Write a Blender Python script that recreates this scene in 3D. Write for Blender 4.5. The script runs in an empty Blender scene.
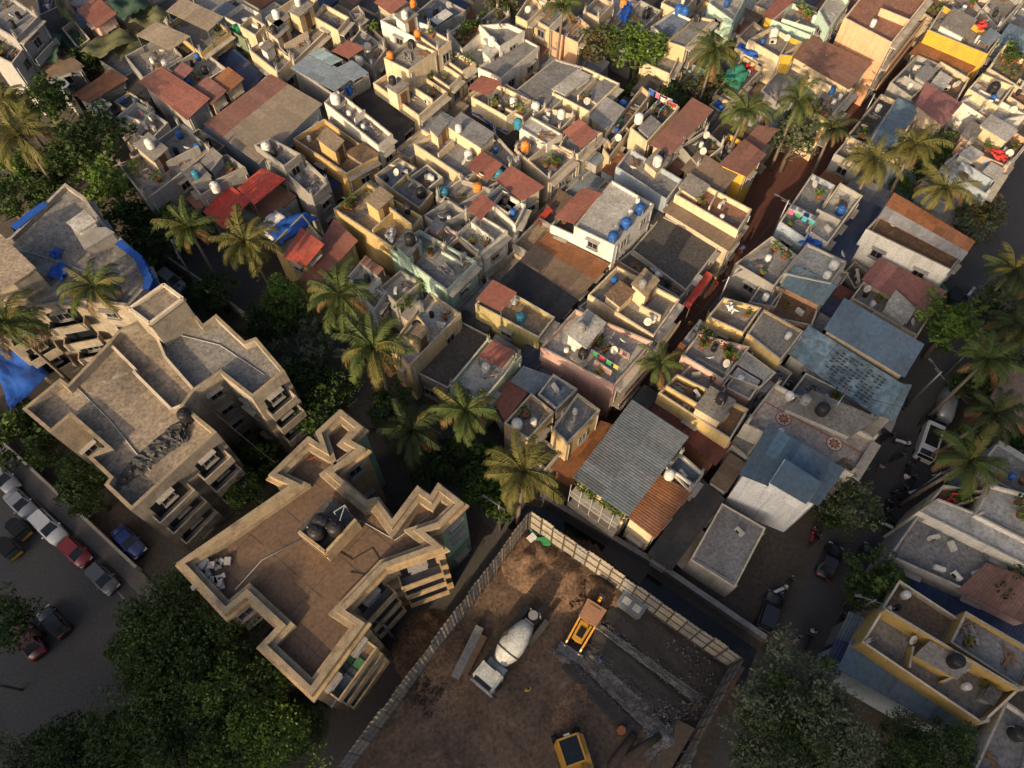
import bpy, bmesh, math, random
from mathutils import Vector, Matrix
random.seed(7)
SC = bpy.context.scene
COL = SC.collection
R = math.radians
# ------------------------------------------------------------------ camera
CAM_H, PITCH, FPX = 68.0, 60.9, 740.0
cam = bpy.data.cameras.new('camera'); cam_o = bpy.data.objects.new('camera', cam); COL.objects.link(cam_o)
cam.sensor_width = 36.0; cam.lens = 36.0 * FPX / 1024.0; cam.clip_start = 0.5; cam.clip_end = 6000
cam_o.location = (0, 0, CAM_H); cam_o.rotation_euler = (R(90 - PITCH), 0, 0)
SC.camera = cam_o
# ------------------------------------------------------------------ light
SUN_AZ = R(209.0)          # direction to the sun, clockwise from +Y
SUN_EL = R(21.0)
world = bpy.data.worlds.new('World'); SC.world = world; world.use_nodes = True
nt = world.node_tree; bg = nt.nodes['Background']
sky = nt.nodes.new('ShaderNodeTexSky'); sky.sky_type = 'NISHITA'; sky.sun_disc = False
sky.sun_elevation = SUN_EL; sky.sun_rotation = SUN_AZ; sky.air_density = 0.7; sky.dust_density = 6.0; sky.ozone_density = 0.2
nt.links.new(sky.outputs[0], bg.inputs[0]); bg.inputs[1].default_value = 0.15
sun = bpy.data.lights.new('sun', 'SUN'); sun.energy = 4.4; sun.angle = R(0.6); sun.color = (1.0, 0.74, 0.45)
sun_o = bpy.data.objects.new('sun', sun); COL.objects.link(sun_o)
to_sun = Vector((math.sin(SUN_AZ) * math.cos(SUN_EL), math.cos(SUN_AZ) * math.cos(SUN_EL), math.sin(SUN_EL)))
sun_o.rotation_euler = to_sun.to_track_quat('Z', 'Y').to_euler()
SC.view_settings.view_transform = 'Standard'; SC.view_settings.look = 'None'
SC.view_settings.exposure = 0.4; SC.view_settings.gamma = 1.0; SC.view_settings.use_curve_mapping = False
SC.cycles.max_bounces = 5; SC.cycles.diffuse_bounces = 3; SC.cycles.transparent_max_bounces = 4
# ------------------------------------------------------------------ photo pixel -> place at a height
cp, sp = math.cos(R(PITCH)), math.sin(R(PITCH))
def at(px, py, z=0.0):
    a = (px - 512.0) / FPX; b = (384.0 - py) / FPX
    d = (a, cp + b * sp, -sp + b * cp)
    t = (z - CAM_H) / d[2]
    return Vector((d[0] * t, d[1] * t, z))
CROPS = {}
for _i, (_x, _y) in enumerate([(x, y) for y in (0, 180, 370, 568) for x in (0, 250, 500, 764)]):
    CROPS[_i + 1] = (_x, _y, 260 / 998.0, 200 / 768.0)
CROPS[0] = (0, 0, 1, 1)
def cc(crop, p):
    o = CROPS[crop]; return (o[0] + p[0] * o[2], o[1] + p[1] * o[3])
def cat_(crop, p, z):
    q = cc(crop, p); return at(q[0], q[1], z)
AX = Vector((math.sin(R(38.3)), math.cos(R(38.3)), 0))       # up-right along the lanes
BX = Vector((AX.y, -AX.x, 0))                                # down-right across the lanes
# ------------------------------------------------------------------ materials
MATS = {}
def nodes_of(name):
    m = bpy.data.materials.new(name); m.use_nodes = True
    t = m.node_tree; b = t.nodes['Principled BSDF']; return m, t, b
def mat(name, rgb, rough=0.85, var=0.35, scale=0.6, streak=0.0, bump=0.0, dirt=(0.09, 0.08, 0.07), spec=0.25, jitter=0.12, fine=6.0, metal=0.0, lo=.78, hi=1.16, tint=False, patch=0.0):
    if name in MATS: return MATS[name]
    m, t, b = nodes_of(name); N = t.nodes; Lk = t.links
    geo = N.new('ShaderNodeNewGeometry'); pos = geo.outputs['Position']
    n1 = N.new('ShaderNodeTexNoise'); n1.inputs['Scale'].default_value = scale; n1.inputs['Detail'].default_value = 8; n1.inputs['Roughness'].default_value = 0.68
    Lk.new(pos, n1.inputs['Vector'])
    r1 = N.new('ShaderNodeMapRange'); r1.inputs[1].default_value = 0.44; r1.inputs[2].default_value = 0.72
    Lk.new(n1.outputs['Fac'], r1.inputs[0])
    mul = N.new('ShaderNodeMath'); mul.operation = 'MULTIPLY'; mul.inputs[1].default_value = var; Lk.new(r1.outputs[0], mul.inputs[0])
    oi = N.new('ShaderNodeObjectInfo')
    hsv = N.new('ShaderNodeHueSaturation'); hsv.inputs['Color'].default_value = (*rgb, 1)
    jr = N.new('ShaderNodeMapRange'); jr.inputs[3].default_value = 1 - jitter; jr.inputs[4].default_value = 1 + jitter
    Lk.new(oi.outputs['Random'], jr.inputs[0]); Lk.new(jr.outputs[0], hsv.inputs['Value'])
    mx = N.new('ShaderNodeMix'); mx.data_type = 'RGBA'; mx.inputs['B'].default_value = (*dirt, 1)
    Lk.new(mul.outputs[0], mx.inputs['Factor']); Lk.new(hsv.outputs[0], mx.inputs['A'])
    last = mx.outputs['Result']
    n2 = N.new('ShaderNodeTexNoise'); n2.inputs['Scale'].default_value = fine; n2.inputs['Detail'].default_value = 5; Lk.new(pos, n2.inputs['Vector'])
    r2 = N.new('ShaderNodeMapRange'); r2.inputs[1].default_value = 0.3; r2.inputs[2].default_value = 0.7; r2.inputs[3].default_value = lo; r2.inputs[4].default_value = hi
    Lk.new(n2.outputs['Fac'], r2.inputs[0])
    m2 = N.new('ShaderNodeMix'); m2.data_type = 'RGBA'; m2.blend_type = 'MULTIPLY'; m2.inputs['Factor'].default_value = 1
    Lk.new(last, m2.inputs['A']); Lk.new(r2.outputs[0], m2.inputs['B']); last = m2.outputs['Result']
    if tint:
        at_ = N.new('ShaderNodeAttribute'); at_.attribute_name = 'tint'; ad = N.new('ShaderNodeMath'); ad.operation = 'ADD'; ad.inputs[1].default_value = 1.0; Lk.new(at_.outputs['Fac'], ad.inputs[0])
        m4 = N.new('ShaderNodeMix'); m4.data_type = 'RGBA'; m4.blend_type = 'MULTIPLY'; m4.inputs['Factor'].default_value = 1; Lk.new(last, m4.inputs['A']); Lk.new(ad.outputs[0], m4.inputs['B']); last = m4.outputs['Result']
    if patch:
        n5 = N.new('ShaderNodeTexNoise'); n5.inputs['Scale'].default_value = .9; n5.inputs['Detail'].default_value = 9; n5.inputs['Roughness'].default_value = .75; n5.inputs['Distortion'].default_value = .6; Lk.new(pos, n5.inputs['Vector'])
        r5 = N.new('ShaderNodeMapRange'); r5.inputs[1].default_value = .56; r5.inputs[2].default_value = .66; r5.inputs[4].default_value = patch; Lk.new(n5.outputs['Fac'], r5.inputs[0])
        m5 = N.new('ShaderNodeMix'); m5.data_type = 'RGBA'; m5.inputs['B'].default_value = (*[min(.62, c * 1.5 + .1) for c in rgb], 1); Lk.new(r5.outputs[0], m5.inputs['Factor']); Lk.new(last, m5.inputs['A']); last = m5.outputs['Result']
    if streak:
        mp = N.new('ShaderNodeMapping'); mp.inputs['Scale'].default_value = (2.2, 2.2, 0.16); Lk.new(pos, mp.inputs['Vector'])
        n3 = N.new('ShaderNodeTexNoise'); n3.inputs['Scale'].default_value = 1.0; n3.inputs['Detail'].default_value = 5; Lk.new(mp.outputs[0], n3.inputs['Vector'])
        r3 = N.new('ShaderNodeMapRange'); r3.inputs[1].default_value = 0.5; r3.inputs[2].default_value = 0.75; r3.inputs[4].default_value = streak; Lk.new(n3.outputs['Fac'], r3.inputs[0])
        m3 = N.new('ShaderNodeMix'); m3.data_type = 'RGBA'; m3.inputs['B'].default_value = (*dirt, 1)
        Lk.new(r3.outputs[0], m3.inputs['Factor']); Lk.new(last, m3.inputs['A']); last = m3.outputs['Result']
    Lk.new(last, b.inputs['Base Color'])
    b.inputs['Roughness'].default_value = rough; b.inputs['Specular IOR Level'].default_value = spec; b.inputs['Metallic'].default_value = metal
    if bump:
        bp = N.new('ShaderNodeBump'); bp.inputs['Strength'].default_value = bump; bp.inputs['Distance'].default_value = 0.06
        Lk.new(n2.outputs['Fac'], bp.inputs['Height']); Lk.new(bp.outputs[0], b.inputs['Normal'])
    MATS[name] = m; return m
def paint(name, rgb): return mat(name, rgb, 0.8, 0.22, 0.5, streak=0.34)
for n_, c_ in dict(cream=(.58,.47,.30), white=(.66,.63,.56), offwhite=(.55,.52,.45), yellow=(.52,.38,.16), ochre=(.46,.31,.12), green=(.24,.36,.25), mint=(.38,.52,.43),
                   peach=(.60,.34,.20), pink=(.52,.33,.28), grey=(.30,.29,.27), darkgrey=(.15,.15,.15), bluegrey=(.26,.31,.36), olive=(.36,.30,.13), brightyellow=(.58,.35,.04), mustard=(.40,.27,.09), cleanwhite=(.76,.76,.74),
                   beige=(.46,.38,.27), brick=(.34,.15,.08), greenwall=(.17,.23,.13), sand=(.50,.38,.21)).items(): paint(n_, c_)
def deckmat(name, rgb, var=.6, dirt=(.06,.052,.047), scale=.45):
    rgb = tuple(c * .77 for c in rgb); return mat('deck_' + name, rgb, .92, var, scale, bump=.3, dirt=dirt, fine=3.6, lo=.6, hi=1.28, patch=.5 if sum(rgb) > .32 else .25)
for n_, c_ in dict(conc=(.30,.27,.23), grey=(.25,.245,.24), dark=(.10,.095,.09), white=(.50,.48,.43), brown=(.24,.15,.09), tan=(.34,.26,.17), rust=(.20,.11,.07), blue=(.16,.20,.25), terr=(.30,.15,.10), olive=(.2,.17,.1), blush=(.50,.42,.35)).items(): deckmat(n_, c_)
for n_, c_ in dict(red=(.26,.10,.072), dullred=(.22,.105,.08), brightred=(.46,.06,.04), brown=(.18,.095,.07), tan=(.27,.22,.16), grey=(.26,.255,.25), bluegrey=(.17,.21,.25), blue=(.125,.185,.235), teal=(.19,.27,.29),
                   rust=(.23,.095,.04), dark=(.036,.036,.037), orangered=(.40,.085,.055), darkblue=(.03,.045,.09), navy=(.025,.05,.12), white=(.48,.48,.46), planks=(.18,.13,.09), pinkred=(.27,.12,.105), green=(.03,.14,.07), maroon=(.15,.05,.04), slateblue=(.085,.14,.185), ribgrey=(.115,.135,.148), olive=(.12,.11,.06)).items():
    mat('tin_' + n_, tuple(c * .86 for c in c_), .6, .4, .35, bump=.08, dirt=(.13,.10,.08), spec=.3, jitter=.08, fine=2.5, tint=True)
mat('coping_tan', (.31,.245,.16), .9, .85, .9, dirt=(.10,.08,.06), fine=9)
mat('coping', (.38,.34,.28), .9, .6, 1.2, dirt=(.08,.07,.06), fine=9)
mat('coping_light', (.55,.47,.35), .9, .5, 1.2, dirt=(.12,.10,.08), fine=9)
mat('concrete', (.32,.30,.27), .9, .5, .8, streak=.3, fine=8, bump=.2)
mat('window_frame', (.25,.24,.23), .6, .3, 3)
mat('shutter', (.10,.09,.085), .6, .3, 3)
mat('glass', (.015,.018,.022), .12, .0, 3, spec=.5)
mat('door', (.14,.07,.035), .6, .3, 3, jitter=.4)
mat('pipe', (.36,.36,.35), .5, .3, 3)
mat('steel', (.22,.22,.23), .45, .4, 3, metal=.6)
mat('post', (.10,.10,.10), .6, .3, 3)
mat('tank_black', (.018,.018,.02), .45, .2, 2); mat('tank_blue', (.02,.09,.30), .45, .2, 2, jitter=.2); mat('tank_white', (.62,.60,.55), .5, .3, 2)
mat('tank_orange', (.60,.20,.03), .5, .3, 2); mat('tank_green', (.03,.30,.14), .5, .2, 2); mat('tank_grey', (.2,.2,.19), .5, .3, 2); mat('tank_teal', (.03,.18,.26), .5, .2, 2)
mat('tarp_blue', (.02,.085,.36), .45, .35, .8, dirt=(.02,.03,.09), jitter=.2); mat('tarp_green', (.03,.20,.13), .6, .4, .8); mat('net_olive', (.10,.105,.05), .95, .6, .4, dirt=(.10,.07,.04), fine=3); mat('net_green', (.035,.075,.05), .95, .5, .4, dirt=(.07,.06,.04), fine=3)
mat('tarp_white', (.55,.54,.52), .6, .4, .8); mat('tarp_red', (.45,.04,.03), .6, .3, .8)
mat('terracotta', (.33,.12,.055), .8, .4, 3); mat('soil', (.07,.05,.035), .95, .4, 3)
mat('wood', (.20,.13,.08), .85, .5, 2); mat('rubber', (.02,.02,.02), .8, .2, 3); mat('black', (.012,.012,.012), .5, .1, 3)
for n_, c_ in dict(red=(.4,.03,.03), blue=(.03,.08,.35), green=(.04,.25,.1), white=(.65,.64,.62), pink=(.5,.12,.2), yellow=(.6,.4,.05), grey=(.22,.22,.22), teal=(.05,.28,.3)).items(): mat('cloth_' + n_, c_, .8, .2, 4)
M = MATS
# ------------------------------------------------------------------ mesh builder
class MB:
    def __init__(s): s.v = []; s.f = []; s.m = []; s.sm = []; s.tint = {}
    def quad(s, pts, mi=0, smooth=False):
        i = len(s.v); s.v += [tuple(p) for p in pts]; s.f.append(tuple(range(i, i + len(pts)))); s.m.append(mi); s.sm.append(smooth)
    def prism(s, poly, z0, z1, mi=0, top=True, bottom=False, mtop=None):
        n = len(poly); i = len(s.v)
        s.v += [(p[0], p[1], z0) for p in poly] + [(p[0], p[1], z1) for p in poly]
        for k in range(n):
            j = (k + 1) % n; s.f.append((i + k, i + j, i + n + j, i + n + k)); s.m.append(mi); s.sm.append(False)
        if top: s.f.append(tuple(i + n + k for k in range(n))); s.m.append(mi if mtop is None else mtop); s.sm.append(False)
        if bottom: s.f.append(tuple(i + k for k in reversed(range(n)))); s.m.append(mi); s.sm.append(False)
    def box(s, c, size, rz=0.0, mi=0, mx=None):
        x, y, z = size[0] / 2, size[1] / 2, size[2] / 2; i = len(s.v); ca, sa = math.cos(rz), math.sin(rz)
        for dz in (-z, z):
            for dx, dy in ((-x, -y), (x, -y), (x, y), (-x, y)):
                p = Vector((c[0] + dx * ca - dy * sa, c[1] + dx * sa + dy * ca, c[2] + dz))
                if mx: p = mx @ p
                s.v.append(tuple(p))
        for f in ((0, 3, 2, 1), (4, 5, 6, 7), (0, 1, 5, 4), (1, 2, 6, 5), (2, 3, 7, 6), (3, 0, 4, 7)):
            s.f.append(tuple(i + k for k in f)); s.m.append(mi); s.sm.append(False)
    def bar(s, a, b, w, h=None, mi=0):
        a = Vector(a); b = Vector(b); d = (b - a)
        if d.length < 1e-5: return
        d.normalize(); up = Vector((0, 0, 1)) if abs(d.z) < .95 else Vector((1, 0, 0))
        x = d.cross(up).normalized() * w / 2; y = x.cross(d).normalized() * (h or w) / 2; i = len(s.v)
        for q in (a, b):
            for e in (-x - y, x - y, x + y, -x + y): s.v.append(tuple(q + e))
        for f in ((0, 3, 2, 1), (4, 5, 6, 7), (0, 1, 5, 4), (1, 2, 6, 5), (2, 3, 7, 6), (3, 0, 4, 7)):
            s.f.append(tuple(i + k for k in f)); s.m.append(mi); s.sm.append(False)
    def tube(s, pts, rad, n=8, mi=0, cap=True):
        pts = [Vector(p) for p in pts]; i0 = len(s.v)
        if not isinstance(rad, (list, tuple)): rad = [rad] * len(pts)
        for k, p in enumerate(pts):
            d = (pts[min(k + 1, len(pts) - 1)] - pts[max(k - 1, 0)]).normalized()
            up = Vector((0, 0, 1)) if abs(d.z) < .9 else Vector((1, 0, 0))
            x = d.cross(up).normalized(); y = x.cross(d)
            for q in range(n):
                a = 2 * math.pi * q / n; s.v.append(tuple(p + (x * math.cos(a) + y * math.sin(a)) * rad[k]))
        for k in range(len(pts) - 1):
            for q in range(n):
                q2 = (q + 1) % n; a = i0 + k * n
                s.f.append((a + q, a + q2, a + n + q2, a + n + q)); s.m.append(mi); s.sm.append(True)
        if cap:
            s.f.append(tuple(i0 + q for q in reversed(range(n)))); s.f.append(tuple(i0 + (len(pts) - 1) * n + q for q in range(n))); s.m += [mi, mi]; s.sm += [False, False]
    def lathe(s, c, prof, n=16, mi=0, mx=None):
        i0 = len(s.v)
        for r, z in prof:
            for q in range(n):
                a = 2 * math.pi * q / n; p = Vector((r * math.cos(a), r * math.sin(a), z))
                if mx: p = mx @ p
                s.v.append((p.x + c[0], p.y + c[1], p.z + c[2]))
        for k in range(len(prof) - 1):
            for q in range(n):
                q2 = (q + 1) % n; a = i0 + k * n
                s.f.append((a + q, a + q2, a + n + q2, a + n + q)); s.m.append(mi); s.sm.append(True)
        s.f.append(tuple(i0 + q for q in reversed(range(n)))); s.f.append(tuple(i0 + (len(prof) - 1) * n + q for q in range(n))); s.m += [mi, mi]; s.sm += [False, False]
    def mesh(s, name, mats):
        me = bpy.data.meshes.new(name); me.from_pydata(s.v, [], s.f)
        for m in (mats if isinstance(mats, (list, tuple)) else [mats]): me.materials.append(m)
        me.polygons.foreach_set('material_index', s.m); me.polygons.foreach_set('use_smooth', s.sm); me.update()
        if s.tint:
            a = me.attributes.new('tint', 'FLOAT', 'FACE'); a.data.foreach_set('value', [s.tint.get(k, 0.0) for k in range(len(s.f))])
        return me
    def build(s, name, mats, parent=None):
        return link(name, s.mesh(name, mats), parent)
def link(name, me, parent=None, mx=None):
    o = bpy.data.objects.new(name, me); COL.objects.link(o)
    if parent is not None:
        o.parent = parent
        o.matrix_parent_inverse = parent_inv(parent)
    if mx is not None: o.matrix_basis = mx
    return o
def parent_inv(p):
    return world_mx(p).inverted()
def world_mx(p):
    m = p.matrix_basis.copy()
    if p.parent: m = world_mx(p.parent) @ p.matrix_parent_inverse @ m
    return m
def tag(o, label=None, cat=None, group=None, kind=None):
    if label: o['label'] = label
    if cat: o['category'] = cat
    if group: o['group'] = group
    if kind: o['kind'] = kind
    return o
def thing(name, loc, rz, label, cat, group=None):
    o = bpy.data.objects.new(name, None); COL.objects.link(o); o.empty_display_size = .3
    o.location = loc; o.rotation_euler = (0, 0, rz); return tag(o, label, cat, group)
def local(root, name, me, loc=(0, 0, 0), rz=0.0, scale=None, rot=None):      # child placed in its parent's own frame
    o = bpy.data.objects.new(name, me); COL.objects.link(o); o.parent = root; o.location = loc
    o.rotation_euler = rot if rot else (0, 0, rz)
    if scale: o.scale = scale
    return o
def copy_tree(o, parent=None):
    c = o.copy(); COL.objects.link(c)
    if parent is not None: c.parent = parent
    for ch in list(o.children): copy_tree(ch, c)
    return c
def inset(poly, d):
    n = len(poly); out = []
    for k in range(n):
        p0, p1, p2 = Vector(poly[k - 1][:2]), Vector(poly[k][:2]), Vector(poly[(k + 1) % n][:2])
        e1 = (p1 - p0).normalized(); e2 = (p2 - p1).normalized()
        n1 = Vector((-e1.y, e1.x)); n2 = Vector((-e2.y, e2.x)); b = n1 + n2
        if b.length < .2: b = n1
        b.normalize(); c = max(.35, b.dot(n1)); out.append(p1 + b * d / c)
    return out
def ccw(poly):
    a = sum(poly[k][0] * poly[(k + 1) % len(poly)][1] - poly[(k + 1) % len(poly)][0] * poly[k][1] for k in range(len(poly)))
    return poly if a > 0 else list(reversed(poly))
def sheet_mesh(mb, P, across=True, pitch=.26, amp=.028, thick=.05, mi=0, strips=None):
    """corrugated sheet over four 3-D corners P = L,B,R,T; ridges run along B->R (across) or L->B. strips = list of (fraction, material index)"""
    L, B, Rr, T = [Vector(p) for p in P]
    if not across: L, B, Rr, T = T, L, B, Rr
    w = ((B - L).length + (Rr - T).length) / 2; n = max(4, int(w / pitch) * 2)
    tops = []
    for k in range(n + 1):
        f = k / n; a = L.lerp(B, f); b = T.lerp(Rr, f); z = amp if k % 2 else 0
        tops.append((a + Vector((0, 0, z)), b + Vector((0, 0, z))))
    cuts = [0, 1]; ms = [mi]
    if strips: cuts = [0] + [s[0] for s in strips]; ms = [s[1] for s in strips]
    rt = random.Random(int(abs(L.x * 91 + L.y * 37))); ln = (T - L).length; rows = max(1, round(ln / 2.6)); per = max(3, round(1.05 / (pitch / 2))); tv = {}
    if strips is None: cuts = [i / rows for i in range(rows + 1)]; ms = [mi] * rows
    for c in range(len(cuts) - 1):
        for k in range(n):
            a0, b0 = tops[k]; a1, b1 = tops[k + 1]
            if (c, k // per) not in tv: tv[(c, k // per)] = max(-.45, min(.35, rt.gauss(0, .10))) + (.22 if rt.random() < .05 else 0)
            mb.tint[len(mb.f)] = tv[(c, k // per)]
            mb.quad([a0.lerp(b0, cuts[c]), a1.lerp(b1, cuts[c]), a1.lerp(b1, cuts[c + 1]), a0.lerp(b0, cuts[c + 1])], ms[c])
    d = Vector((0, 0, thick))
    mb.quad([L - d, T - d, Rr - d, B - d], ms[0])
    for a, b in ((L, B), (B, Rr), (Rr, T), (T, L)): mb.quad([a - d, b - d, b, a], ms[0])
# ------------------------------------------------------------------ small shared meshes
def _window():
    b = MB()
    for x in (-.58, .58): b.box((x, .03, .65), (.09, .12, 1.3), mi=0)
    for z in (.04, 1.26): b.box((0, .03, z), (1.25, .12, .09), mi=0)
    b.box((0, .02, .65), (.05, .08, 1.22), mi=0)
    b.box((0, -.02, .65), (1.1, .05, 1.2), mi=1)
    b.box((0, .14, -.04), (1.4, .28, .07), mi=0)
    return b.mesh('window', [M['window_frame'], M['glass']])
ME_WIN = _window()
def _chajja():
    b = MB(); b.box((0, .24, 0), (1.6, .5, .07)); return b.mesh('sunshade', M['concrete'])
ME_CHAJ = _chajja()
def _door():
    b = MB(); b.box((0, .03, 1.0), (.95, .08, 2.0)); b.box((.3, .08, 1.0), (.05, .05, .16), mi=1); return b.mesh('door', [M['door'], M['steel']])
ME_DOOR = _door()
def tank_mesh(col):
    n = 'water_tank_' + col
    if n in bpy.data.meshes: return bpy.data.meshes[n]
    b = MB(); pr = [(.52, 0), (.55, .06)]
    for k in range(5): z = .1 + k * .2; pr += [(.55, z), (.575, z + .04), (.575, z + .1), (.55, z + .14)]
    pr += [(.54, 1.1), (.44, 1.22), (.24, 1.3)]
    b.lathe((0, 0, 0), pr, 18); b.tube([(.5, 0, .1), (.7, 0, .1), (.7, 0, -.05)], .03, 6, 1); b.tube([(0, .5, 1.0), (0, .68, 1.0), (0, .68, 0)], .03, 6, 1)
    return b.mesh(n, [M['tank_' + col], M['pipe']])
def lid_mesh(col):
    n = 'lid_' + col
    if n in bpy.data.meshes: return bpy.data.meshes[n]
    b = MB(); b.lathe((0, 0, 0), [(.25, 0), (.25, .07), (.18, .1)], 14); return b.mesh(n, M['tank_' + col])
TANKS = {}     # short -> list
def tank(px, z, col, host, r=.55, crop=0, h=1.3):
    r = r * .76 if r < .7 else r * .72
    p = cat_(crop, px, z + .9 * h / 1.3 * r / .55); sc = r / .55
    t = thing('water_tank', (p.x, p.y, z), random.random() * 6, '', 'water tank')
    local(t, 'tank_body', tank_mesh(col), scale=(sc, sc, sc * h / 1.3)); local(t, 'lid', lid_mesh(col), (0, 0, 1.27 * sc * h / 1.3), scale=(sc,) * 3)
    TANKS.setdefault((host, col), []).append((cc(crop, px)[0], t))
def label_tanks():
    for (host, col), L in TANKS.items():
        L.sort(key=lambda a: a[0]); n = len(L); num = {2: 'two', 3: 'three', 4: 'four', 5: 'five', 6: 'six', 7: 'seven', 8: 'eight'}.get(n, str(n))
        for k, (_, t) in enumerate(L):
            c = {'teal': 'teal blue'}.get(col, col)
            if n == 1: t['label'] = f'{c} water tank on the {host}'
            elif k == 0: t['label'] = f'leftmost of {num} {c} water tanks on the {host}'
            elif k == n - 1: t['label'] = f'rightmost of {num} {c} water tanks on the {host}'
            else:
                o = {1: 'second', 2: 'third', 3: 'fourth', 4: 'fifth', 5: 'sixth'}[k]; t['label'] = f'{o} from left of {num} {c} water tanks on the {host}'
            if n > 1: t['group'] = f'{c} water tanks on the {host}'
# clutter prototypes -------------------------------------------------
def leafball(b, c, r, n, size, mi=0, squash=1.0, rnd=random):
    for _ in range(n):
        d = Vector((rnd.gauss(0, 1), rnd.gauss(0, 1), rnd.gauss(0, 1) * squash)).normalized() * r * rnd.uniform(.5, 1.05)
        p = Vector(c) + Vector((d.x, d.y, d.z * squash))
        u = Vector((rnd.gauss(0, 1), rnd.gauss(0, 1), rnd.gauss(0, .6))).normalized(); v = u.cross(Vector((rnd.gauss(0, 1), rnd.gauss(0, 1), rnd.gauss(0, 1)))).normalized()
        s = size * rnd.uniform(.45, 1.6); b.quad([p - u * s, p - v * s * .55, p + u * s, p + v * s * .55], mi)
def leafmat(name, rgb, rgb2):
    m, t, b = nodes_of(name); N = t.nodes; Lk = t.links
    g = N.new('ShaderNodeNewGeometry'); n = N.new('ShaderNodeTexNoise'); n.inputs['Scale'].default_value = .9; n.inputs['Detail'].default_value = 4; Lk.new(g.outputs['Position'], n.inputs['Vector'])
    r = N.new('ShaderNodeMapRange'); r.inputs[1].default_value = .35; r.inputs[2].default_value = .68; Lk.new(n.outputs['Fac'], r.inputs[0])
    mx = N.new('ShaderNodeMix'); mx.data_type = 'RGBA'; mx.inputs['A'].default_value = (*rgb, 1); mx.inputs['B'].default_value = (*rgb2, 1); Lk.new(r.outputs[0], mx.inputs['Factor'])
    Lk.new(mx.outputs['Result'], b.inputs['Base Color']); b.inputs['Roughness'].default_value = .6; b.inputs['Specular IOR Level'].default_value = .25
    tr = N.new('ShaderNodeBsdfTranslucent'); Lk.new(mx.outputs['Result'], tr.inputs['Color'])
    ms = N.new('ShaderNodeMixShader'); ms.inputs[0].default_value = .3; out = t.nodes['Material Output']
    Lk.new(b.outputs[0], ms.inputs[1]); Lk.new(tr.outputs[0], ms.inputs[2]); Lk.new(ms.outputs[0], out.inputs[0])
    MATS[name] = m
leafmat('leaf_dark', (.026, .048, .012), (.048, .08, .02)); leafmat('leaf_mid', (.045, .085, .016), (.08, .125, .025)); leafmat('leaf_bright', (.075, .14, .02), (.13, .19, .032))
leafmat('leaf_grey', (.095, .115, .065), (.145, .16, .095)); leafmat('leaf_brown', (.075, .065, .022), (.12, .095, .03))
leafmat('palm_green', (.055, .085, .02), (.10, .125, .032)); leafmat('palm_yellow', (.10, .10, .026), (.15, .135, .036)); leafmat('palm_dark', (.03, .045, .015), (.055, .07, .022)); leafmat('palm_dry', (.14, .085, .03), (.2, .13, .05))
mat('bark', (.11, .085, .06), .95, .5, 2, bump=.4); mat('palm_trunk', (.17, .13, .10), .95, .5, 3, bump=.4)
def proto_hidden(): return None
ME = {}
def _cl():
    b = MB(); b.lathe((0, 0, 0), [(.16, 0), (.22, .32), (.24, .34)], 10); ME['pot'] = b.mesh('pot', M['terracotta'])
    for k in range(3):
        b = MB(); leafball(b, (0, 0, .3), .32 + .08 * k, 40, .11, squash=.9); ME['pot_plant%d' % k] = b.mesh('plant', M[['leaf_mid', 'leaf_bright', 'leaf_dark'][k]])
    for c in ('blue', 'black', 'white', 'orange'):
        b = MB(); b.lathe((0, 0, 0), [(.27, 0), (.29, .1), (.29, .3), (.31, .34), (.29, .38), (.29, .75), (.26, .82), (.1, .84)], 12); ME['drum_' + c] = b.mesh('drum', M['tank_' + c])
    b = MB(); b.lathe((0, 0, 0), [(.02, 0), (.25, .05), (.42, .17), (.43, .18), (.4, .19)], 16, mx=Matrix.Rotation(R(50), 4, 'X')); ME['dish'] = b.mesh('dish', M['offwhite'])
    b = MB(); b.tube([(0, 0, -.9), (0, 0, 0), (0, -.1, .05)], .03, 6); b.tube([(0, 0, 0), (0, -.36, .32)], .012, 5); ME['dish_pole'] = b.mesh('pole', M['steel'])
    b = MB(); b.box((0, 0, .32), (.85, .32, .58)); b.lathe((0, 0, 0), [(.22, 0), (.22, .03), (.05, .04)], 14, 1, Matrix.Translation((-.1, -.16, .32)) @ Matrix.Rotation(R(90), 4, 'X')); ME['ac'] = b.mesh('air_conditioner', [M['offwhite'], M['black']])
    for k in range(3):
        b = MB(); rr = random.Random(k)
        for q in range(9): b.box((rr.uniform(-.5, .5), rr.uniform(-.4, .4), .06 + .07 * (q // 3)), (rr.uniform(.8, 2.0), .14, .06), rr.uniform(-.4, .4), 0)
        for q in range(6): b.box((rr.uniform(-.8, .8), rr.uniform(-.6, .6), .05), (.3, .2, .1), rr.uniform(0, 3), 1)
        ME['junk%d' % k] = b.mesh('scrap_pile', [M[('wood', 'steel', 'concrete')[k]], M['brick']])
    b = MB(); b.box((0, 0, .42), (.5, .5, .05)); b.box((0, .24, .68), (.5, .05, .5))
    for x in (-.2, .2):
        for y in (-.2, .2): b.bar((x, y, 0), (x, y, .42), .05)
    ME['chair'] = b.mesh('plastic_chair', M['cloth_red'])
    for c in ('red', 'blue', 'white', 'pink', 'yellow', 'teal', 'green'):
        b = MB(); rr = random.Random(c)
        for k in range(4):
            x0, x1 = -.35 + k * .175, -.35 + (k + 1) * .175; y = .04 if k % 2 else -.03; y2 = -.03 if k % 2 else .04
            b.quad([(x0, y, -.9), (x1, y2, -.88), (x1, 0, 0), (x0, 0, 0)]); b.quad([(x0, .02, 0), (x1, .02, 0), (x1, y2 + .02, -.88), (x0, y + .02, -.9)])
        ME['cloth_' + c] = b.mesh('cloth', M['cloth_' + c])
_cl()
CL_SEEN = {}
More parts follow.
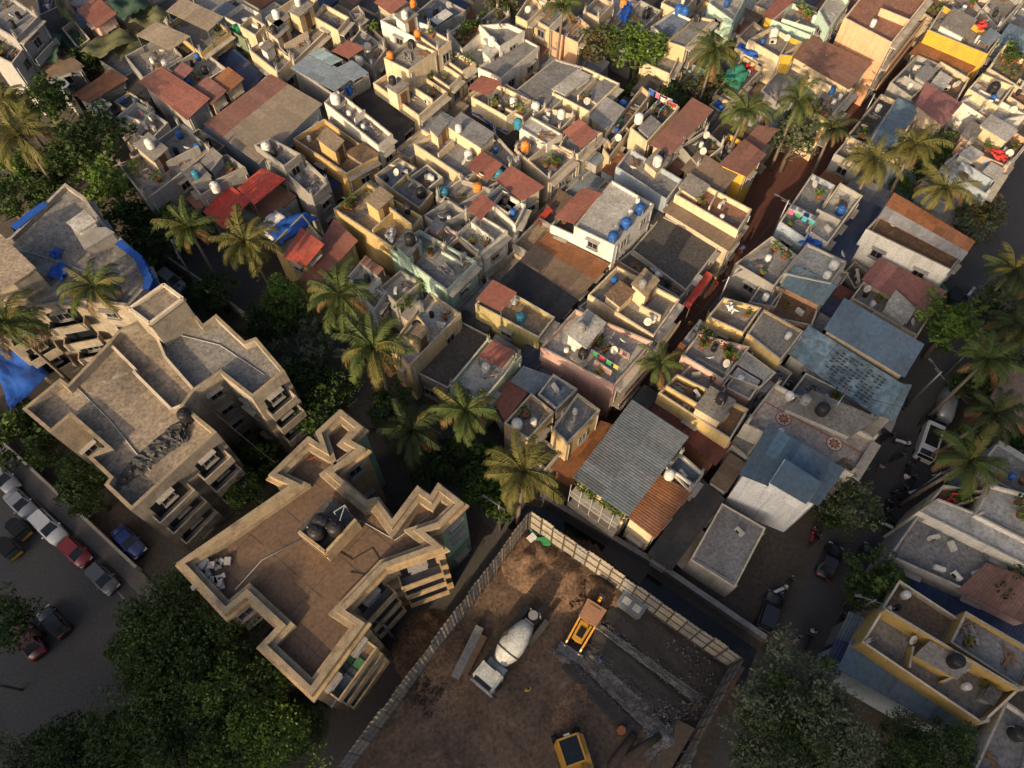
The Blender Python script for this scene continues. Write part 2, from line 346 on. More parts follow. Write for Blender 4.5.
def clutter(kind, p, host, rnd):
    x, y, z = p; rz = rnd.random() * 6.28
    def T(name, what, cat): return thing(name, (x, y, z), rz, f'{what} on the {host}', cat, f'{what}s on the {host}')
    if kind == 'pot':
        t = T('potted_plant', 'potted plant', 'potted plant'); s = rnd.uniform(.9, 1.7); local(t, 'pot', ME['pot'], scale=(s,) * 3); local(t, 'foliage', ME['pot_plant%d' % rnd.randrange(3)], (0, 0, .25 * s), scale=(s,) * 3)
    elif kind == 'drum':
        c = rnd.choice(['blue', 'black', 'black', 'white', 'white']); t = T('plastic_drum', c + ' plastic drum', 'drum'); s = rnd.uniform(.8, 1.2); local(t, 'drum_body', ME['drum_' + c], scale=(s,) * 3)
    elif kind == 'dish':
        t = T('satellite_dish', 'satellite dish on a pole', 'satellite dish'); local(t, 'dish', ME['dish'], (0, 0, .9)); local(t, 'pole', ME['dish_pole'], (0, 0, .9))
    elif kind == 'ac':
        t = T('air_conditioner', 'air conditioner outdoor unit', 'air conditioner'); local(t, 'casing', ME['ac'])
    elif kind == 'junk':
        k = rnd.randrange(3); t = T('scrap_pile', ['timber scrap pile', 'metal scrap pile', 'rubble pile'][k], 'scrap pile'); local(t, 'scraps', ME['junk%d' % k], scale=(rnd.uniform(.6, 1),) * 3)
    elif kind == 'chair':
        t = T('plastic_chair', 'red plastic chair', 'chair'); local(t, 'chair_body', ME['chair'])
    elif kind == 'line':
        t = T('clothes_line', 'clothes line with washing', 'clothes line'); t.rotation_euler.z = math.atan2(BX.y, BX.x) + rnd.choice([0, 1.57]); n = rnd.randrange(3, 5); w = n * .8
        for s in (-1, 1):
            b = MB(); b.tube([(0, 0, 0), (0, 0, 1.8)], .03, 6); local(t, 'post', b.mesh('post', M['steel']), (s * w / 2, 0, 0))
        b = MB(); b.tube([(-w / 2, 0, 1.75), (0, 0, 1.68), (w / 2, 0, 1.75)], .015, 4); local(t, 'line', b.mesh('line', M['cloth_white']))
        for k in range(n):
            c = rnd.choice(['red', 'blue', 'white', 'white', 'pink', 'yellow', 'teal', 'green']); local(t, 'cloth', ME['cloth_' + c], (-w / 2 + (k + .5) * .8, 0, 1.7), scale=(.75, 1, rnd.uniform(.5, .85)))
# ------------------------------------------------------------------ houses
HOUSES = {}; FOOT = []
def wall_windows(root, poly, zdeck, edges=None, spacing=2.7, storey=2.9, prob=1.0, rnd=random, z0=0, sun=True):
    n = len(poly); o = root.location; ns = max(1, int(round((zdeck - z0) / storey))); sh = (zdeck - z0) / ns
    for k in range(n):
        if edges is not None and k not in edges: continue
        p = Vector(poly[k][:2]); q = Vector(poly[(k + 1) % n][:2]); e = q - p; Ln = e.length
        if Ln < 1.7: continue
        e.normalize(); nr = Vector((e.y, -e.x)); mid = (p + q) / 2
        if (-mid).dot(nr) < 0: continue
        cnt = max(1, int(Ln / spacing)); rz = math.atan2(-nr.x, nr.y)
        for f in range(ns):
            for c in range(cnt):
                if rnd.random() > prob: continue
                w = p + e * (Ln * (c + .5) / cnt) + nr * .03
                s = min(1.0, Ln / cnt / 1.7); z = z0 + f * sh + .9
                local(root, 'window', ME_WIN, (w.x - o.x, w.y - o.y, z), rz, (s, 1, 1))
                if sun and rnd.random() < .8: local(root, 'sunshade', ME_CHAJ, (w.x - o.x, w.y - o.y, z + 1.42), rz, (s, 1, 1))
def shell(root, poly, z, par, wallm, deckm, th=.17, cop=None, z0=0):
    """outer walls with a parapet, its coping, and the roof deck inside"""
    inn = inset(poly, th); b = MB(); n = len(poly); zd = z - par
    b.prism(poly, z0, z, 0, top=False)
    for k in range(n):
        j = (k + 1) % n
        b.quad([(*poly[k][:2], z), (*poly[j][:2], z), (*inn[j], z), (*inn[k], z)], 1)
        b.quad([(*inn[j], z), (*inn[k], z), (*inn[k], zd - .1), (*inn[j], zd - .1)][::-1], 0)
    b.build('wall', [wallm, cop or M['coping']], root)
    d = MB(); d.quad([(*p, zd) for p in inn]); d.build('roof', deckm, root)
    return inn
def room(root, P, z0, z1, wallm, topm, door=True, name='stair_room', rnd=random):
    poly = ccw([(p.x, p.y) for p in P]); b = MB(); b.prism(poly, z0, z1 - .12, 0, top=False)
    over = inset(poly, -.14); b.prism(over, z1 - .12, z1, 1, top=True, bottom=True, mtop=1)
    r = b.build(name, [wallm, topm], root)
    if door:
        e = Vector(poly[2]) - Vector(poly[1]); Ln = e.length
        if Ln > 1.0 and z1 - z0 > 2.0:
            e.normalize(); nr = Vector((e.y, -e.x)); w = Vector(poly[1]) + e * Ln * .5 + nr * .02
            d = link('door', ME_DOOR, r); d.location = (w.x, w.y, z0 + .05); d.rotation_euler = (0, 0, math.atan2(-nr.x, nr.y)); d.scale.x = min(1, Ln / 1.3)
    return r
def balcony(root, p, q, zdeck, wallm, depth=.9, ground=True, storey=2.9, awn=None, rail=None):
    p = Vector(p[:2]); q = Vector(q[:2]); e = (q - p); Ln = e.length; e.normalize(); nr = Vector((e.y, -e.x)); ns = max(1, int(round(zdeck / storey))); sh = zdeck / ns
    for f in range(1, ns):
        z = f * sh; a = p + e * .15; c = q - e * .15; b = MB()
        b.prism([(*a,), (*(a + nr * .02),), (*(a + nr * depth),), (*(c + nr * depth),), (*(c + nr * .02),)][1:], z - .14, z, 0, True, True)
        o = b.build('balcony', M['concrete'], root); b = MB()
        i0, i1 = a + nr * depth, c + nr * depth
        if rail == 'bars':
            b.bar((*i0, z + .9), (*i1, z + .9), .05)
            k = 0
            while k * .35 < Ln - .3:
                g = i0 + e * k * .35; b.bar((*g, z), (*g, z + .9), .03); k += 1
            b.build('railing', M['post'], o)
        else:
            b.prism([(*(i0 - nr * .1),), (*i0,), (*i1,), (*(i1 - nr * .1),)], z + .003, z + .85, 0); b.build('railing', wallm, o)
    b = MB(); z = zdeck + .1                                                    # roof eave slab
    a = p + e * .05; c = q - e * .05
    b.prism([(*(a + nr * .02),), (*(a + nr * depth * .8),), (*(c + nr * depth * .8),), (*(c + nr * .02),)], z - .12, z, 0, True, True); b.build('eave', M['coping'], root)
    if ground:
        cnt = max(1, int(Ln / 2.6))
        for k in range(cnt):
            g = p + e * (Ln * (k + .5) / cnt) + nr * .04; b = MB(); rz = math.atan2(-nr.x, nr.y)
            b.box((g.x, g.y, 1.15), (Ln / cnt * .72, .06, 2.2), rz); b.build('shutter', M['shutter'], root)
def sheet(root, P, matn, z0=None, across=True, tilt=.25, pitch=.26, name='metal_roof', posts=True, strips=None):
    P = [Vector(p) for p in P]; b = MB(); Q = [P[0], P[1], P[2] + Vector((0, 0, tilt)), P[3] + Vector((0, 0, tilt))]
    ms = [M['tin_' + matn]] if strips is None else [M['tin_' + s[1]] for s in strips]
    sheet_mesh(b, Q, across, pitch, strips=None if strips is None else [(s[0], k) for k, s in enumerate(strips)])
    r = b.build(name, ms, root)
    if posts and z0 is not None:
        ctr = sum(Q, Vector()) / 4
        for p in Q:
            p2 = p.lerp(ctr, .05); m = MB(); m.bar((p2.x, p2.y, z0), (p2.x, p2.y, p2.z - .06), .09); m.build('post', M['post'], root)
    return r
def expand(P, d):
    pl = [(p.x, p.y) for p in P]; o = inset(pl, -d); return [Vector((o[k].x, o[k].y, P[k].z)) for k in range(len(P))]
def house(crop, z, L, B, Rr, wall, roof, short, tail, ex=(), par=.65, T=None, name='row_house', cat='house', bal=None, clut=None, win=1.0, cop=None, kinds=None):
    rnd = random.Random(short)
    P = [cat_(crop, p, z) for p in (L, B, Rr)]; P.append(cat_(crop, T, z) if T else P[0] + P[2] - P[1]); P[3].z = z
    tin = isinstance(roof, tuple); wm = M[wall]
    c = sum(P, Vector()) / 4
    root = thing(name, (c.x, c.y, 0), 0, (short + ' ' + tail).strip(), cat); HOUSES[short] = root
    poly = [(p.x, p.y) for p in P]; FOOT.append((short, poly))
    if tin:
        zd = z - .2; b = MB(); b.prism(inset(poly, .25), 0, zd + .12, 0, top=True); b.build('wall', wm, root)
        Q = expand([Vector((p.x, p.y, z)) for p in P], .12)
        strips = roof[3] if len(roof) > 3 else None
        sheet(root, Q, roof[0], None, roof[1] if len(roof) > 1 else True, posts=False, strips=strips, tilt=.3)
        poly = inset(poly, .25); poly = [(p.x, p.y) for p in poly]; zd -= .1
    else:
        zd = z - par; inn = shell(root, poly, z, par, wm, M['deck_' + roof], cop=cop or rnd.choice([M['coping'], M['coping'], M['coping_light']]))
    if win:
        wall_windows(root, poly, zd, edges=[1], prob=.85 * win, rnd=rnd); wall_windows(root, poly, zd, edges=[0], spacing=4.5, prob=.4 * win, rnd=rnd)
    if bal: balcony(root, poly[1], poly[2], zd, wm, rail=bal if isinstance(bal, str) else None)
    pe, qe = Vector(poly[1]), Vector(poly[2]); ee = (qe - pe); le = ee.length; ee.normalize(); ne = Vector((ee.y, -ee.x))
    for f_ in ((.06, .93) if le > 3 else ()):
        w_ = pe + ee * le * f_ + ne * .09; b = MB(); b.tube([(*w_, .1), (*w_, zd - .1)], .055, 6); b.build('drainpipe', M['pipe'], root)
    if win and le > 3 and rnd.random() < .45:
        u0 = rnd.uniform(.05, .4); a0, a1 = pe + ee * le * u0 + ne * .05, pe + ee * le * min(.97, u0 + rnd.uniform(.35, .55)) + ne * .05; za = 2.75
        sheet(root, [Vector((*(a0 + ne * 1.0), za - .35)), Vector((*(a1 + ne * 1.0), za - .35)), Vector((*a1, za)), Vector((*a0, za))], rnd.choice(['bluegrey', 'blue', 'red', 'rust', 'tan', 'green', 'grey']), None, posts=False, tilt=0, name='awning')
    blocks = []
    for e in ex:
        k = e[0]
        if k == 'room':
            dz = e[4] if len(e) > 4 else 2.3; m_ = M[e[5]] if len(e) > 5 else wm; tm = M['deck_' + (e[6] if len(e) > 6 else ('conc' if tin else roof))]
            a = [cat_(crop, p, zd + dz) for p in e[1:4]]; a.append(a[0] + a[2] - a[1]); room(root, a, zd - .05, zd + dz, m_, tm, rnd=rnd); blocks.append((sum(a, Vector()) / 4, (a[0] - a[2]).length / 2))
        elif k == 'tank': tank(e[1], zd + (e[4] if len(e) > 4 else 0), e[2], short, e[3] if len(e) > 3 else .55, crop); q = cat_(crop, e[1], zd + .9); blocks.append((q, .7))
        elif k == 'sheet':
            dz = e[5] if len(e) > 5 else 2.2; a = [cat_(crop, p, zd + dz) for p in e[1:4]]; a.append(a[0] + a[2] - a[1]); sheet(root, a, e[4], zd, across=(e[6] if len(e) > 6 else True))
        elif k == 'bar':
            h = e[3] if len(e) > 3 else 1.0; p, q = cat_(crop, e[1], zd + h), cat_(crop, e[2], zd + h); d = (q - p).normalized(); s = Vector((-d.y, d.x, 0)) * .08; b = MB()
            b.prism([p - s, q - s, q + s, p + s] if True else 0, zd - .05, zd + h, 0, mtop=1); b.build('dividing_wall', [wm, M['coping']], root)
        elif k in ('pot', 'drum', 'junk', 'chair', 'ac', 'dish', 'line'):
            q0 = cat_(crop, e[1], zd + .3)
            for i in range(e[2] if len(e) > 2 else 1):
                clutter(k, (q0.x + (rnd.uniform(-.8, .8) if i else 0), q0.y + (rnd.uniform(-.8, .8) if i else 0), zd), short, rnd)
        elif k == 'tarp':
            tarp([cat_(crop, p, zd + (e[3] if len(e) > 3 else .5)) for p in e[1]], e[2], f'{e[2].split("_")[1]} tarpaulin spread over the {short}')
    if not tin and clut != 0:
        n = clut if clut is not None else max(1, int((P[1] - P[0]).length * (P[2] - P[1]).length / 6.5)); used = []
        iv = inset(poly, .75)
        for i in range(n):
            for _ in range(8):
                u, v = rnd.random(), rnd.random(); q = iv[0] * (1 - u) * (1 - v) + iv[1] * u * (1 - v) + iv[2] * u * v + iv[3] * (1 - u) * v
                if all((Vector((q.x, q.y, 0)) - Vector((w.x, w.y, 0))).length > r + .3 for w, r in blocks + used): break
            else: continue
            used.append((q, .6)); clutter(rnd.choice(kinds or ['pot', 'pot', 'drum', 'dish', 'ac', 'junk', 'junk', 'junk', 'drum', 'dish']), (q.x, q.y, zd), short, rnd)
        if rnd.random() < .35 and z > 6:                        # stub columns left for another storey
            ic = inset(poly, .2)
            for k in range(4):
                b = MB(); hh = rnd.uniform(.5, 1.1); b.box((ic[k].x, ic[k].y, z + hh / 2 - .02), (.26, .26, hh), math.atan2(BX.y, BX.x)); 
                for dx, dy in ((-.08, -.08), (.08, -.08), (.08, .08), (-.08, .08)): b.bar((ic[k].x + dx, ic[k].y + dy, z + hh - .05), (ic[k].x + dx * 1.5, ic[k].y + dy * 1.5, z + hh + .45), .025)
                b.build('column', M['concrete'], root)
        # pipe runs along the parapet
        b = MB(); i0 = inset(poly, .3); za = zd + .12
        b.tube([(*i0[0], za), (*i0[1], za), (*(i0[1].lerp(i0[2], .7)), za)], .035, 5); b.build('pipe', M['pipe'], root)
    return root
def tarp(P, matn, label, sag=.25, name='tarpaulin', res=14):
    P = [Vector(p) for p in P]; b = MB(); rnd = random.Random(label); c = sum(P, Vector()) / len(P)
    A, Bq, C, D = P; g = []
    for i in range(res + 1):
        for j in range(res + 1):
            u, v = i / res, j / res; p = A.lerp(Bq, u).lerp(D.lerp(C, u), v)
            ed = min(u, 1 - u, v, 1 - v); p = p + Vector((rnd.gauss(0, .05), rnd.gauss(0, .05), rnd.gauss(0, .07) + sag * math.sin(3.1 * u * 2 + v * 5) * .4 - (.15 if ed == 0 else 0) + .12 * math.sin(9 * (u - v))))
            g.append(p)
    for w, s in ((0, 1), (-.04, -1)):
        i0 = len(b.v); b.v += [(p.x, p.y, p.z + w) for p in g]; n = res + 1
        for i in range(res):
            for j in range(res):
                q = (i0 + i * n + j, i0 + (i + 1) * n + j, i0 + (i + 1) * n + j + 1, i0 + i * n + j + 1); b.f.append(q if s > 0 else q[::-1]); b.m.append(0); b.sm.append(True)
    o = b.build(name, M[matn]); return tag(o, label, 'tarpaulin')
# ------------------------------------------------------------------ trees
def _crown(seed, nclump, per, leaf, squash=.8):
    rr = random.Random(seed); b = MB()
    for k in range(nclump):
        d = Vector((rr.gauss(0, 1), rr.gauss(0, 1), rr.gauss(0, 1))).normalized(); d.z = d.z * squash if d.z > -.3 else -.3 * rr.random()
        rad = rr.uniform(.45, 1.0) ** .6 * rr.uniform(.62, 1.0); c = d * rad * (1 + .22 * math.sin(d.x * 5 + seed) * math.cos(d.y * 4 - seed)); mi = 0 if rr.random() < .55 else (1 if rr.random() < .7 else 2)
        leafball(b, c, rr.uniform(.10, .30), per, leaf, mi, .8, rr)
    return b.mesh('crown', [None, None, None])
CROWNS = [_crown(1, 62, 46, .05), _crown(2, 52, 50, .055), _crown(3, 70, 42, .048), _crown(4, 40, 52, .062)]
CROWNS_BIG = [_crown(5, 92, 118, .027, .95), _crown(6, 80, 130, .028, .75), _crown(9, 105, 105, .025, 1.05)]
CR_CACHE = {}
def _trunk(h, r, seed):
    rr = random.Random(seed); b = MB()
    b.tube([(0, 0, 0), (rr.uniform(-.2, .2), rr.uniform(-.2, .2), h * .35), (rr.uniform(-.3, .3), rr.uniform(-.3, .3), h * .7), (0, 0, h * .95)], [r * .10, r * .075, r * .05, r * .02], 8)
    for k in range(6):
        a = k * 1.05 + rr.random(); z = h * rr.uniform(.35, .6); L = r * rr.uniform(.5, .85)
        b.tube([(0, 0, z), (math.cos(a) * L * .5, math.sin(a) * L * .5, z + h * .13), (math.cos(a) * L, math.sin(a) * L, z + h * .25)], [r * .04, r * .025, r * .01], 6)
    return b.mesh('trunk', M['bark'])
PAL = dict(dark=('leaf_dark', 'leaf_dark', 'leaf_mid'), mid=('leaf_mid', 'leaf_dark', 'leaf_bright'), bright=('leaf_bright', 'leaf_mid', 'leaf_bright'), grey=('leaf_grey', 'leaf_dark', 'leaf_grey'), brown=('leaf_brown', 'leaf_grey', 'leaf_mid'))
NT = [0]
def tree(px, r, zc, pal, label, big=False, sq=.85):
    """leafy tree: crown centre at photo point px and height zc, radius r metres"""
    NT[0] += 1; k = NT[0]; p = at(px[0], px[1], zc); src = (CROWNS_BIG if big else CROWNS); i = k % len(src)
    t = thing('tree', (p.x, p.y, 0), k * 1.7, label, 'tree'); key = (big, i, pal)
    if key not in CR_CACHE:
        me = src[i].copy()
        for s in range(3): me.materials[s] = M[PAL[pal][s]]
        CR_CACHE[key] = me
    local(t, 'trunk', _trunk(zc, r, k)); local(t, 'crown', CR_CACHE[key], (0, 0, zc), scale=(r, r, r * sq))
    return t
def _frond(seed, droop, L=3.7, n=40):
    rr = random.Random(seed); b = MB(); K = 10; P = [Vector((0, 0, 0))]; sw = rr.uniform(-.25, .25)
    for k in range(1, K + 1): f = k / K; a = R(45) - droop * f ** 1.15; y = sw * f * f; P.append(P[-1] + Vector((math.cos(a) * math.cos(y), math.cos(a) * math.sin(y), math.sin(a))) * L / K)
    b.tube(P, [.05 - .0042 * k for k in range(K + 1)], 5)
    def pt(s):
        f = s * K; k = min(K - 1, int(f)); return P[k].lerp(P[k + 1], f - k), (P[k + 1] - P[k]).normalized()
    for k in range(n):
        s = .10 + .90 * k / n; q, d = pt(s); ln = .95 * math.sin(math.pi * (.14 + .80 * s)) ** .6 + .1; side = d.cross(Vector((0, 0, 1))).normalized()
        for sd in (-1, 1):
            if rr.random() < .06: continue
            out = (side * sd * .75 + d * .6 + Vector((0, 0, -.15 - rr.random() * .5))).normalized(); l2 = ln * rr.uniform(.75, 1.12); mid = q + out * l2 * .5; tip = mid + (out + Vector((0, 0, -.55 - rr.random() * .5))).normalized() * l2 * .5; w = d * .034
            b.quad([q - w, q + w, mid + w, mid - w]); b.quad([mid - w, mid + w, tip])
    return b.mesh('frond', None)
FRONDS = [_frond(1, R(72)), _frond(2, R(108)), _frond(3, R(140)), _frond(4, R(90)), _frond(5, R(120)), _frond(6, R(98), 4.0)]
FC = {}
def frond_me(i, m):
    if (i, m) not in FC: me = FRONDS[i].copy(); me.materials.clear(); me.materials.append(M[m]); FC[(i, m)] = me
    return FC[(i, m)]
def palm(px, zc, label, s=1.0, tone='palm_green', n=19, lean=(0, 0), crop=0):
    p = cat_(crop, px, zc); rr = random.Random(label); n = rr.randrange(n - 7, n + 3); bias = rr.uniform(-.16, .2); bx, by = p.x - lean[0], p.y - lean[1]
    t = thing('coconut_palm', (bx, by, 0), 0, label, 'palm tree')
    b = MB(); b.tube([(0, 0, 0), (lean[0] * .3, lean[1] * .3, zc * .35), (lean[0] * .7, lean[1] * .7, zc * .7), (lean[0], lean[1], zc)], [.24, .18, .15, .13], 9); local(t, 'trunk', b.mesh('trunk', M['palm_trunk']))
    for k in range(n):
        a = k * 2.399 + rr.uniform(-.35, .35); lv = k / n; i = rr.choice([0, 3]) if lv > .78 else (rr.choice([3, 5, 1]) if lv > .45 else rr.choice([1, 4, 2, 4])); m = tone
        if lv < .22 and rr.random() < .6: m = 'palm_dry'
        elif rr.random() < .16: m = 'palm_yellow'
        sc = s * rr.uniform(.72, 1.08); pitch = -R(28) * (lv - .45) * 2
        local(t, 'frond', frond_me(i, m), (lean[0] + math.cos(a) * .1, lean[1] + math.sin(a) * .1, zc + lv * .25), rot=(rr.uniform(-.35, .35), pitch + bias + rr.uniform(-.2, .2), a), scale=(sc, sc, sc))
    b = MB()
    for k in range(6): a = k * 1.05; b.lathe((math.cos(a) * .28, math.sin(a) * .28, -.3), [(.02, -.13), (.12, -.06), (.13, .04), (.03, .13)], 8)
    local(t, 'coconuts', b.mesh('coconuts', M['leaf_brown']), (lean[0], lean[1], zc))
    return t
# ------------------------------------------------------------------ ground, roads, lanes, canal
def poly_sheet(name, pts, z, m, kind='structure'):
    b = MB(); P = ccw([(p[0], p[1]) for p in pts]); b.quad([(x, y, z) for x, y in P]); return tag(b.build(name, m), kind=kind)
def pxs(pts, z=0): return [at(x, y, z) for x, y in pts]
mat('ground_earth', (.075, .062, .05), .95, .5, .25, dirt=(.03, .03, .025), bump=.4, fine=3)
mat('asphalt', (.07, .069, .07), .9, .8, .3, dirt=(.085, .08, .07), bump=.15, fine=5)
mat('asphalt_worn', (.085, .08, .077), .9, .5, .25, dirt=(.05, .048, .045), bump=.15, fine=4)
mat('red_paving', (.115, .05, .038), .85, .45, .3, dirt=(.09, .04, .03), bump=.2, fine=7)
mat('pavement', (.14, .125, .11), .9, .5, .4, dirt=(.06, .055, .05), bump=.2, fine=6)
mat('line_paint', (.22, .215, .2), .8, .7, 1.5, dirt=(.08, .08, .08))
mat('canal_water', (.008, .010, .008), .12, .3, .3, spec=.4)
mat('canal_concrete', (.13, .125, .115), .95, .5, .5, streak=.4, fine=6)
b = MB(); b.quad([(-2500, -2500, -.02), (2500, -2500, -.02), (2500, 2500, -.02), (-2500, 2500, -.02)]); tag(b.build('ground', M['ground_earth']), kind='structure')
# road on the right
ROAD = [(700, 790), (742, 690), (770, 640), (800, 590), (832, 520), (862, 450), (905, 375), (950, 285), (985, 210), (1015, 150), (1050, 110), (1090, 140), (1050, 190), (1010, 280), (975, 370), (940, 450), (905, 530), (868, 610), (832, 690), (800, 790)]
poly_sheet('road', pxs(ROAD), .004, M['asphalt'])
# street bottom-left, its pavement with a kerb, the centre line
poly_sheet('street', pxs([(-120, 520), (-60, 430), (10, 452), (60, 510), (120, 572), (170, 628), (260, 790), (-60, 800)]), .004, M['asphalt'])
pv = pxs([(-40, 436), (18, 482), (62, 522), (112, 567), (152, 608), (178, 640), (196, 630), (146, 576), (88, 522), (33, 471), (-20, 424)]); b = MB(); b.prism(ccw([(p.x, p.y) for p in pv]), -.02, .13); tag(b.build('pavement', M['pavement']), kind='structure')
def dashline(name, a, c, w, dash, gap, m, z=.01):
    a, c = at(*a), at(*c); d = c - a; L = d.length; d.normalize(); s = Vector((-d.y, d.x, 0)) * w / 2; b = MB(); t = 0
    while t < L:
        p = a + d * t; q = a + d * min(L, t + dash); b.quad([(*(p - s).xy, z), (*(q - s).xy, z), (*(q + s).xy, z), (*(p + s).xy, z)]); t += dash + gap
    tag(b.build(name, m), kind='structure')
#dashline('road_marking', (22, 560), (125, 690), .14, 1.8, .6, M['line_paint'])
dashline('road_marking', (20, 483), (150, 628), .14, 60, 1, M['line_paint'])
# lanes between the rows
LANES = []
def strip(name, a, c, w, m, z=.004):
    a, c = at(*a), at(*c); LANES.append((a.xy, c.xy, w)); d = (c - a).normalized(); s = Vector((d.y, -d.x, 0)); poly_sheet(name, [a, c, c - s * w, a - s * w], z, m)
strip('lane', (608, 441), (993, -36), 6.2, M['red_paving'], 0.004)
strip('lane', (462, 330), (760, -60), 4.5, M['asphalt_worn'], 0.007)
strip('lane', (330, 260), (545, 5), 4.5, M['asphalt_worn'], 0.011)
strip('lane', (172, 262), (500, 535), 5.0, M['asphalt_worn'], 0.015)
strip('lane', (540, 60), (770, 150), 4.0, M['asphalt_worn'], 0.018)
strip('lane', (640, 585), (775, 380), 4.5, M['asphalt_worn'], 0.022)
# alley beside the brown block
poly_sheet('alley', pxs([(305, 790), (345, 690), (440, 575), (505, 520), (520, 545), (440, 650), (340, 790)]), .004, M['asphalt_worn'])
# canal behind the site fence
poly_sheet('canal_water', pxs([(470, 500), (545, 508), (650, 575), (757, 650), (742, 690), (640, 610), (525, 540)]), .006, M['canal_water'])
def lowwall(label, name, pts, h, w, m, cap=None, cat='wall', z0=-.02):
    P = pxs(pts); b = MB()
    for k in range(len(P) - 1):
        d = (P[k + 1] - P[k]).normalized(); s = Vector((-d.y, d.x, 0)) * w / 2; e = d * (w / 2 if k else 0)
        b.prism([p.xy for p in (P[k] - s - e, P[k + 1] - s, P[k + 1] + s, P[k] + s - e)][::1], z0, h, 0, mtop=1)
    o = b.build(name, [m, cap or M['coping']]); return tag(o, label, cat)
lowwall('grey concrete canal wall along the houses behind the fenced site', 'canal_wall', [(540, 498), (655, 566), (763, 640)], 1.1, .5, M['canal_concrete'], M['concrete'])
lowwall('low compound wall beside the pavement under the pale flats', 'compound_wall', [(-22, 420), (30, 466), (85, 517), (142, 571)], 1.3, .25, M['concrete'])
lowwall('long grey compound wall in the shaded lane under the palms', 'compound_wall', [(168, 262), (222, 300), (262, 332)], 1.6, .25, M['concrete'])
# ------------------------------------------------------------------ apartment blocks
def block(name, label, Ppx, z, wallm, deckm, par=1.0, th=.35, cop=None, bands=True):
    P = ccw([at(x, y, z).xy for x, y in Ppx]); c = sum((Vector(p) for p in P), Vector((0, 0))) / len(P)
    root = thing(name, (c.x, c.y, 0), 0, label, 'apartment block')
    shell(root, P, z, par, M[wallm], M['deck_' + deckm], th=th, cop=M[cop] if cop else None)
    return root, [Vector((p[0], p[1])) for p in P]
def bands(root, P, z, par, storey, m, out=.18, name='floor_band'):
    n = int((z - par) / storey + .5)
    for f in range(1, n + 1):
        b = MB(); o = inset(P, -out); zz = (z - par) * f / n; b.prism([(*p,) for p in o], zz - .18, zz, 0, True, True); b.build(name, m, root)
# brown roofed block in the middle
mat('render_tan', (.40, .295, .17), .85, .55, .8, streak=.5, dirt=(.10, .08, .05), fine=7)
mat('render_pale', (.38, .325, .25), .88, .65, .6, streak=.55, dirt=(.09, .08, .07), fine=6)
mat('deck_earthen', (.122, .08, .053), .92, .6, .3, bump=.3, dirt=(.07, .048, .036), fine=3.6, lo=.75, hi=1.2)
deckmat('weather', (.38, .305, .22), 1.0, dirt=(.085, .075, .066), scale=.16)
deckmat('slab_grey', (.27, .255, .23), .8, dirt=(.09, .085, .075), scale=.4)
ZB = 12.6
BROWN = [(176, 563), (289, 485), (268, 475), (308, 436), (320, 444), (315, 432), (340, 409), (363, 427), (351, 440), (365, 448), (334, 472), (366, 500), (376, 497), (392, 519), (417, 486), (430, 495), (438, 483), (464, 503), (440, 527), (425, 532), (443, 547), (385, 568), (345, 610), (365, 623), (311, 696), (258, 646), (277, 626), (246, 597), (224, 615)]
brown, PB = block('apartment_block', 'brown earthen roofed apartment block with tan stepped parapets and tanks in the middle', BROWN, ZB, 'render_tan', 'earthen', 1.0, .45, 'coping_tan')
o_ = inset(PB, -.25); b = MB()
for k in range(len(PB)):
    j = (k + 1) % len(PB); q = [(*o_[k], ZB - .72), (*o_[j], ZB - .72), (*PB[j], ZB - .72), (*PB[k], ZB - .72)]; b.quad(q); b.quad([(*o_[k], ZB - 1.0), (*o_[j], ZB - 1.0), (*o_[j], ZB - .72), (*o_[k], ZB - .72)]); b.quad([(p[0], p[1], ZB - 1.0) for p in q][::-1])
b.build('cornice', M['render_tan'], brown)
wall_windows(brown, PB, ZB - 1, spacing=2.9, storey=2.9, prob=.9, rnd=random.Random(3))
ZL = 12.2
PALE = [(22, 409), (60, 378), (68, 384), (109, 341), (118, 330), (183, 299), (203, 324), (216, 314), (245, 341), (256, 337), (285, 371), (252, 398), (220, 373), (194, 391), (184, 405), (217, 432), (180, 465), (131, 511), (104, 485), (109, 478), (87, 457), (105, 447), (70, 416), (50, 433)]
pale, PP = block('apartment_block', 'pale weathered apartment block with stepped flat roof above the parked cars', PALE, ZL, 'render_pale', 'weather', .9, .3, 'coping_tan')
wall_windows(pale, PP, ZL - .9, spacing=3.0, storey=2.85, prob=.9, rnd=random.Random(4))
ZU = 11.5
TARP = [(-40, 262), (10, 237), (65, 183), (84, 196), (92, 208), (109, 229), (125, 241), (140, 256), (152, 280), (128, 306), (78, 300), (29, 309), (-10, 330), (-45, 300)]
tarpb, PT = block('apartment_block', 'grey weathered flats with blue tarpaulins draped over roof edges near the palms', TARP, ZU, 'render_pale', 'slab_grey', .5, .3)
wall_windows(tarpb, PT, ZU - .5, spacing=2.8, storey=2.8, prob=.9, rnd=random.Random(5))
def roombox(root, pts, z0, z1, wm, tm, name='stair_room', over=.12):
    poly = ccw([at(x, y, z1).xy for x, y in pts]); b = MB(); b.prism([(*p,) for p in poly], z0, z1 - .15, 0, top=False); b.prism([(*p,) for p in inset(poly, -over)], z1 - .15, z1, 1, True, True, mtop=1); return b.build(name, [wm, tm], root)
roombox(tarpb, [(-35, 250), (0, 235), (34, 268), (13, 283), (-30, 300)], ZU - .55, ZU + 2.4, M['render_pale'], M['deck_weather'])
roombox(tarpb, [(73, 228), (105, 228), (112, 232), (85, 248)], ZU - .55, ZU + 1.2, M['concrete'], M['concrete'], 'roof_plinth')
roombox(tarpb, [(68, 222), (84, 211), (94, 221), (79, 231)], ZU - .55, ZU + 1.8, M['offwhite'], M['deck_white'], 'tank_room')
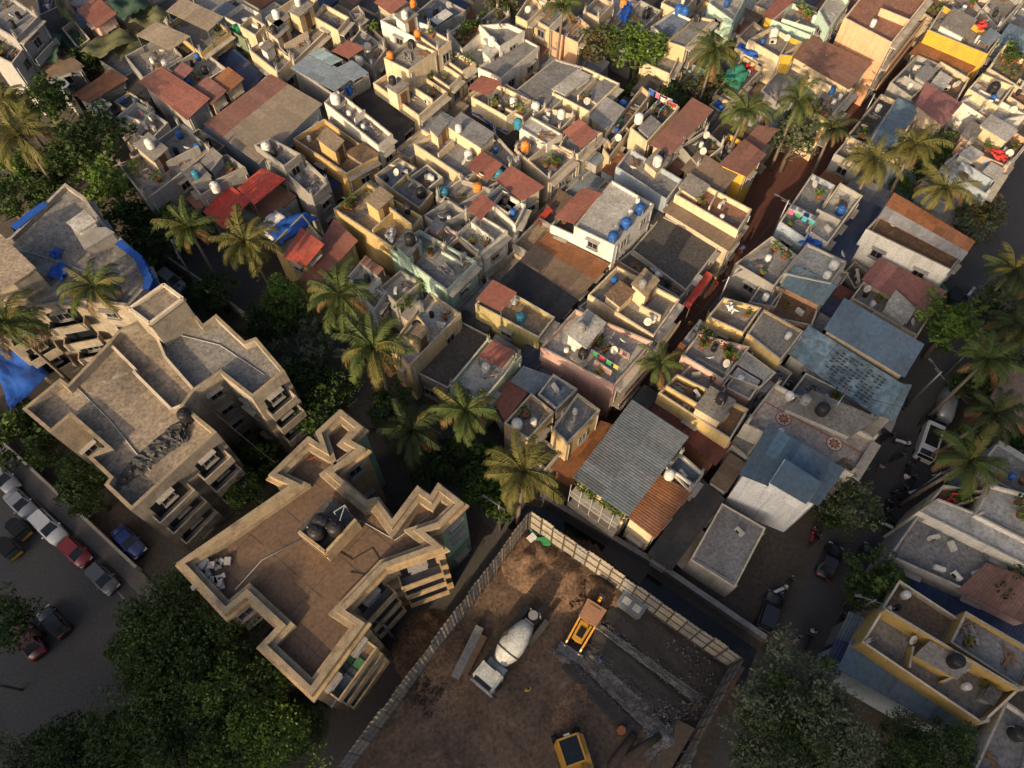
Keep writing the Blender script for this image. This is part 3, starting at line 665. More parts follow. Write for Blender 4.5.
# stair tower and upper slabs of the pale block
roombox(pale, [(129, 309), (164, 284), (184, 299), (150, 325)], ZL - .95, ZL + 2.7, M['render_pale'], M['deck_weather'])
def parcap(root, pts, z, m, w=.28, h=.3):
    P = [at(x, y, z) for x, y in pts]; b = MB()
    for k in range(len(P)): b.bar(P[k - 1], P[k], w, h)
    b.build('coping', m, root)
parcap(pale, [(130, 309), (164, 285), (183, 299), (150, 324)], ZL + 2.8, M['coping_light'])
def face_frame(poly, i):
    p, q = poly[i], poly[(i + 1) % len(poly)]; e = (q - p); L = e.length; e.normalize(); return p, q, e, Vector((e.y, -e.x)), L
def stack_balconies(root, poly, i, z, n, depth, m, f0=.1, f1=.9, railm=None, awn=None):
    p, q, e, nr, L = face_frame(poly, i); a, c = p + e * L * f0, p + e * L * f1; sh = z / n
    for f in range(1, n):
        zz = f * sh; b = MB(); b.prism([(*(a + nr * .02),), (*(a + nr * depth),), (*(c + nr * depth),), (*(c + nr * .02),)], zz - .15, zz, 0, True, True); o = b.build('balcony', M['concrete'], root)
        b = MB(); t = .12
        b.prism([(*(a + nr * (depth - t)),), (*(a + nr * depth),), (*(c + nr * depth),), (*(c + nr * (depth - t)),)], zz + .003, zz + .95); 
        for s, d in ((a, e * t), (c, -e * t)): b.prism(ccw([tuple((s + nr * .03)), tuple((s + nr * (depth - t - .01))), tuple((s + d + nr * (depth - t - .01))), tuple((s + d + nr * .03))]), zz + .003, zz + .95)
        b.build('railing', railm or m, o)
        g = MB(); mid = (a + c) / 2 + nr * .05; g.box((mid.x, mid.y, zz + 1.15), (((c - a).length) * .8, .05, 2.1), math.atan2(e.y, e.x)); g.build('balcony_door', M['glass'], o)
def facing(poly, up=None):
    r = []
    for i in range(len(poly)):
        p, q, e, nr, L = face_frame(poly, i)
        if (-(p + q) / 2).dot(nr) > 0 and L > 3.2: r.append((i, round(L, 1), round(nr.dot(BX.xy), 2), round(nr.dot(-AX.xy), 2)))
    return r
for P_, root_, z_, m_, dep_ in ((PB, brown, ZB - 1, M['render_tan'], 1.1), (PP, pale, ZL - .9, M['render_pale'], 1.0), (PT, tarpb, ZU - .5, M['render_pale'], 1.0)):
    for i, L, bx, ax in facing(P_):
        if bx > .7 and L < 9: stack_balconies(root_, P_, i, z_, 4, dep_, m_, .12, .88)

# brown block: ledge inside the parapet, green side walls, tank enclosure, roof bits
o_ = inset(PB, .45); i_ = inset(PB, .85); b = MB(); n_ = len(PB)
for k in range(n_):
    j = (k + 1) % n_; b.quad([(*o_[k], ZB - .35), (*o_[j], ZB - .35), (*i_[j], ZB - .35), (*i_[k], ZB - .35)]); b.quad([(*i_[k], ZB - .35), (*i_[j], ZB - .35), (*i_[j], ZB - 1.05), (*i_[k], ZB - 1.05)])
b.build('parapet_ledge', M['coping_tan'], brown)
def side_panel(root, poly, a, c, z0, z1, m, name='painted_wall', proud=.03):
    """painted skin on the wall edge whose photo corners are a and c"""
    p, q = Vector(a), Vector(c); e = (q - p).normalized(); nr = Vector((e.y, -e.x)) * proud; b = MB(); b.prism(ccw([tuple(p), tuple(q), tuple(q + nr), tuple(p + nr)]), z0, z1, 0, True, True); b.build(name, m, root)
def edge_near(poly, px, z):
    t = at(*px, z).xy; best = min(range(len(poly)), key=lambda i: ((Vector(poly[i]) + Vector(poly[(i + 1) % len(poly)])) / 2 - t).length); return poly[best], poly[(best + 1) % len(poly)]
for px_ in ((357, 434), (452, 515)): side_panel(brown, PB, *edge_near(PB, px_, ZB), 0, ZB - 1.05, M['green'])
roombox(brown, [(297, 532), (326, 555), (358, 521), (330, 499)], ZB - 1.05, ZB + .8, M['render_tan'], M['deck_dark'], 'tank_enclosure')
for px_ in ((316, 531), (321, 521), (335, 527)): tank(px_, ZB + .8, 'black', 'brown roofed apartment block', .85)
b = MB(); p = [at(*q, ZB + 1.3) for q in ((299, 532), (326, 553), (356, 520))]
for k in range(2): d = (p[k + 1] - p[k]).normalized(); s_ = Vector((-d.y, d.x, 0)) * .12; b.prism([v.xy for v in (p[k] - s_, p[k + 1] - s_, p[k + 1] + s_, p[k] + s_)], ZB + .7, ZB + 1.5)
b.build('enclosure_wall', M['render_tan'], brown)
b = MB(); A, C = at(334, 512, ZB + 2.2), at(345, 505, ZB + 2.2)
for q in (A, C, at(340, 520, ZB + 2.2)): b.bar((q.x, q.y, ZB + .2), q, .07)
b.bar(A, C, .07); b.bar(C, at(340, 520, ZB + 2.2), .07); b.build('pipe_frame', M['pipe'], brown)
rr_ = random.Random(5); b = MB(); c_ = at(212, 572, ZB - .9)
for k in range(16): b.box((c_.x + rr_.uniform(-1.1, 1.1), c_.y + rr_.uniform(-1.1, 1.1), ZB - .85 + .12 * (k % 3)), (rr_.uniform(.5, .9), rr_.uniform(.3, .5), .22), rr_.random() * 3)
tag(b.build('rubble_pile', M['concrete']), 'heap of grey concrete blocks on the corner of the brown roof', 'rubble pile')
b = MB(); A, C = at(305, 458, ZB - .9), at(326, 448, ZB - .9); d_ = (C - A).normalized(); s_ = Vector((-d_.y, d_.x, 0)) * .3
b.bar(A - s_, C - s_, .07); b.bar(A + s_, C + s_, .07)
for k in range(9): q = A.lerp(C, (k + .5) / 9); b.bar(q - s_, q + s_, .06)
tag(b.build('ladder', M['tin_red']), 'red ladder lying on the brown roof near the narrow wing', 'ladder')
# awnings and cages on the lower wing facing the alley
for k, (pts, z_, m_) in enumerate([(((321,690),(341,701),(357,682),(337,665)), 8.6, 'bluegrey'), (((337,664),(355,676),(366,662),(348,650)), 8.6, 'green'), (((350,648),(366,660),(378,647),(362,634)), 8.6, 'planks'), (((318,698),(332,708),(338,700),(326,690)), 6.0, 'white')]): sheet(brown, [at(*p, z_) for p in pts], m_, None, posts=False, name='awning', tilt=.3)
# pale block: crumpled black sheet and stained slab patch
def crumple(label, pts, z, m, w, seed):
    P = [at(*p, z) for p in pts]; b = MB(); rr = random.Random(seed); n, mm = 40, 8; d = P[-1] - P[0]; 
    for i in range(n + 1):
        f = i / n * (len(P) - 1); k = min(len(P) - 2, int(f)); c = P[k].lerp(P[k + 1], f - k); e = (P[k + 1] - P[k]).normalized(); s_ = Vector((-e.y, e.x, 0)) * w[k] * (1 - (f - k)) + Vector((-e.y, e.x, 0)) * w[k + 1] * (f - k)
        for j in range(mm + 1): v = j / mm * 2 - 1; q = c + s_ * v; b.v.append((q.x + rr.gauss(0, .05), q.y + rr.gauss(0, .05), z + (abs(rr.gauss(0, .16)) + .05 if abs(v) < .99 else 0)))
    for i in range(n):
        for j in range(mm): b.f.append((i * (mm + 1) + j, i * (mm + 1) + j + 1, (i + 1) * (mm + 1) + j + 1, (i + 1) * (mm + 1) + j)[::-1]); b.m.append(0); b.sm.append(False)
    return tag(b.build('tarpaulin', m), label, 'tarpaulin')
mat('black_sheet', (.05, .048, .045), .7, .6, 1.5, dirt=(.14, .13, .12))
crumple('long crumpled black sheet lying across the pale weathered roof', [(119, 484), (138, 466), (160, 448), (180, 432), (189, 431)], ZL - .85, M['black_sheet'], [.35, .9, .95, 1.1, 1.0], 3)
# out of the picture, behind the viewpoint: unseen blocks added to shade the near streets
def tower(label, x0, x1, y0, y1, h, wallm, rot=0.0):
    c = Vector(((x0 + x1) / 2, (y0 + y1) / 2)); ca, sa = math.cos(rot), math.sin(rot)
    P = [Vector((c.x + (x - c.x) * ca - (y - c.y) * sa, c.y + (x - c.x) * sa + (y - c.y) * ca)) for x, y in ((x0, y0), (x1, y0), (x1, y1), (x0, y1))]
    root = thing('shade_tower', (c.x, c.y, 0), 0, label, 'apartment tower'); shell(root, [tuple(p) for p in P], h, 1.0, M[wallm], M['deck_conc'], th=.3)
    p, q, e, nr, L = face_frame(P, 2); rz = math.atan2(-nr.x, nr.y)
    for f in range(int(h / 3)):
        for k in range(int(L / 3)): w = p + e * (L * (k + .5) / int(L / 3)) + nr * .03; local(root, 'window', ME_WIN, (w.x - c.x, w.y - c.y, f * 3 + .9), rz)
    return root
tower('unseen beige tower added for its shade far beyond the bottom edge, first of two', -59.6, -21, -132, -110, 79, 'beige')
tower('unseen cream tower added for its shade far beyond the bottom edge, second of two', -24, 16, -136, -113, 81, 'cream')
tower('unseen long grey block added beyond the bottom edge to shade street and trees', -94, -47, -56, -40, 36, 'grey')
tower('unseen ochre block added beyond the bottom edge to shade the building site', -46, -23, -54, -40, 24, 'ochre')

b = MB(); b.quad([(*at(*p, ZL - .88).xy, ZL - .89) for p in [(150,328),(202,328),(216,319),(242,343),(255,342),(279,371),(252,393),(220,369),(193,387),(166,358)][::-1]]); b.build('roof_patch', M['deck_slab_grey'], pale)
def dwall(root, pts, z0, z1, m, w=.22, name='dividing_wall'):
    P = [at(*p, z1) for p in pts]; b = MB()
    for k in range(len(P) - 1):
        d = (P[k + 1] - P[k]).normalized(); s = Vector((-d.y, d.x, 0)) * w / 2; b.prism([v.xy for v in (P[k] - s, P[k + 1] - s, P[k + 1] + s, P[k] + s)], z0, z1 + .002 * k, 0, mtop=1)
    b.build(name, [m, M['coping_light']], root)
dwall(pale, [(151, 324), (165, 357), (193, 389)], ZL - .95, ZL - .1, M['render_pale']); dwall(pale, [(133, 371), (171, 409), (181, 405)], ZL - .95, ZL - .2, M['render_pale']); dwall(pale, [(109, 343), (137, 371)], ZL - .95, ZL - .35, M['render_pale'])

# screed joints on the big roofs
mat('joint', (.05, .042, .036), .9, .4, 2)
def joints(root, poly, z, step, seed):
    P = inset(poly, .5); rr = random.Random(seed); b = MB(); a2, b2 = AX.xy, BX.xy
    def ins(p):
        c = False; n = len(P); j = n - 1
        for i in range(n):
            if (P[i].y > p.y) != (P[j].y > p.y) and p.x < (P[j].x - P[i].x) * (p.y - P[i].y) / (P[j].y - P[i].y) + P[i].x: c = not c
            j = i
        return c
    for d1, d2, zz in ((a2, b2, z + .006), (b2, a2, z + .009)):
        us = [p.dot(d2) for p in P]; vs = [p.dot(d1) for p in P]; u = min(us) + step * .5
        while u < max(us):
            v = min(vs); 
            while v < max(vs):
                p, q = d2 * u + d1 * v, d2 * (u + rr.uniform(-.03, .03)) + d1 * (v + .8)
                if ins(p) and ins(q) and rr.random() < .85: s = d2 * .02; b.quad([(*t, zz) for t in ccw([tuple(p - s), tuple(q - s), tuple(q + s), tuple(p + s)])])
                v += .8
            u += step * rr.uniform(.85, 1.15)
    b.build('screed_joint', M['joint'], root)
joints(brown, PB, ZB - 1.0, 3.4, 1)
def cable(root, pts, z, r=.03, m='black'):
    b = MB(); b.tube([at(x, y, z) for x, y in pts], r, 5); b.build('pipe', M[m], root)
cable(brown, [(330, 545), (352, 560), (372, 548), (380, 560), (365, 575), (350, 572)], ZB - .95); cable(brown, [(300, 540), (262, 560), (235, 590)], ZB - .95, .045, 'pipe'); cable(brown, [(360, 520), (395, 540), (430, 515)], ZB - .95, .045, 'pipe')
cable(pale, [(75, 385), (110, 420), (150, 470)], ZL - .84, .05, 'pipe'); cable(pale, [(180, 335), (220, 345), (265, 375)], ZL - .84, .05, 'pipe'); cable(tarpb, [(20, 250), (60, 262), (120, 285)], ZU - .45, .05, 'pipe')
tank((184, 414), ZL - .9, 'black', 'pale weathered apartment block', .8)
# ------------------------------------------------------------------ houses, photo crop by photo crop (corners: left, bottom, right)
H = house
# ---- top left
H(1, 9.5, (-90,60), (62,150), (150,60), 'grey', 'grey', 'grey flats in the top corner', 'with rows of dark windows', bal=1, T=(0,-40), name='apartment_block', cat='apartment block')
H(1, 8.0, (-60,190), (45,245), (105,165), 'grey', 'dark', 'low grey block under the corner flats', 'with a flat dark roof')
H(1, 5.5, (42,215), (88,265), (135,232), 'brick', 'terr', 'small orange brick hut', 'below the green shade nets')
H(1, 6.0, (150,60), (225,25), (215,-60), 'darkgrey', 'dark', 'dark flat roofed house', 'beside the grey corner flats', T=(130,-40))
H(1, 6.5, (297,38), (372,106), (448,60), 'pink', ('red', True), 'red sheet roofed pink hut', 'standing among green shade nets')
H(1, 5.0, (236,108), (298,185), (345,150), 'beige', 'conc', 'small beige hut', 'with doorway between the shade nets')
H(1, 6.5, (478,215), (548,300), (700,215), 'grey', 'conc', 'grey house under a slanting grey canopy', 'with a blue drum on its terrace', ex=[('sheet',(520,135),(655,192),(735,146),'tan',2.4),('tank',(632,240),'white'),('drum',(585,235))])
H(1, 6.8, (640,95), (770,205), (885,120), 'yellow', 'conc', 'yellow fronted house with tan canopy', 'over a dark open terrace', ex=[('sheet',(637,42),(798,120),(862,72),'tan',2.6)], bal='bars')
H(1, 6.3, (872,110), (940,155), (998,112), 'greenwall', 'conc', 'green walled house with green tank', 'beside the navy blue sheet roof', ex=[('tank',(905,105),'green',.62)])
H(1, 7.0, (860,60), (930,100), (1000,50), 'white', 'grey', 'white terrace house with pipes', 'behind the green tank')
H(1, 4.6, (798,238), (945,362), (1012,295), 'grey', ('navy', True), 'shed with navy blue sheet roof', 'below the cream terraces', T=(885,182))
H(1, 6.8, (538,312), (718,458), (806,386), 'grey', ('red', False), 'grey house with large faded red roof', 'mottled by tree shade', T=(625,268))
H(1, 6.2, (640,262), (740,342), (868,262), 'grey', 'conc', 'low grey house with pinkish roof patch', 'behind the large faded red roof', ex=[('tank',(718,312),'blue'),('tank',(782,262),'black'),('sheet',(648,288),(690,318),(745,272),'pinkred',1.2)])
H(1, 6.6, (740,345), (813,400), (870,356), 'beige', ('dullred', True), 'small hut with dull red roof', 'beside the rust striped roof', T=(797,303))
H(1, 6.6, (815,312), (872,356), (935,310), 'beige', ('rust', True), 'small hut with rust striped roof', 'beside the navy blue sheet')
H(1, 4.2, (465,338), (575,380), (600,335), 'darkgrey', ('dark', True), 'dark tin shed', 'tucked behind the faded red roof', T=(512,292))
H(1, 5.2, (284,362), (342,392), (490,310), 'darkgrey', ('rust', True), 'long shed with rusted brown roof', 'above the dense green trees', T=(432,275))
H(1, 4.6, (338,412), (388,442), (430,408), 'darkgrey', ('bluegrey', True), 'tiny shed with pale blue tin roof', 'below the rusted brown roof', T=(383,380))
H(1, 4.8, (145,262), (170,305), (325,262), 'darkgrey', ('planks', True), 'plank roofed shed with blue patch', 'near the orange brick hut', T=(250,205))
H(1, 4.2, (190,305), (238,352), (268,330), 'grey', ('bluegrey', True), 'tiny lean to shed with light tin sheet', 'beside the bright green tree', T=(225,288))
H(1, 6.4, (430,462), (512,508), (588,425), 'offwhite', 'white', 'pale concrete roofed house', 'with cluttered white terrace', T=(520,388), ex=[('bar',(480,440),(555,470))])
H(1, 6.0, (512,505), (572,545), (645,470), 'grey', 'conc', 'small terrace house with white washing', 'behind the pale concrete roof', ex=[('line',(575,475))])
H(1, 8.0, (460,642), (560,770), (815,572), 'grey', 'conc', 'large weathered concrete house', 'with white tank beside the palm row', T=(690,475), ex=[('room',(518,555),(590,615),(640,570),2.2,'beige','conc'),('tank',(570,545),'white',.6,2.2),('bar',(600,640),(760,560)),('drum',(690,522)),('junk',(560,660),2)])
H(1, 7.6, (700,652), (770,752), (945,645), 'grey', 'conc', 'half ruined concrete house', 'with broken rooms and blue drum tank', T=(870,590), ex=[('room',(703,658),(745,705),(805,675),1.5),('tank',(748,664),'teal',.5,1.5),('tank',(822,712),'white',.7),('room',(775,620),(810,650),(850,600),1.4),('bar',(830,690),(940,640)),('junk',(880,640),2)], clut=4)
hall = H(0, 7.0, (205,124), (259,163), (322,106), 'bluegrey', ('tan', False, .3, [(.0,'bluegrey'),(.34,'dullred'),(.52,'tan'),(1.0,'tan')]), 'hall with striped tan and red corrugated roof', 'in the middle of the old houses', T=(272,77))
# ---- row of cream houses (second crop)
H(2, 7.0, (-5,190), (105,278), (165,225), 'cream', 'conc', 'cream house above the navy sheet roof', 'with a tiny white roof room', T=(58,150), ex=[('room',(40,180),(62,195),(88,172),1.6,'white')])
H(2, 7.0, (62,135), (168,238), (300,112), 'beige', 'conc', 'beige terrace house with black tank', 'facing the shaded lane', ex=[('room',(65,112),(105,145),(150,105),2.2),('tank',(88,108),'black',.55,2.2),('bar',(130,170),(220,120))], bal='bars')
H(2, 7.6, (-40,100), (20,135), (60,95), 'cream', 'grey', 'cream house on the crop edge', 'beside the white tank room', T=(5,60), clut=2)
H(2, 7.4, (60,65), (120,105), (240,20), 'cream', 'conc', 'cream house with white tank room', 'among the top left terraces', ex=[('room',(64,70),(108,100),(150,65),1.8),('tank',(97,48),'white',.6,1.8)])
H(2, 7.8, (145,40), (195,70), (260,0), 'sand', 'conc', 'sand coloured house with tall stair room', 'behind the cream terraces', ex=[('room',(150,40),(188,62),(240,18),2.4),('tank',(182,2),'white',.5,2.4)], T=(210,-30))
H(2, 8.0, (240,62), (338,118), (382,66), 'cream', 'conc', 'clean cream terrace house', 'with bare roof next to the lane', T=(283,12), clut=1, bal=1)
H(2, 7.2, (378,48), (402,82), (440,52), 'beige', 'conc', 'narrow beige house', 'ending the cream terrace row', bal='bars')
H(2, 6.6, (165,255), (330,372), (455,290), 'grey', 'dark', 'grey house under overlapping blue grey sheets', 'with a blue cloth hanging at its corner', T=(280,180), ex=[('sheet',(155,260),(325,350),(405,300),'bluegrey',1.4,False),('sheet',(225,207),(312,250),(358,235),'teal',1.9),('sheet',(330,262),(395,312),(457,286),'bluegrey',1.7),('tarp',[(360,350),(390,365),(395,335),(365,322)],'tarp_blue',1.0)], clut=0)
H(2, 6.6, (368,182), (470,262), (525,185), 'grey', 'grey', 'grey house with two white tanks', 'below the reddish sheet canopy', ex=[('tank',(450,176),'white',.6),('tank',(420,228),'white',.6),('sheet',(312,195),(378,225),(442,190),'red',2.0)])
H(2, 7.6, (284,392), (492,560), (548,515), 'white', 'conc', 'long white house with scrap covered roof', 'beside the dark tiled shed', T=(335,345), ex=[('tank',(325,372),'white',.75,.4),('room',(300,392),(330,415),(365,388),.5),('junk',(450,470),4),('junk',(480,505),4),('bar',(400,455),(440,420))], clut=5, kinds=['junk','junk','drum'], bal='bars')
H(2, 4.8, (395,378), (556,540), (655,455), 'grey', ('dark', True), 'dark tiled shed', 'between white and cream terrace houses', T=(498,330))
H(2, 9.2, (513,222), (608,270), (716,196), 'cream', 'conc', 'tall cream house with orange tank', 'standing over its lower front terrace', T=(612,150), ex=[('tank',(537,208),'orange'),('tank',(618,162),'black')], par=.4)
H(2, 6.6, (472,318), (648,445), (758,352), 'cream', 'conc', 'cream terrace with small stair tower', 'in front of the tall cream house', T=(590,240), ex=[('room',(525,330),(562,355),(606,322),2.6),('tank',(545,302),'black',.55,2.6),('bar',(610,322),(700,380)),('pot',(690,300),3)], bal='bars')
H(2, 9.2, (640,132), (722,192), (772,155), 'cream', 'conc', 'tall cream house with flat grey slab', 'next to the orange tank house', T=(690,108), ex=[('tank',(642,126),'orange')], par=.3)
H(2, 6.6, (672,272), (765,335), (812,290), 'cream', 'conc', 'cream front terrace with planters', 'below the flat grey slab', T=(728,235), ex=[('pot',(700,265),3)], bal=1)
H(2, 6.8, (728,212), (815,275), (868,242), 'cream', 'conc', 'cream corner terrace lined with plants', 'at the lane corner', T=(790,195), ex=[('pot',(840,240),4),('pot',(770,215),2)], bal=1)
H(2, 8.2, (500,78), (640,148), (700,100), 'white', 'conc', 'white house with red window', 'and a white tank on its roof room', T=(550,50), ex=[('room',(558,58),(592,85),(640,55),2.0,'white'),('tank',(593,50),'white',.55,2.0)])
H(2, 6.8, (480,8), (542,52), (602,14), 'beige', ('red', True), 'house with red sheet roof at the top edge', 'above the roof garden')
H(2, 6.2, (385,150), (450,195), (515,150), 'cream', 'grey', 'low cream house with garden terrace', 'beside the white house with red window', T=(455,92), ex=[('pot',(470,110),5)], clut=3)
H(2, 6.6, (605,75), (690,120), (830,40), 'grey', 'blue', 'bluish grey roofed house', 'with orange and black tanks at the top edge', T=(720,-20), ex=[('tank',(625,8),'orange'),('tank',(713,45),'black'),('sheet',(690,75),(720,95),(780,60),'white',1.0)], clut=6)
H(2, 7.0, (762,122), (815,192), (902,112), 'white', 'olive', 'white walled house with green roof garden', 'near the brown leaved tree', T=(840,75), ex=[('pot',(840,110),6),('pot',(870,105),5),('pot',(820,130),4)], clut=4, kinds=['pot'])
H(2, 6.6, (868,88), (915,125), (1000,55), 'grey', 'grey', 'plain grey house', 'beyond the roof garden', T=(950,25))
H(2, 6.0, (815,215), (890,255), (960,170), 'offwhite', 'white', 'low white house with white tank', 'beside the long grey pitched roof', T=(890,140), ex=[('room',(893,190),(922,222),(968,180),2.0,'white'),('tank',(928,152),'white',.6,2.0)])
H(3, 6.8, (-85,260), (5,300), (152,178), 'offwhite', 'grey', 'long house with bare grey roof slab', 'and a pale ribbed side wall', T=(82,140), par=.25, clut=0)
H(3, 8.0, (-80,95), (0,180), (96,118), 'white', 'grey', 'white roof room above the grey slab', 'with open front', T=(30,88), clut=1)
H(2, 7.2, (848,372), (985,450), (1080,385), 'cream', 'conc', 'cream house under red sheet corner', 'with railings above the lane', T=(930,310), ex=[('sheet',(835,338),(915,366),(967,322),'red',2.0),('tank',(1012,385),'white',.6)], bal='bars')
H(2, 4.4, (795,455), (1000,560), (1060,470), 'grey', ('dark', True), 'slate roofed shed with blue tarpaulin edge', 'between two cream houses', T=(850,410), ex=[('tarp',[(845,430),(990,510),(1000,490),(860,412)],'tarp_blue',.9)])
H(2, 6.8, (628,552), (838,692), (935,590), 'cream', 'grey', 'cream house with shaded open terraces', 'and a raised grey roof', T=(735,490), ex=[('room',(760,482),(885,562),(935,512),1.8,'cream','grey'),('tank',(800,487),'white',.5,1.8),('tank',(838,590),'white',.6),('bar',(722,590),(780,535)),('room',(690,490),(720,520),(760,470),2.0)], clut=2)
H(2, 7.0, (838,640), (912,690), (965,640), 'beige', ('red', True), 'small house with square red roof', 'between cream terraces and coloured tanks', T=(892,590))
H(2, 6.6, (715,735), (800,790), (1000,670), 'grey', 'conc', 'grey house with blue and orange tanks', 'beside the square red roof', T=(900,640), ex=[('tank',(955,662),'teal',.65),('tank',(873,716),'orange',.65),('tank',(745,732),'teal',.7)])
H(2, 6.4, (610,680), (670,735), (740,680), 'grey', 'dark', 'narrow dark terrace with black drums', 'between yellow roof and teal tank', T=(680,630), ex=[('drum',(690,680),2)], clut=3)
H(2, 8.0, (15,555), (130,640), (195,590), 'grey', 'conc', 'grey house with tall side wall and white tank', 'next to the bright red canopies', T=(78,528), ex=[('tank',(60,560),'white',.7)], clut=3)
H(2, 6.6, (130,660), (240,760), (305,700), 'grey', 'white', 'grey house with rubble strewn roof', 'beside the blue tarpaulin lane', T=(210,610), ex=[('junk',(230,690),4)], clut=4, kinds=['junk'])
H(2, 6.6, (163,532), (370,668), (490,600), 'ochre', 'brown', 'brown roofed house with orange door room', 'under the long white house', T=(285,455), ex=[('room',(260,530),(325,578),(357,540),2.4,'ochre','tan'),('room',(368,582),(430,620),(492,590),.8,'beige','brown'),('bar',(180,545),(360,655),.4)], bal=1, clut=4)
H(2, 4.0, (180,590), (305,745), (365,700), 'darkgrey', ('navy', True), 'passage roofed with creased blue tarpaulin', 'beside the brown roofed house', T=(235,560))
H(2, 6.0, (478,672), (545,728), (640,645), 'beige', 'blue', 'small house with bluish terrace', 'facing the shaded lane bend', T=(570,605), clut=4, bal=1)
# ---- centre left (sixth crop)
H(6, 6.4, (538,32), (650,110), (702,48), 'yellow', 'grey', 'yellow house with plain grey roof', 'and a lone black tank', T=(600,-25), ex=[('tank',(655,42),'black',.65)], clut=1)
H(6, 7.4, (320,110), (548,260), (662,140), 'yellow', 'tan', 'ochre yellow house with stepped terraces', 'beside the green house', T=(448,8), ex=[('room',(444,75),(490,110),(546,62),2.4,'yellow','tan'),('tank',(605,102),'black',.65),('bar',(470,190),(560,110)),('bar',(530,100),(620,170),1.4),('tarp',[(515,215),(545,240),(565,190),(535,180)],'tarp_white',.6),('pot',(400,90),4)], clut=3)
H(6, 7.2, (538,262), (756,425), (872,312), 'mint', 'grey', 'green house with pebbled grey terrace', 'and a small green tank room', T=(650,190), ex=[('room',(560,245),(610,290),(655,235),2.0,'mint','grey'),('tank',(612,220),'black',.75,2.0),('bar',(735,270),(820,320),.5)], bal='bars', clut=3, kinds=['pot','junk'])
H(6, 6.8, (658,205), (740,262), (800,205), 'pink', 'grey', 'pinkish parapet terrace', 'behind the green house', T=(720,150), ex=[('room',(690,180),(720,200),(745,170),1.0)], clut=3)
H(6, 6.9, (740,262), (812,318), (885,292), 'cream', 'dark', 'dark tiled terrace with cloth shades', 'between green house and white terrace', T=(800,215), clut=4, bal='bars')
H(6, 7.0, (790,205), (885,280), (990,195), 'white', 'white', 'white terrace house with few pots', 'above the lane of railings', T=(880,130), ex=[('pot',(855,235),1),('pot',(905,245),1),('bar',(850,160),(935,225))], bal='bars', clut=1)
H(6, 7.0, (665,135), (725,180), (830,120), 'grey', 'conc', 'grey terrace with white umbrella dome', 'between yellow house and red canopy', T=(760,75), ex=[('drum',(765,150)),('dish',(745,95))], clut=4)
H(6, 6.8, (712,62), (832,135), (945,40), 'grey', 'conc', 'ribbed grey terrace with teal and orange tanks', 'near the dark red canopy', T=(810,-5), ex=[('sheet',(832,112),(885,155),(942,98),'red',2.2)], clut=2)
H(6, 7.2, (900,65), (990,130), (1060,70), 'white', 'grey', 'white house with pale roof slab', 'near the small red canopy', T=(970,10), clut=2)
H(6, 6.0, (85,245), (190,340), (290,240), 'yellow', 'conc', 'low yellow house with blue tarpaulin', 'behind the orange red sheets', T=(200,130), ex=[('tarp',[(55,195),(120,243),(262,140),(180,118)],'tarp_blue',.5)], clut=0)
H(6, 6.6, (185,400), (230,430), (412,240), 'olive', ('red', False), 'olive yellow house with dull red sheet', 'above the young green tree', T=(325,160))
H(6, 8.0, (130,292), (212,330), (282,255), 'olive', ('orangered', True), 'roof hut with orange red sheets', 'over the olive yellow house', T=(200,195))
H(6, 6.6, (372,372), (440,430), (500,375), 'white', 'white', 'white roofed house with orange pot', 'behind the palm crowns', T=(425,312), ex=[('drum',(410,400)),('sheet',(420,315),(490,365),(515,345),'dullred',1.2)], clut=2)
H(6, 5.8, (498,412), (560,475), (658,392), 'grey', 'white', 'low house with pale cement roof', 'above the green hedge', T=(578,345), clut=2)
H(6, 5.8, (420,440), (478,500), (522,435), 'bluegrey', 'grey', 'bluish hut with dark doorway', 'below the white roofed house', T=(465,400), clut=2)
H(6, 7.0, (535,640), (612,715), (810,512), 'sand', 'white', 'sand coloured house with long white terrace', 'ending at the dark asphalt roof', T=(690,430), ex=[('room',(600,592),(640,622),(682,578),2.2,'sand','tan'),('tank',(640,555),'black',.6,.9),('tank',(652,478),'grey',.65),('bar',(640,520),(720,590),.4)], clut=3)
H(6, 4.4, (602,722), (760,800), (925,602), 'darkgrey', 'dark', 'low shed with dark asphalt roof', 'between sand house and yellow green house', T=(810,542), par=.15, clut=0)
H(0, 6.8, (475,304), (539,338), (555,317), 'olive', 'tan', 'yellow green house with railing terrace', 'and a red front sheet', T=(496,283), ex=[], bal=1, clut=0)
H(0, 6.6, (449,385), (482,402), (522,356), 'green', 'white', 'green house with pale cage terrace', 'and dark red corner sheet', T=(488,338), ex=[('sheet',(478,356),(502,368),(516,353),'red',1.6)], clut=2)
tank((486,366), 5.8, 'white', 'green house with pale cage terrace')
for kk in (0,):
    r_ = HOUSES['yellow green house with railing terrace']; a_ = [at(*p, 8.3) for p in ((476,299),(501,312),(517,294),(493,281))]; sheet(r_, a_, 'red', 6.0)
tank((521,316), 6.0, 'teal', 'yellow green house with railing terrace', .6); clutter('dish', (*at(513,306,6).xy, 6.0), 'yellow green house with railing terrace', random.Random(1))
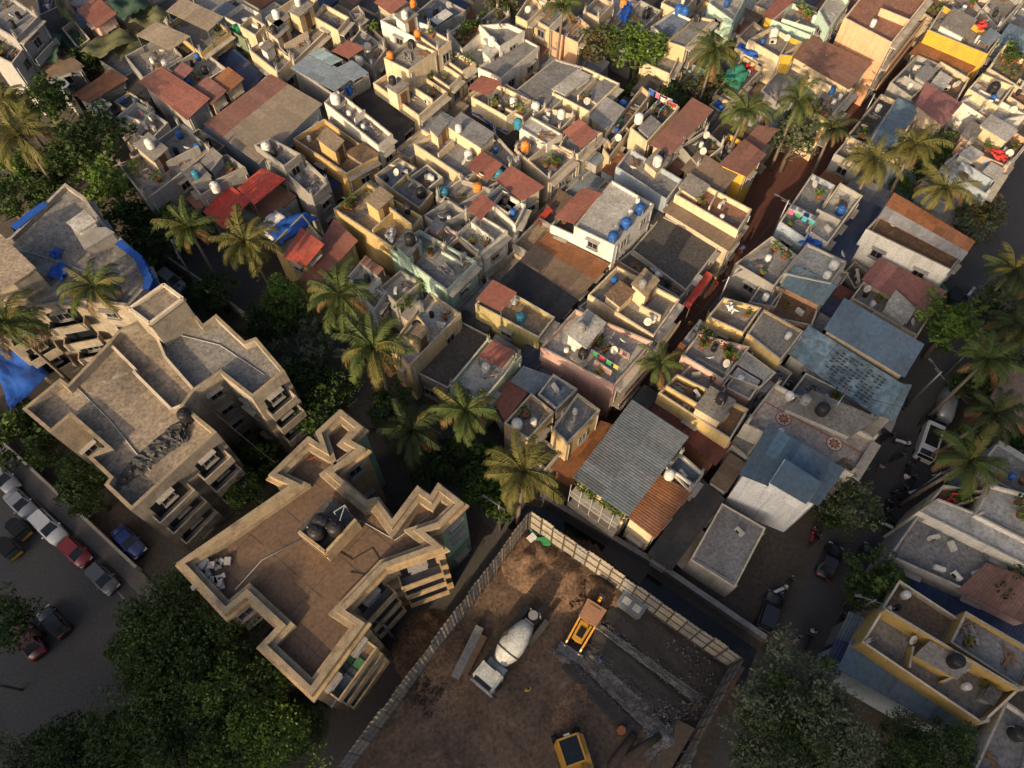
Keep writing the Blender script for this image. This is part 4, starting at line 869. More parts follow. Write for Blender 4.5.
# bright red canopies beside the palms
def canopy(label, pts, z, matn, tilt=.5, h0=3.5):
    P = [at(*p, z) for p in pts]; c = sum(P, Vector()) / 4; root = thing('sheet_canopy', (c.x, c.y, 0), 0, label, 'canopy'); sheet(root, P, matn, 0, tilt=tilt, name='canopy_sheet'); return root
canopy('bright red sheet canopy next to the palm row, smaller of two', [(203,212), (224,229), (252,204), (230,187)], 6.0, 'brightred')
canopy('bright red sheet canopy with deep folds beside the blue tarpaulin', [(237,188), (254,205), (287,182), (263,171)], 6.6, 'brightred')
canopy('dull brown sheet canopy beside the bright red ones', [(186,199), (199,212), (217,196), (204,186)], 5.5, 'dullred')
tarp([at(*p, 5.4) for p in ((258,226), (272,240), (292,222), (275,208))], 'tarp_white', 'crumpled white sheet over a low roof by the red canopies')
tarp([at(*p, 5.0) for p in ((244,228), (262,243), (278,232), (262,218))], 'net_olive', 'olive cloth over a low shed by the white sheet')
# ---- top centre (third crop)
H(3, 7.0, (55,350), (195,425), (365,270), 'grey', 'grey', 'house with wide bare grey roof', 'above the white tanks', T=(212,225), par=.2, clut=0)
H(3, 7.2, (200,355), (345,430), (460,320), 'cream', 'grey', 'cream house with white framed roof cage', 'behind the grey green sheet', T=(318,255), ex=[('room',(205,340),(250,362),(345,290),.7,'white','white'),('bar',(300,365),(370,295)),('room',(340,365),(375,395),(445,325),.5)], clut=5, bal=1)
H(3, 6.8, (345,450), (415,500), (475,425), 'beige', ('grey', True), 'hut with grey green sheet roof', 'and green cloth side', T=(408,382))
tarp([cat_(3, p, 5.9) for p in ((420,470), (424,500), (472,450), (470,428))], 'tarp_green', 'green cloth side hanging under the grey green sheet')
H(3, 6.2, (400,520), (425,560), (580,360), 'sand', 'dark', 'low sand walled yard with dark terrace', 'between cage house and tank house', T=(545,330), ex=[('tank',(472,395),'blue',.6)], clut=3)
H(3, 7.6, (500,490), (565,545), (690,410), 'cream', 'dark', 'cream house with laundry covered roof', 'next to the long red sheet roof', T=(620,370), ex=[('tank',(535,448),'white',.65,.5),('room',(535,490),(570,520),(615,475),.8,'grey','grey'),('line',(600,420)),('line',(640,425)),('line',(610,400)),('line',(625,440))], clut=5, kinds=['line','drum','pot'])
H(3, 7.6, (580,555), (655,590), (815,430), 'cream', ('dullred', False), 'long house with smooth red sheet roof', 'beside the dark trees', T=(738,385))
H(3, 6.8, (445,640), (640,768), (700,690), 'bluegrey', 'grey', 'house under blue grey slope with white tank', 'behind the white block', T=(500,570), ex=[('room',(560,620),(600,655),(650,605),1.2,'cream','conc'),('tank',(607,612),'white',.65,1.2),('tank',(620,590),'black',.45,1.2)], clut=3)
H(3, 6.0, (395,570), (420,605), (500,500), 'cream', 'dark', 'small cream lean to', 'beside the laundry roof', T=(480,480), clut=1)
H(3, 6.4, (700,650), (840,745), (905,680), 'beige', ('planks', True), 'house with rusty plank sheets', 'beside the yellow tin house', T=(760,588))
H(3, 7.2, (845,630), (945,675), (1015,600), 'brightyellow', ('dullred', True), 'yellow house with red brown roof', 'at the lane end', T=(935,545))
H(3, 5.8, (815,580), (850,625), (935,545), 'brightyellow', 'dark', 'yellow walled terrace', 'behind the red brown roof', T=(880,512), clut=2)
H(3, 6.6, (935,545), (1000,575), (1060,505), 'beige', ('dullred', True), 'small red brown roof', 'under the palms beside the yellow terrace', T=(990,490))
H(3, 6.6, (690,560), (760,640), (860,560), 'grey', 'dark', 'dark cluttered yard roof', 'between red sheet and plank sheets', T=(790,500), clut=6, par=.4)
H(3, 7.0, (-30,390), (90,450), (150,395), 'cream', 'brown', 'cream house with rusty cluttered roof', 'over the slate shed', T=(20,320), ex=[('tank',(137,405),'white',.7)], clut=5)
H(3, 7.0, (120,450), (230,500), (290,440), 'beige', 'grey', 'narrow house with railings and white tanks', 'behind the bluish white slab', T=(170,410), ex=[('tank',(236,432),'white',.6)], clut=3)
H(3, 7.4, (75,490), (180,555), (240,515), 'white', 'white', 'bluish white slab house with blue tank', 'beside the folded red canopy', T=(120,445), par=.25, clut=1, ex=[('tank',(70,468),'teal',.65)])
H(3, 7.0, (225,560), (300,595), (395,510), 'beige', 'grey', 'house with folded red canopy', 'over its lane front terrace', T=(280,470), ex=[('sheet',(240,505),(310,568),(375,522),'red',2.0)], bal=1, clut=1)
H(3, 6.8, (55,570), (190,690), (290,600), 'beige', 'grey', 'beige house with orange tank', 'and planter terrace over the lane', T=(150,520), ex=[('tank',(97,555),'orange',.65,.5),('room',(60,560),(100,590),(150,540),.5),('pot',(200,620),4),('bar',(110,610),(180,555))], bal=1, clut=3)
H(3, 7.2, (-15,690), (85,768), (165,725), 'beige', ('red', True), 'house with big square red roof', 'over the lane of railings', T=(42,645))
H(3, 6.6, (-80,560), (40,660), (80,620), 'grey', 'conc', 'grey terrace behind square red roof', 'with water pipes', T=(-20,510), clut=4)
H(7, 7.2, (-30,90), (60,175), (100,95), 'white', 'blue', 'white terrace house below square red roof', 'with bluish floor', T=(10,40), bal='bars', clut=2)
H(3, 8.0, (130,75), (190,110), (255,40), 'sand', 'grey', 'sand house with wide grey roofs', 'above the orange shop fronts', T=(200,-5), par=.2, clut=1, bal='bars')
H(3, 7.4, (190,110), (245,140), (310,80), 'peach', 'conc', 'orange fronted house with open windows', 'behind the slim palm', T=(255,30), bal=1, clut=1)
H(3, 7.4, (250,140), (300,165), (345,100), 'peach', 'conc', 'peach house beside brown tree', 'on the tree lined street', T=(300,60), bal=1, clut=1)
H(3, 8.5, (60,60), (105,85), (165,30), 'sand', 'conc', 'sand coloured flats with dark balconies', 'at the top of the tree street', T=(120,-30), bal='bars')
H(3, 7.0, (320,40), (380,70), (440,10), 'beige', 'conc', 'beige house with orange tank', 'at the top edge by the blue tarpaulin', T=(380,-20), ex=[('tank',(475,8),'orange',.6)], clut=2)
H(3, 6.6, (440,100), (520,140), (620,40), 'grey', 'grey', 'grey roofed house with hanging blue tarpaulin', 'above the bright tree', T=(540,0), ex=[('tarp',[(450,60),(480,85),(512,20),(490,-5)],'tarp_blue',1.0),('tank',(562,48),'black',.6)], clut=3)
H(3, 7.6, (580,100), (655,150), (740,75), 'white', 'blue', 'white house with two blue tanks', 'and pale blue roof', T=(665,40), par=.3, ex=[('tank',(688,30),'blue',.65),('tank',(712,38),'blue',.65)], clut=0)
H(3, 7.6, (642,160), (712,182), (825,75), 'sand', 'grey', 'grey ribbed house with sand side wall', 'and a lone black tank', T=(750,60), par=.3, ex=[('tank',(760,58),'black',.6)], clut=0, bal=1)
H(3, 6.0, (540,235), (655,285), (690,215), 'cream', 'conc', 'cream fronted terrace', 'under the bright green tree', T=(590,170), bal=1, clut=2)
H(3, 7.0, (620,10), (700,50), (760,-20), 'cream', 'conc', 'cream house with tall pillars', 'at the top edge behind blue tanks', T=(680,-50), clut=2)
H(3, 8.0, (800,10), (895,80), (960,-40), 'mint', 'white', 'mint green house', 'at the top edge above the lane', T=(870,-70), clut=1)
H(3, 6.4, (915,140), (1000,215), (1050,140), 'beige', 'conc', 'beige house with blue tarpaulin edge', 'near the tall palm', T=(975,80), ex=[('tarp',[(905,180),(985,225),(1005,205),(925,160)],'tarp_blue',.5)], clut=3)
H(3, 5.2, (820,360), (885,395), (1010,260), 'sand', 'dark', 'sand walled yard with green tarpaulin', 'under the palm crown', T=(935,215), ex=[('tarp',[(848,300),(915,340),(962,270),(905,235)],'tarp_green',.8),('chair',(945,255),2)], clut=2)
H(3, 5.0, (805,400), (850,435), (900,385), 'beige', 'blue', 'small hut with blue tarpaulin front', 'between the two palms', T=(860,355), ex=[('tarp',[(808,405),(850,430),(868,400),(825,378)],'tarp_blue',.3)], clut=0)
# ---- top right (fourth crop)
H(4, 7.4, (-60,150), (60,220), (145,165), 'cream', 'conc', 'cream house with dome tank', 'below the mint terraces', T=(30,100), ex=[('tank',(42,120),'white',.7)], clut=3)
H(4, 7.6, (60,210), (110,215), (150,160), 'brightyellow', 'conc', 'narrow yellow house', 'next to the brown sheet hall', T=(100,140), clut=0)
H(4, 7.6, (30,75), (180,135), (240,60), 'mint', 'conc', 'mint green terrace house', 'with planted roof and white tank', T=(110,10), ex=[('tank',(200,68),'white',.6),('pot',(160,55),5),('bar',(70,70),(200,110))], clut=4, bal='bars')
H(4, 9.0, (210,40), (250,110), (330,5), 'mint', 'white', 'tall pale green house', 'at the top edge beside the peach block', T=(280,-60), clut=0)
H(4, 7.4, (0,60), (50,80), (110,0), 'brightyellow', ('red', True), 'small yellow hut with red roof', 'at the top edge', T=(60,-20))
H(4, 9.5, (308,68), (492,165), (640,-20), 'peach', 'terr', 'tall peach block with blank side wall', 'beside the red paved lane', T=(450,-110), ex=[('bar',(450,30),(560,75))], clut=2, bal=1)
H(4, 6.0, (240,100), (430,215), (490,160), 'darkgrey', ('dark', True), 'shed with dark patched roof', 'in the shade of the peach block', T=(310,65))
H(4, 5.4, (200,140), (400,250), (440,215), 'grey', ('navy', True), 'narrow shed with blue and grey roof', 'beside the red brown hall', T=(240,105))
H(4, 6.8, (100,210), (325,340), (408,250), 'cream', ('brown', False), 'hall with big red brown roof', 'above the palms by the red lane', T=(180,143))
H(4, 5.2, (-10,345), (75,420), (185,265), 'grey', 'grey', 'flat plain grey roofed house', 'next to a palm below the brown hall', T=(100,215), par=.2, clut=1)
H(4, 6.2, (165,420), (240,470), (350,340), 'cream', 'conc', 'cream house with cluttered courtyard roof', 'fronting the red lane', T=(240,300), ex=[('bar',(200,300),(260,330)),('junk',(260,390),2)], clut=8, bal='bars')
H(4, 4.8, (-30,235), (40,270), (90,230), 'offwhite', 'blue', 'low house with blue tarpaulin heap', 'near the cream dome tank house', T=(20,195), ex=[('tarp',[(-10,235),(50,262),(85,235),(30,212)],'tarp_blue',.5)], clut=1)
H(4, 7.8, (630,115), (860,210), (905,150), 'brightyellow', 'conc', 'bright yellow house with long blank wall', 'across the red lane', T=(690,20), ex=[('room',(680,95),(765,140),(815,75),.9,'white','conc'),('tarp',[(815,95),(840,115),(865,90),(835,70)],'tarp_red',1.0),('sheet',(825,150),(865,178),(905,140),'bluegrey',1.2)], clut=3)
H(4, 6.6, (600,40), (680,95), (740,10), 'beige', 'brown', 'beige corner house', 'where the red lane leaves the picture', T=(660,-30), clut=3)
H(4, 6.8, (690,30), (800,85), (870,0), 'pink', 'conc', 'pinkish terrace house', 'behind the bright yellow wall', T=(760,-40), clut=4)
H(4, 6.8, (800,0), (900,110), (990,10), 'grey', 'conc', 'grey top corner house', 'behind the blue roofed corner', T=(900,-70), clut=4)
H(4, 6.4, (895,160), (1010,200), (1060,150), 'bluegrey', ('blue', True), 'house with light blue roof', 'at the edge above the roof garden', T=(940,100))
H(4, 5.8, (560,205), (790,275), (850,215), 'grey', ('rust', True), 'shed with dark red roof and white edge', 'below the bright yellow wall', T=(620,145))
H(4, 6.2, (485,315), (570,375), (700,255), 'grey', 'grey', 'terrace house with grey boxes', 'beside the red paved lane', T=(590,210), ex=[('room',(585,290),(620,315),(660,270),1.4,'grey','grey'),('room',(640,325),(680,350),(720,300),1.2,'cream','white'),('bar',(540,290),(610,330))], clut=6)
H(4, 6.4, (590,320), (740,390), (790,300), 'beige', 'brown', 'brown cluttered roof house', 'behind the grey box terrace', T=(680,235), clut=6)
H(4, 6.8, (585,400), (685,480), (752,405), 'beige', ('pinkred', True), 'house with two pink red sheets', 'near the palms by the red lane', T=(620,325))
H(4, 5.6, (400,540), (480,590), (590,420), 'grey', ('blue', False), 'house with mottled blue sheet roof', 'above the palms', T=(510,385))
H(4, 6.0, (320,520), (400,560), (510,385), 'beige', 'dark', 'dark terrace house along the red lane', 'with a yellow wall end', T=(450,360), clut=5)
H(4, 5.6, (270,590), (370,640), (420,520), 'grey', 'grey', 'low grey terrace with debris', 'where the red lane passes the palms', T=(330,520), clut=6)
H(4, 5.2, (560,500), (650,560), (680,480), 'grey', 'tan', 'low tan roof', 'under palm fronds by the blue sheet', T=(600,440), clut=1)
H(4, 7.2, (860,260), (990,340), (1060,250), 'beige', 'olive', 'house with balustraded roof garden', 'at the picture edge', T=(910,190), ex=[('pot',(930,220),7),('pot',(970,230),6),('pot',(950,200),6)], clut=5, kinds=['pot'], bal=1)
H(4, 7.4, (785,340), (900,410), (960,330), 'cream', 'white', 'cream house with dark water pit', 'near the roof garden', T=(840,280), ex=[('tank',(888,330),'black',.8)], clut=2)
H(4, 7.0, (755,390), (880,470), (1010,440), 'white', 'white', 'white stepped terraces', 'catching sun beside the roof garden', T=(830,340), clut=3)
H(4, 7.0, (940,370), (1000,410), (1060,340), 'beige', 'terr', 'brown roofed corner house', 'below the roof garden', T=(980,300), clut=1)
H(4, 6.8, (740,560), (940,640), (1020,540), 'peach', 'conc', 'peach house with sunlit steps', 'near the shaded road', T=(830,420), ex=[('room',(835,480),(930,540),(970,500),1.6,'cream','white'),('room',(760,520),(800,545),(840,490),1.2),('tarp',[(860,585),(925,620),(945,600),(885,565)],'tarp_red',.8)], clut=6)
H(4, 6.6, (680,640), (860,750), (925,650), 'bluegrey', 'white', 'pale blue house with rounded balcony', 'at the road bend', T=(770,560), ex=[('room',(840,665),(885,690),(920,650),1.0,'mint','white'),('bar',(760,620),(880,690)),('room',(755,590),(800,620),(840,590),1.0,'white','white')], clut=5, bal=1)
H(4, 3.6, (690,500), (720,560), (800,430), 'darkgrey', 'dark', 'dark shed roof', 'in the gap beside the peach steps', T=(770,400), par=.1, clut=0)
mat('tin_patched', (.16,.235,.27), .6, .5, .8, bump=.1, dirt=(.36,.38,.36), spec=.3, fine=2.0, lo=.6, hi=1.3, tint=True)
# ---- centre (seventh crop)
H(7, 7.8, (285,178), (440,252), (592,92), 'white', 'white', 'white block with blue tanks', 'and grey speckled roof', T=(430,0), par=.35, ex=[('tank',(435,212),'blue',.72),('tank',(485,160),'blue',.72),('tank',(540,105),'blue',.68)], clut=0, cop=M['coping'])
for c_ in ((447,190),(500,130),(528,85)): clutter('drum', (*cat_(7, c_, 7.6).xy, 7.45), 'white block with blue tanks', random.Random(3))
H(7, 6.4, (193,172), (283,212), (425,40), 'white', 'dark', 'low white terrace with red sheets', 'beside the white block with blue tanks', T=(340,25), ex=[('sheet',(208,142),(285,168),(388,62),'red',1.6),('sheet',(268,88),(330,110),(392,58),'red',1.9)], clut=2)
canopy('small bright red awning over the lane by the railings', [cc(7, p) for p in ((130,160), (152,172), (202,120), (185,104))], 4.5, 'brightred', .2)
H(7, 4.8, (5,385), (215,550), (415,330), 'darkgrey', ('dark', True, .3, [(0,'dark'),(.4,'dark'),(.72,'planks'),(.86,'rust'),(1.0,'rust')]), 'low shed with patched dark and tiled roof', 'in front of the white block', T=(185,208))
H(7, 4.6, (505,268), (715,425), (850,248), 'grey', 'dark', 'wide low shed with flat brownish roof', 'beside the red paved lane', T=(622,135), par=.15, clut=0)
H(7, 4.2, (450,312), (690,455), (725,420), 'grey', 'dark', 'narrow rubble covered roof strip', 'between flat shed and cream rooms', T=(500,272), par=.3, clut=6, kinds=['junk','drum'])
H(7, 5.6, (628,115), (880,270), (928,215), 'beige', ('planks', True), 'long roof of grey brown planks', 'beside the red paved lane', T=(672,72))
H(7, 7.0, (672,55), (915,195), (968,112), 'cream', 'terr', 'cream house with dark window band', 'above the plank roof', T=(740,-10), ex=[('bar',(805,100),(835,45)),('room',(690,25),(760,70),(800,20),.8,'cream','conc')], clut=4)
H(7, 7.0, (338,440), (590,600), (690,458), 'cream', 'conc', 'cream house of many roof rooms', 'next to the narrow rubble strip', T=(450,330), ex=[('room',(408,440),(460,480),(512,428),1.8,'cream','brown'),('room',(510,398),(560,442),(608,385),2.4,'cream','tan'),('tank',(550,392),'grey',.5,2.4),('bar',(540,480),(620,520)),('bar',(455,480),(490,440))], clut=4, bal=1)
H(7, 4.8, (300,488), (525,650), (572,600), 'grey', 'blue', 'long grey roof strip', 'between the cream rooms and pink walled house', T=(345,452), par=.1, clut=0)
H(7, 7.0, (155,642), (440,790), (590,620), 'pink', 'white', 'pink walled house with white room', 'where washing dries on the terrace', T=(290,495), ex=[('room',(263,590),(330,640),(402,548),2.3,'white','white'),('tank',(313,557),'grey',.6,2.3),('room',(275,680),(320,715),(365,665),1.0,'beige','conc'),('tank',(320,660),'black',.6,1.0),('line',(400,715)),('pot',(375,630),5),('bar',(365,690),(430,735)),('bar',(415,620),(500,670),.9)], clut=4, bal=1)
H(11, 5.6, (45,42), (130,95), (192,32), 'grey', ('bluegrey', True), 'shed with smooth light blue roof', 'below the pink walled house', T=(90,-5))
H(11, 5.0, (-25,110), (20,190), (112,82), 'darkgrey', ('red', True), 'shed with rust red roof', 'beside the smooth light blue roof', T=(45,28))
H(11, 7.0, (15,203), (110,268), (208,160), 'sand', 'conc', 'sand house with stained roof and white tank', 'behind the large palm', T=(120,88), ex=[('tank',(65,205),'white',.65)], clut=2)
H(11, 7.0, (145,92), (218,152), (298,72), 'grey', 'blue', 'bluish stained roof slab', 'between sand house and light blue roof', T=(205,14), par=.3, clut=1)
H(11, 7.0, (200,225), (258,285), (385,152), 'sand', 'grey', 'sand walled house with grey slab roof', 'facing the rusty yard', T=(298,88), par=.4, clut=1)
H(11, 3.0, (200,375), (290,425), (450,225), 'brick', ('rust', True), 'low yard roof of rusted sheets', 'beside the big ribbed grey roof', T=(375,200))
H(11, 7.4, (288,412), (492,556), (716,262), 'cream', ('ribgrey', False), 'big house with ribbed grey sheet roof', 'above the dark canal', T=(507,124))
H(11, 6.2, (490,560), (595,640), (728,475), 'cream', ('rust', False), 'house with orange brown sheet roof', 'attached to the big ribbed grey roof', T=(610,408))
H(11, 6.6, (640,372), (730,470), (785,395), 'white', 'blue', 'small white terrace house', 'beside the orange brown sheet roof', T=(690,315), ex=[('tank',(653,398),'white',.58,.9),('bar',(665,385),(745,440))], clut=2)
H(11, 4.6, (562,152), (826,362), (888,282), 'brick', ('maroon', True), 'long low shed with maroon roof', 'below the yellow house row', T=(600,108))
H(11, 6.8, (608,88), (885,268), (955,150), 'yellow', 'brown', 'yellow house with black tank room', 'behind the long maroon roof', T=(680,15), ex=[('room',(754,142),(845,195),(900,118),2.0,'cream','conc'),('tank',(853,104),'black',.62,2.0),('bar',(640,60),(760,130)),('bar',(850,190),(880,165))], clut=4)
H(11, 2.9, (570,710), (655,765), (855,500), 'darkgrey', ('dark', True), 'dark corrugated alley roof', 'between white blue roofed house and rust sheets', T=(770,425))
H(11, 4.6, (885,285), (950,335), (1035,215), 'grey', 'grey', 'plain grey roof strip', 'behind the blue roofed white house', T=(960,165), par=.15, clut=0)
H(0, 3.5, (690,560), (735,588), (766,528), 'concrete', 'grey', 'low house with plain concrete slab', 'beside the canal wall', T=(722,503), par=.12, clut=1)
H(12, 7.2, (-75,205), (345,400), (432,262), 'offwhite', 'blush', 'white terrace with two round red medallions', 'between blue roofs and the road', T=(45,50), ex=[('room',(88,145),(330,250),(430,185),.9,'offwhite','conc'),('tank',(165,110),'grey',.6,.9),('tank',(230,145),'black',.75,.9),('line',(280,130)),('drum',(100,110),2)], clut=2, bal=1)
H(8, 6.6, (236,572), (538,752), (604,638), 'beige', ('blue', True), 'house with long blue corrugated roof', 'beside the bright green tree', T=(306,464))
H(0, 5.6, (789,353), (878,416), (903,388), 'offwhite', ('patched', True), 'house with light blue patched roof', 'ending in a teal porch by the road', T=(808,328))
H(12, 5.2, (428,165), (500,192), (556,66), 'offwhite', ('teal', True), 'teal sheet porch', 'over the roadside', T=(490,55))
H(12, 5.6, (100,90), (400,190), (440,150), 'grey', 'grey', 'low grey roof with white boxes', 'between patched blue roof and medallion terrace', T=(160,10), clut=5)
# blue roofed white house on the canal corner
bw = H(0, 8.6, (741,474), (818,504), (842,470), 'cleanwhite', ('slateblue', True), 'white house with blue double roof', 'at the corner of the road', T=(768,427), win=0)
if True: roombox(bw, [(771,483), (805,503), (820,483), (785,461)], 8.0, 9.7, M['cleanwhite'], M['cleanwhite'], 'roof_room'); a_ = [at(*p, 9.95) for p in ((770,483), (806,504), (821,484), (785,460))]; sheet(bw, a_, 'slateblue', None, posts=False)
# ---- right of the red lane (eighth crop)
H(8, 7.0, (60,160), (160,228), (275,20), 'bluegrey', 'grey', 'grey blue house with glazed terrace', 'along the red paved lane', T=(185,-25), ex=[('bar',(110,95),(200,140)),('line',(130,170)),('drum',(155,150))], clut=4)
H(8, 7.0, (162,190), (245,245), (380,60), 'grey', 'white', 'house with pale roof and blue curtain', 'beside the dark blue roof', T=(292,10), ex=[('tank',(300,110),'blue',.62),('bar',(205,110),(295,155)),('tarp',[(132,240),(208,268),(240,232),(160,195)],'tarp_blue',.2)], clut=2)
H(8, 4.6, (238,265), (325,318), (442,115), 'grey', ('darkblue', True), 'low roof of dark blue sheets', 'between pale roof and white long house', T=(365,80))
wl = H(0, 7.2, (866,229), (951,270), (972,246), 'white', 'planks' if 'deck_planks' in M else 'brown', 'long white house under rusty roof', 'with sunlit upper wall by the road', T=(889,205), clut=1, bal=None)
sheet(wl, [at(*p, 9.0) for p in ((878,217), (962,261), (974,243), (893,194))], 'rust', 6.4, strips=[(0, 'rust'), (.45, 'grey'), (.75, 'rust'), (1, 'rust')])
H(8, 4.9, (380,382), (610,517), (692,435), 'beige', ('pinkred', True), 'house with pink red ribbed roof', 'below the long white house', T=(440,308))
H(8, 4.6, (335,452), (590,600), (640,520), 'beige', 'conc', 'low house with twin vent box', 'below the pink red roof', T=(385,385), ex=[('room',(475,478),(545,545),(578,492),1.4,'white','white'),('drum',(390,440))], clut=6)
H(8, 7.0, (78,358), (258,398), (318,312), 'offwhite', 'white', 'white slab house with pipes', 'above the teal sheet', T=(165,240), par=.3, ex=[('tank',(272,320),'white',.6),('tank',(245,360),'white',.5),('dish',(290,300))], clut=1)
H(8, 5.4, (-5,520), (185,560), (215,480), 'peach', 'brown', 'peach walled house under teal sheet', 'across from the yellow house', T=(75,410), ex=[('sheet',(62,405),(225,482),(280,408),'teal',1.9)], clut=2)
H(8, 6.6, (-110,320), (40,410), (130,290), 'grey', 'grey', 'grey terrace with black railings', 'along the red lane', T=(30,215), clut=5, kinds=['line','pot','drum','junk'])
H(8, 5.6, (-60,470), (45,490), (80,420), 'peach', 'blue', 'orange walled terrace', 'beside the grey railing terrace', T=(0,380), clut=2)
H(8, 7.0, (-65,590), (65,692), (152,580), 'yellow', 'conc', 'yellow walled house with blue drum', 'beside the light blue patched roof', T=(0,495), par=.3, ex=[('drum',(92,600))], clut=0)
H(7, 6.8, (797,525), (935,588), (1005,490), 'yellow', 'conc', 'pale yellow house with white cloth', 'by the red paved lane', T=(858,450), ex=[('tarp',[(865,480),(895,510),(905,480),(880,462)],'tarp_white',.7)], clut=3)
H(7, 5.2, (760,590), (960,690), (1010,600), 'grey', 'dark', 'dark flat roof strip', 'between pale yellow and pink terraces', T=(820,545), par=.15, clut=0)
H(7, 6.8, (698,672), (858,770), (960,640), 'pink', 'grey', 'pink house with green planted terrace', 'facing the red lane', T=(762,590), ex=[('pot',(870,660),5),('pot',(800,620),4)], clut=3)
H(7, 6.4, (860,745), (1000,800), (1060,740), 'grey', 'white', 'pale grey sheeted roof house', 'beside the pink house', T=(925,640), par=.2, clut=0)
H(11, 6.2, (690,20), (840,110), (900,30), 'cream', 'grey', 'cream walled terrace with long parapet', 'beside the lane palm', T=(760,-50), clut=3)
H(11, 6.2, (850,60), (960,115), (1010,40), 'pink', 'white', 'pink parapet house with pale roof', 'behind the yellow house', T=(910,-20), clut=1)
H(8, 4.4, (-20,760), (60,810), (110,740), 'offwhite', 'blue', 'small blue terrace with white chairs', 'beside the patched blue roof', T=(30,690), clut=4)
H(8, 3.2, (250,450), (298,482), (342,440), 'darkgrey', ('maroon', True), 'tiny dull red shed', 'in the gap behind the long blue roof', T=(290,412))
H(8, 3.4, (310,350), (350,420), (420,370), 'darkgrey', 'dark', 'dark courtyard roof with ducts', 'beside the long white house', T=(350,310), clut=5, kinds=['ac','drum','junk'])
# ---- right edge, lower
H(0, 7.2, (919,511), (1040,572), (1060,545), 'offwhite', 'white', 'pale house with sloping cream wall', 'below the roadside palms', T=(938,498), par=.15, clut=0)
H(0, 7.6, (975,515), (1040,548), (1070,505), 'white', 'white', 'white roofed house', 'at the edge above the sloping cream wall', T=(990,484), par=.5, clut=3)
H(12, 7.0, (640,500), (690,540), (880,470), 'beige', 'brown', 'small planted terrace', 'under the roadside palms', T=(690,440), ex=[('pot',(740,480),6)], clut=3, kinds=['pot','chair'])
H(0, 6.4, (889,556), (1010,610), (1040,560), 'grey', 'grey', 'old house with cracked grey roofs', 'along the shaded road', T=(918,515), ex=[('bar',(905,545),(1010,600))] if False else [], clut=9, kinds=['junk','drum','ac','pot'])
H(0, 6.4, (960,590), (1030,625), (1050,590), 'pink', ('brown', True), 'house with faded pink brown tin roof', 'at the picture edge beyond the blue strip', T=(985,565))
H(0, 7.0, (975,470), (1030,500), (1050,470), 'bluegrey', 'grey', 'grey blue terrace', 'at the picture edge by the palms', T=(1000,440), clut=4)
H(0, 6.8, (990,400), (1040,440), (1070,400), 'brick', ('planks', True), 'old brown plank roofed house', 'behind the roadside palms', T=(1010,365))
H(0, 4.2, (893,580), (1030,660), (1040,640), 'bluegrey', ('navy', True), 'long low navy sheet roof', 'behind the yellow house', T=(905,566))
yh = H(16, 7.6, (375,285), (840,600), (985,465), 'mustard', 'conc', 'yellow house with long open terraces', 'at the lower edge beside the road', T=(460,150), ex=[('room',(590,335),(740,420),(790,370),1.7,'mustard','conc'),('tank',(745,355),'black',.68,1.7),('bar',(560,380),(575,300)),('bar',(466,158),(975,462),2.0),('bar',(690,435),(790,390)),('room',(845,500),(880,520),(905,480),1.2,'grey','dark')], clut=3, par=1.0)
H(16, 7.0, (455,150), (700,305), (750,195), 'beige', 'brown', 'brown earthen roof terrace', 'beside the yellow house with open terraces', T=(520,45), clut=2)
H(16, 8.0, (715,285), (1000,470), (1060,330), 'mustard', 'grey', 'yellow house with grey mottled roof', 'at the picture corner', T=(775,165), ex=[('junk',(800,255),2)], clut=2)
H(16, 5.4, (290,385), (760,650), (830,590), 'bluegrey', ('blue', True), 'long blue sheet roof', 'leaning against the yellow terrace house', T=(335,280))
H(16, 4.4, (228,385), (285,410), (330,300), 'bluegrey', ('navy', True), 'small blue sheet porch', 'beside the long blue sheet roof', T=(275,280))
H(16, 4.0, (280,280), (340,290), (390,205), 'darkgrey', ('bluegrey', True), 'grey roadside porch', 'in front of the yellow terrace house', T=(325,175))
H(16, 7.4, (800,790), (1000,850), (1060,600), 'white', 'grey', 'white walled house with black tank', 'in the lower corner', T=(930,510), ex=[('tank',(985,635),'black',.75)], clut=1)
# patterned teal panels on the patched roof, medallions on the terrace floor
def medallion(px, z, label):
    p = cat_(12, px, z); b = MB()
    def disc(r, zz, mi, n=24): b.prism([(p.x + r * math.cos(2 * math.pi * k / n), p.y + r * math.sin(2 * math.pi * k / n)) for k in range(n)], z, zz, mi)
    disc(.75, z + .012, 0); disc(.66, z + .018, 1)
    for k in range(8):
        a = k * math.pi / 4; c = Vector((math.cos(a), math.sin(a))); s = Vector((-c.y, c.x)); o = Vector((p.x, p.y)); b.prism(ccw([tuple(o + c * .08), tuple(o + c * .34 + s * .13), tuple(o + c * .58), tuple(o + c * .34 - s * .13)]), z, z + .024 + .0005 * k, 0)
    disc(.16, z + .032, 2); return tag(b.build('floor_medallion', [M['med_red'], M['med_cream'], M['med_gold']]), label, 'medallion')
mat('med_red', (.28, .06, .05), .8, .3, 3); mat('med_cream', (.5, .45, .33), .8, .3, 3); mat('med_gold', (.4, .28, .08), .8, .3, 3)
medallion((75,187), 6.555, 'round red star medallion set in the white terrace floor, nearer the blue double roof ridge'); medallion((270,283), 6.555, 'round red star medallion set in the white terrace floor, nearer the road')

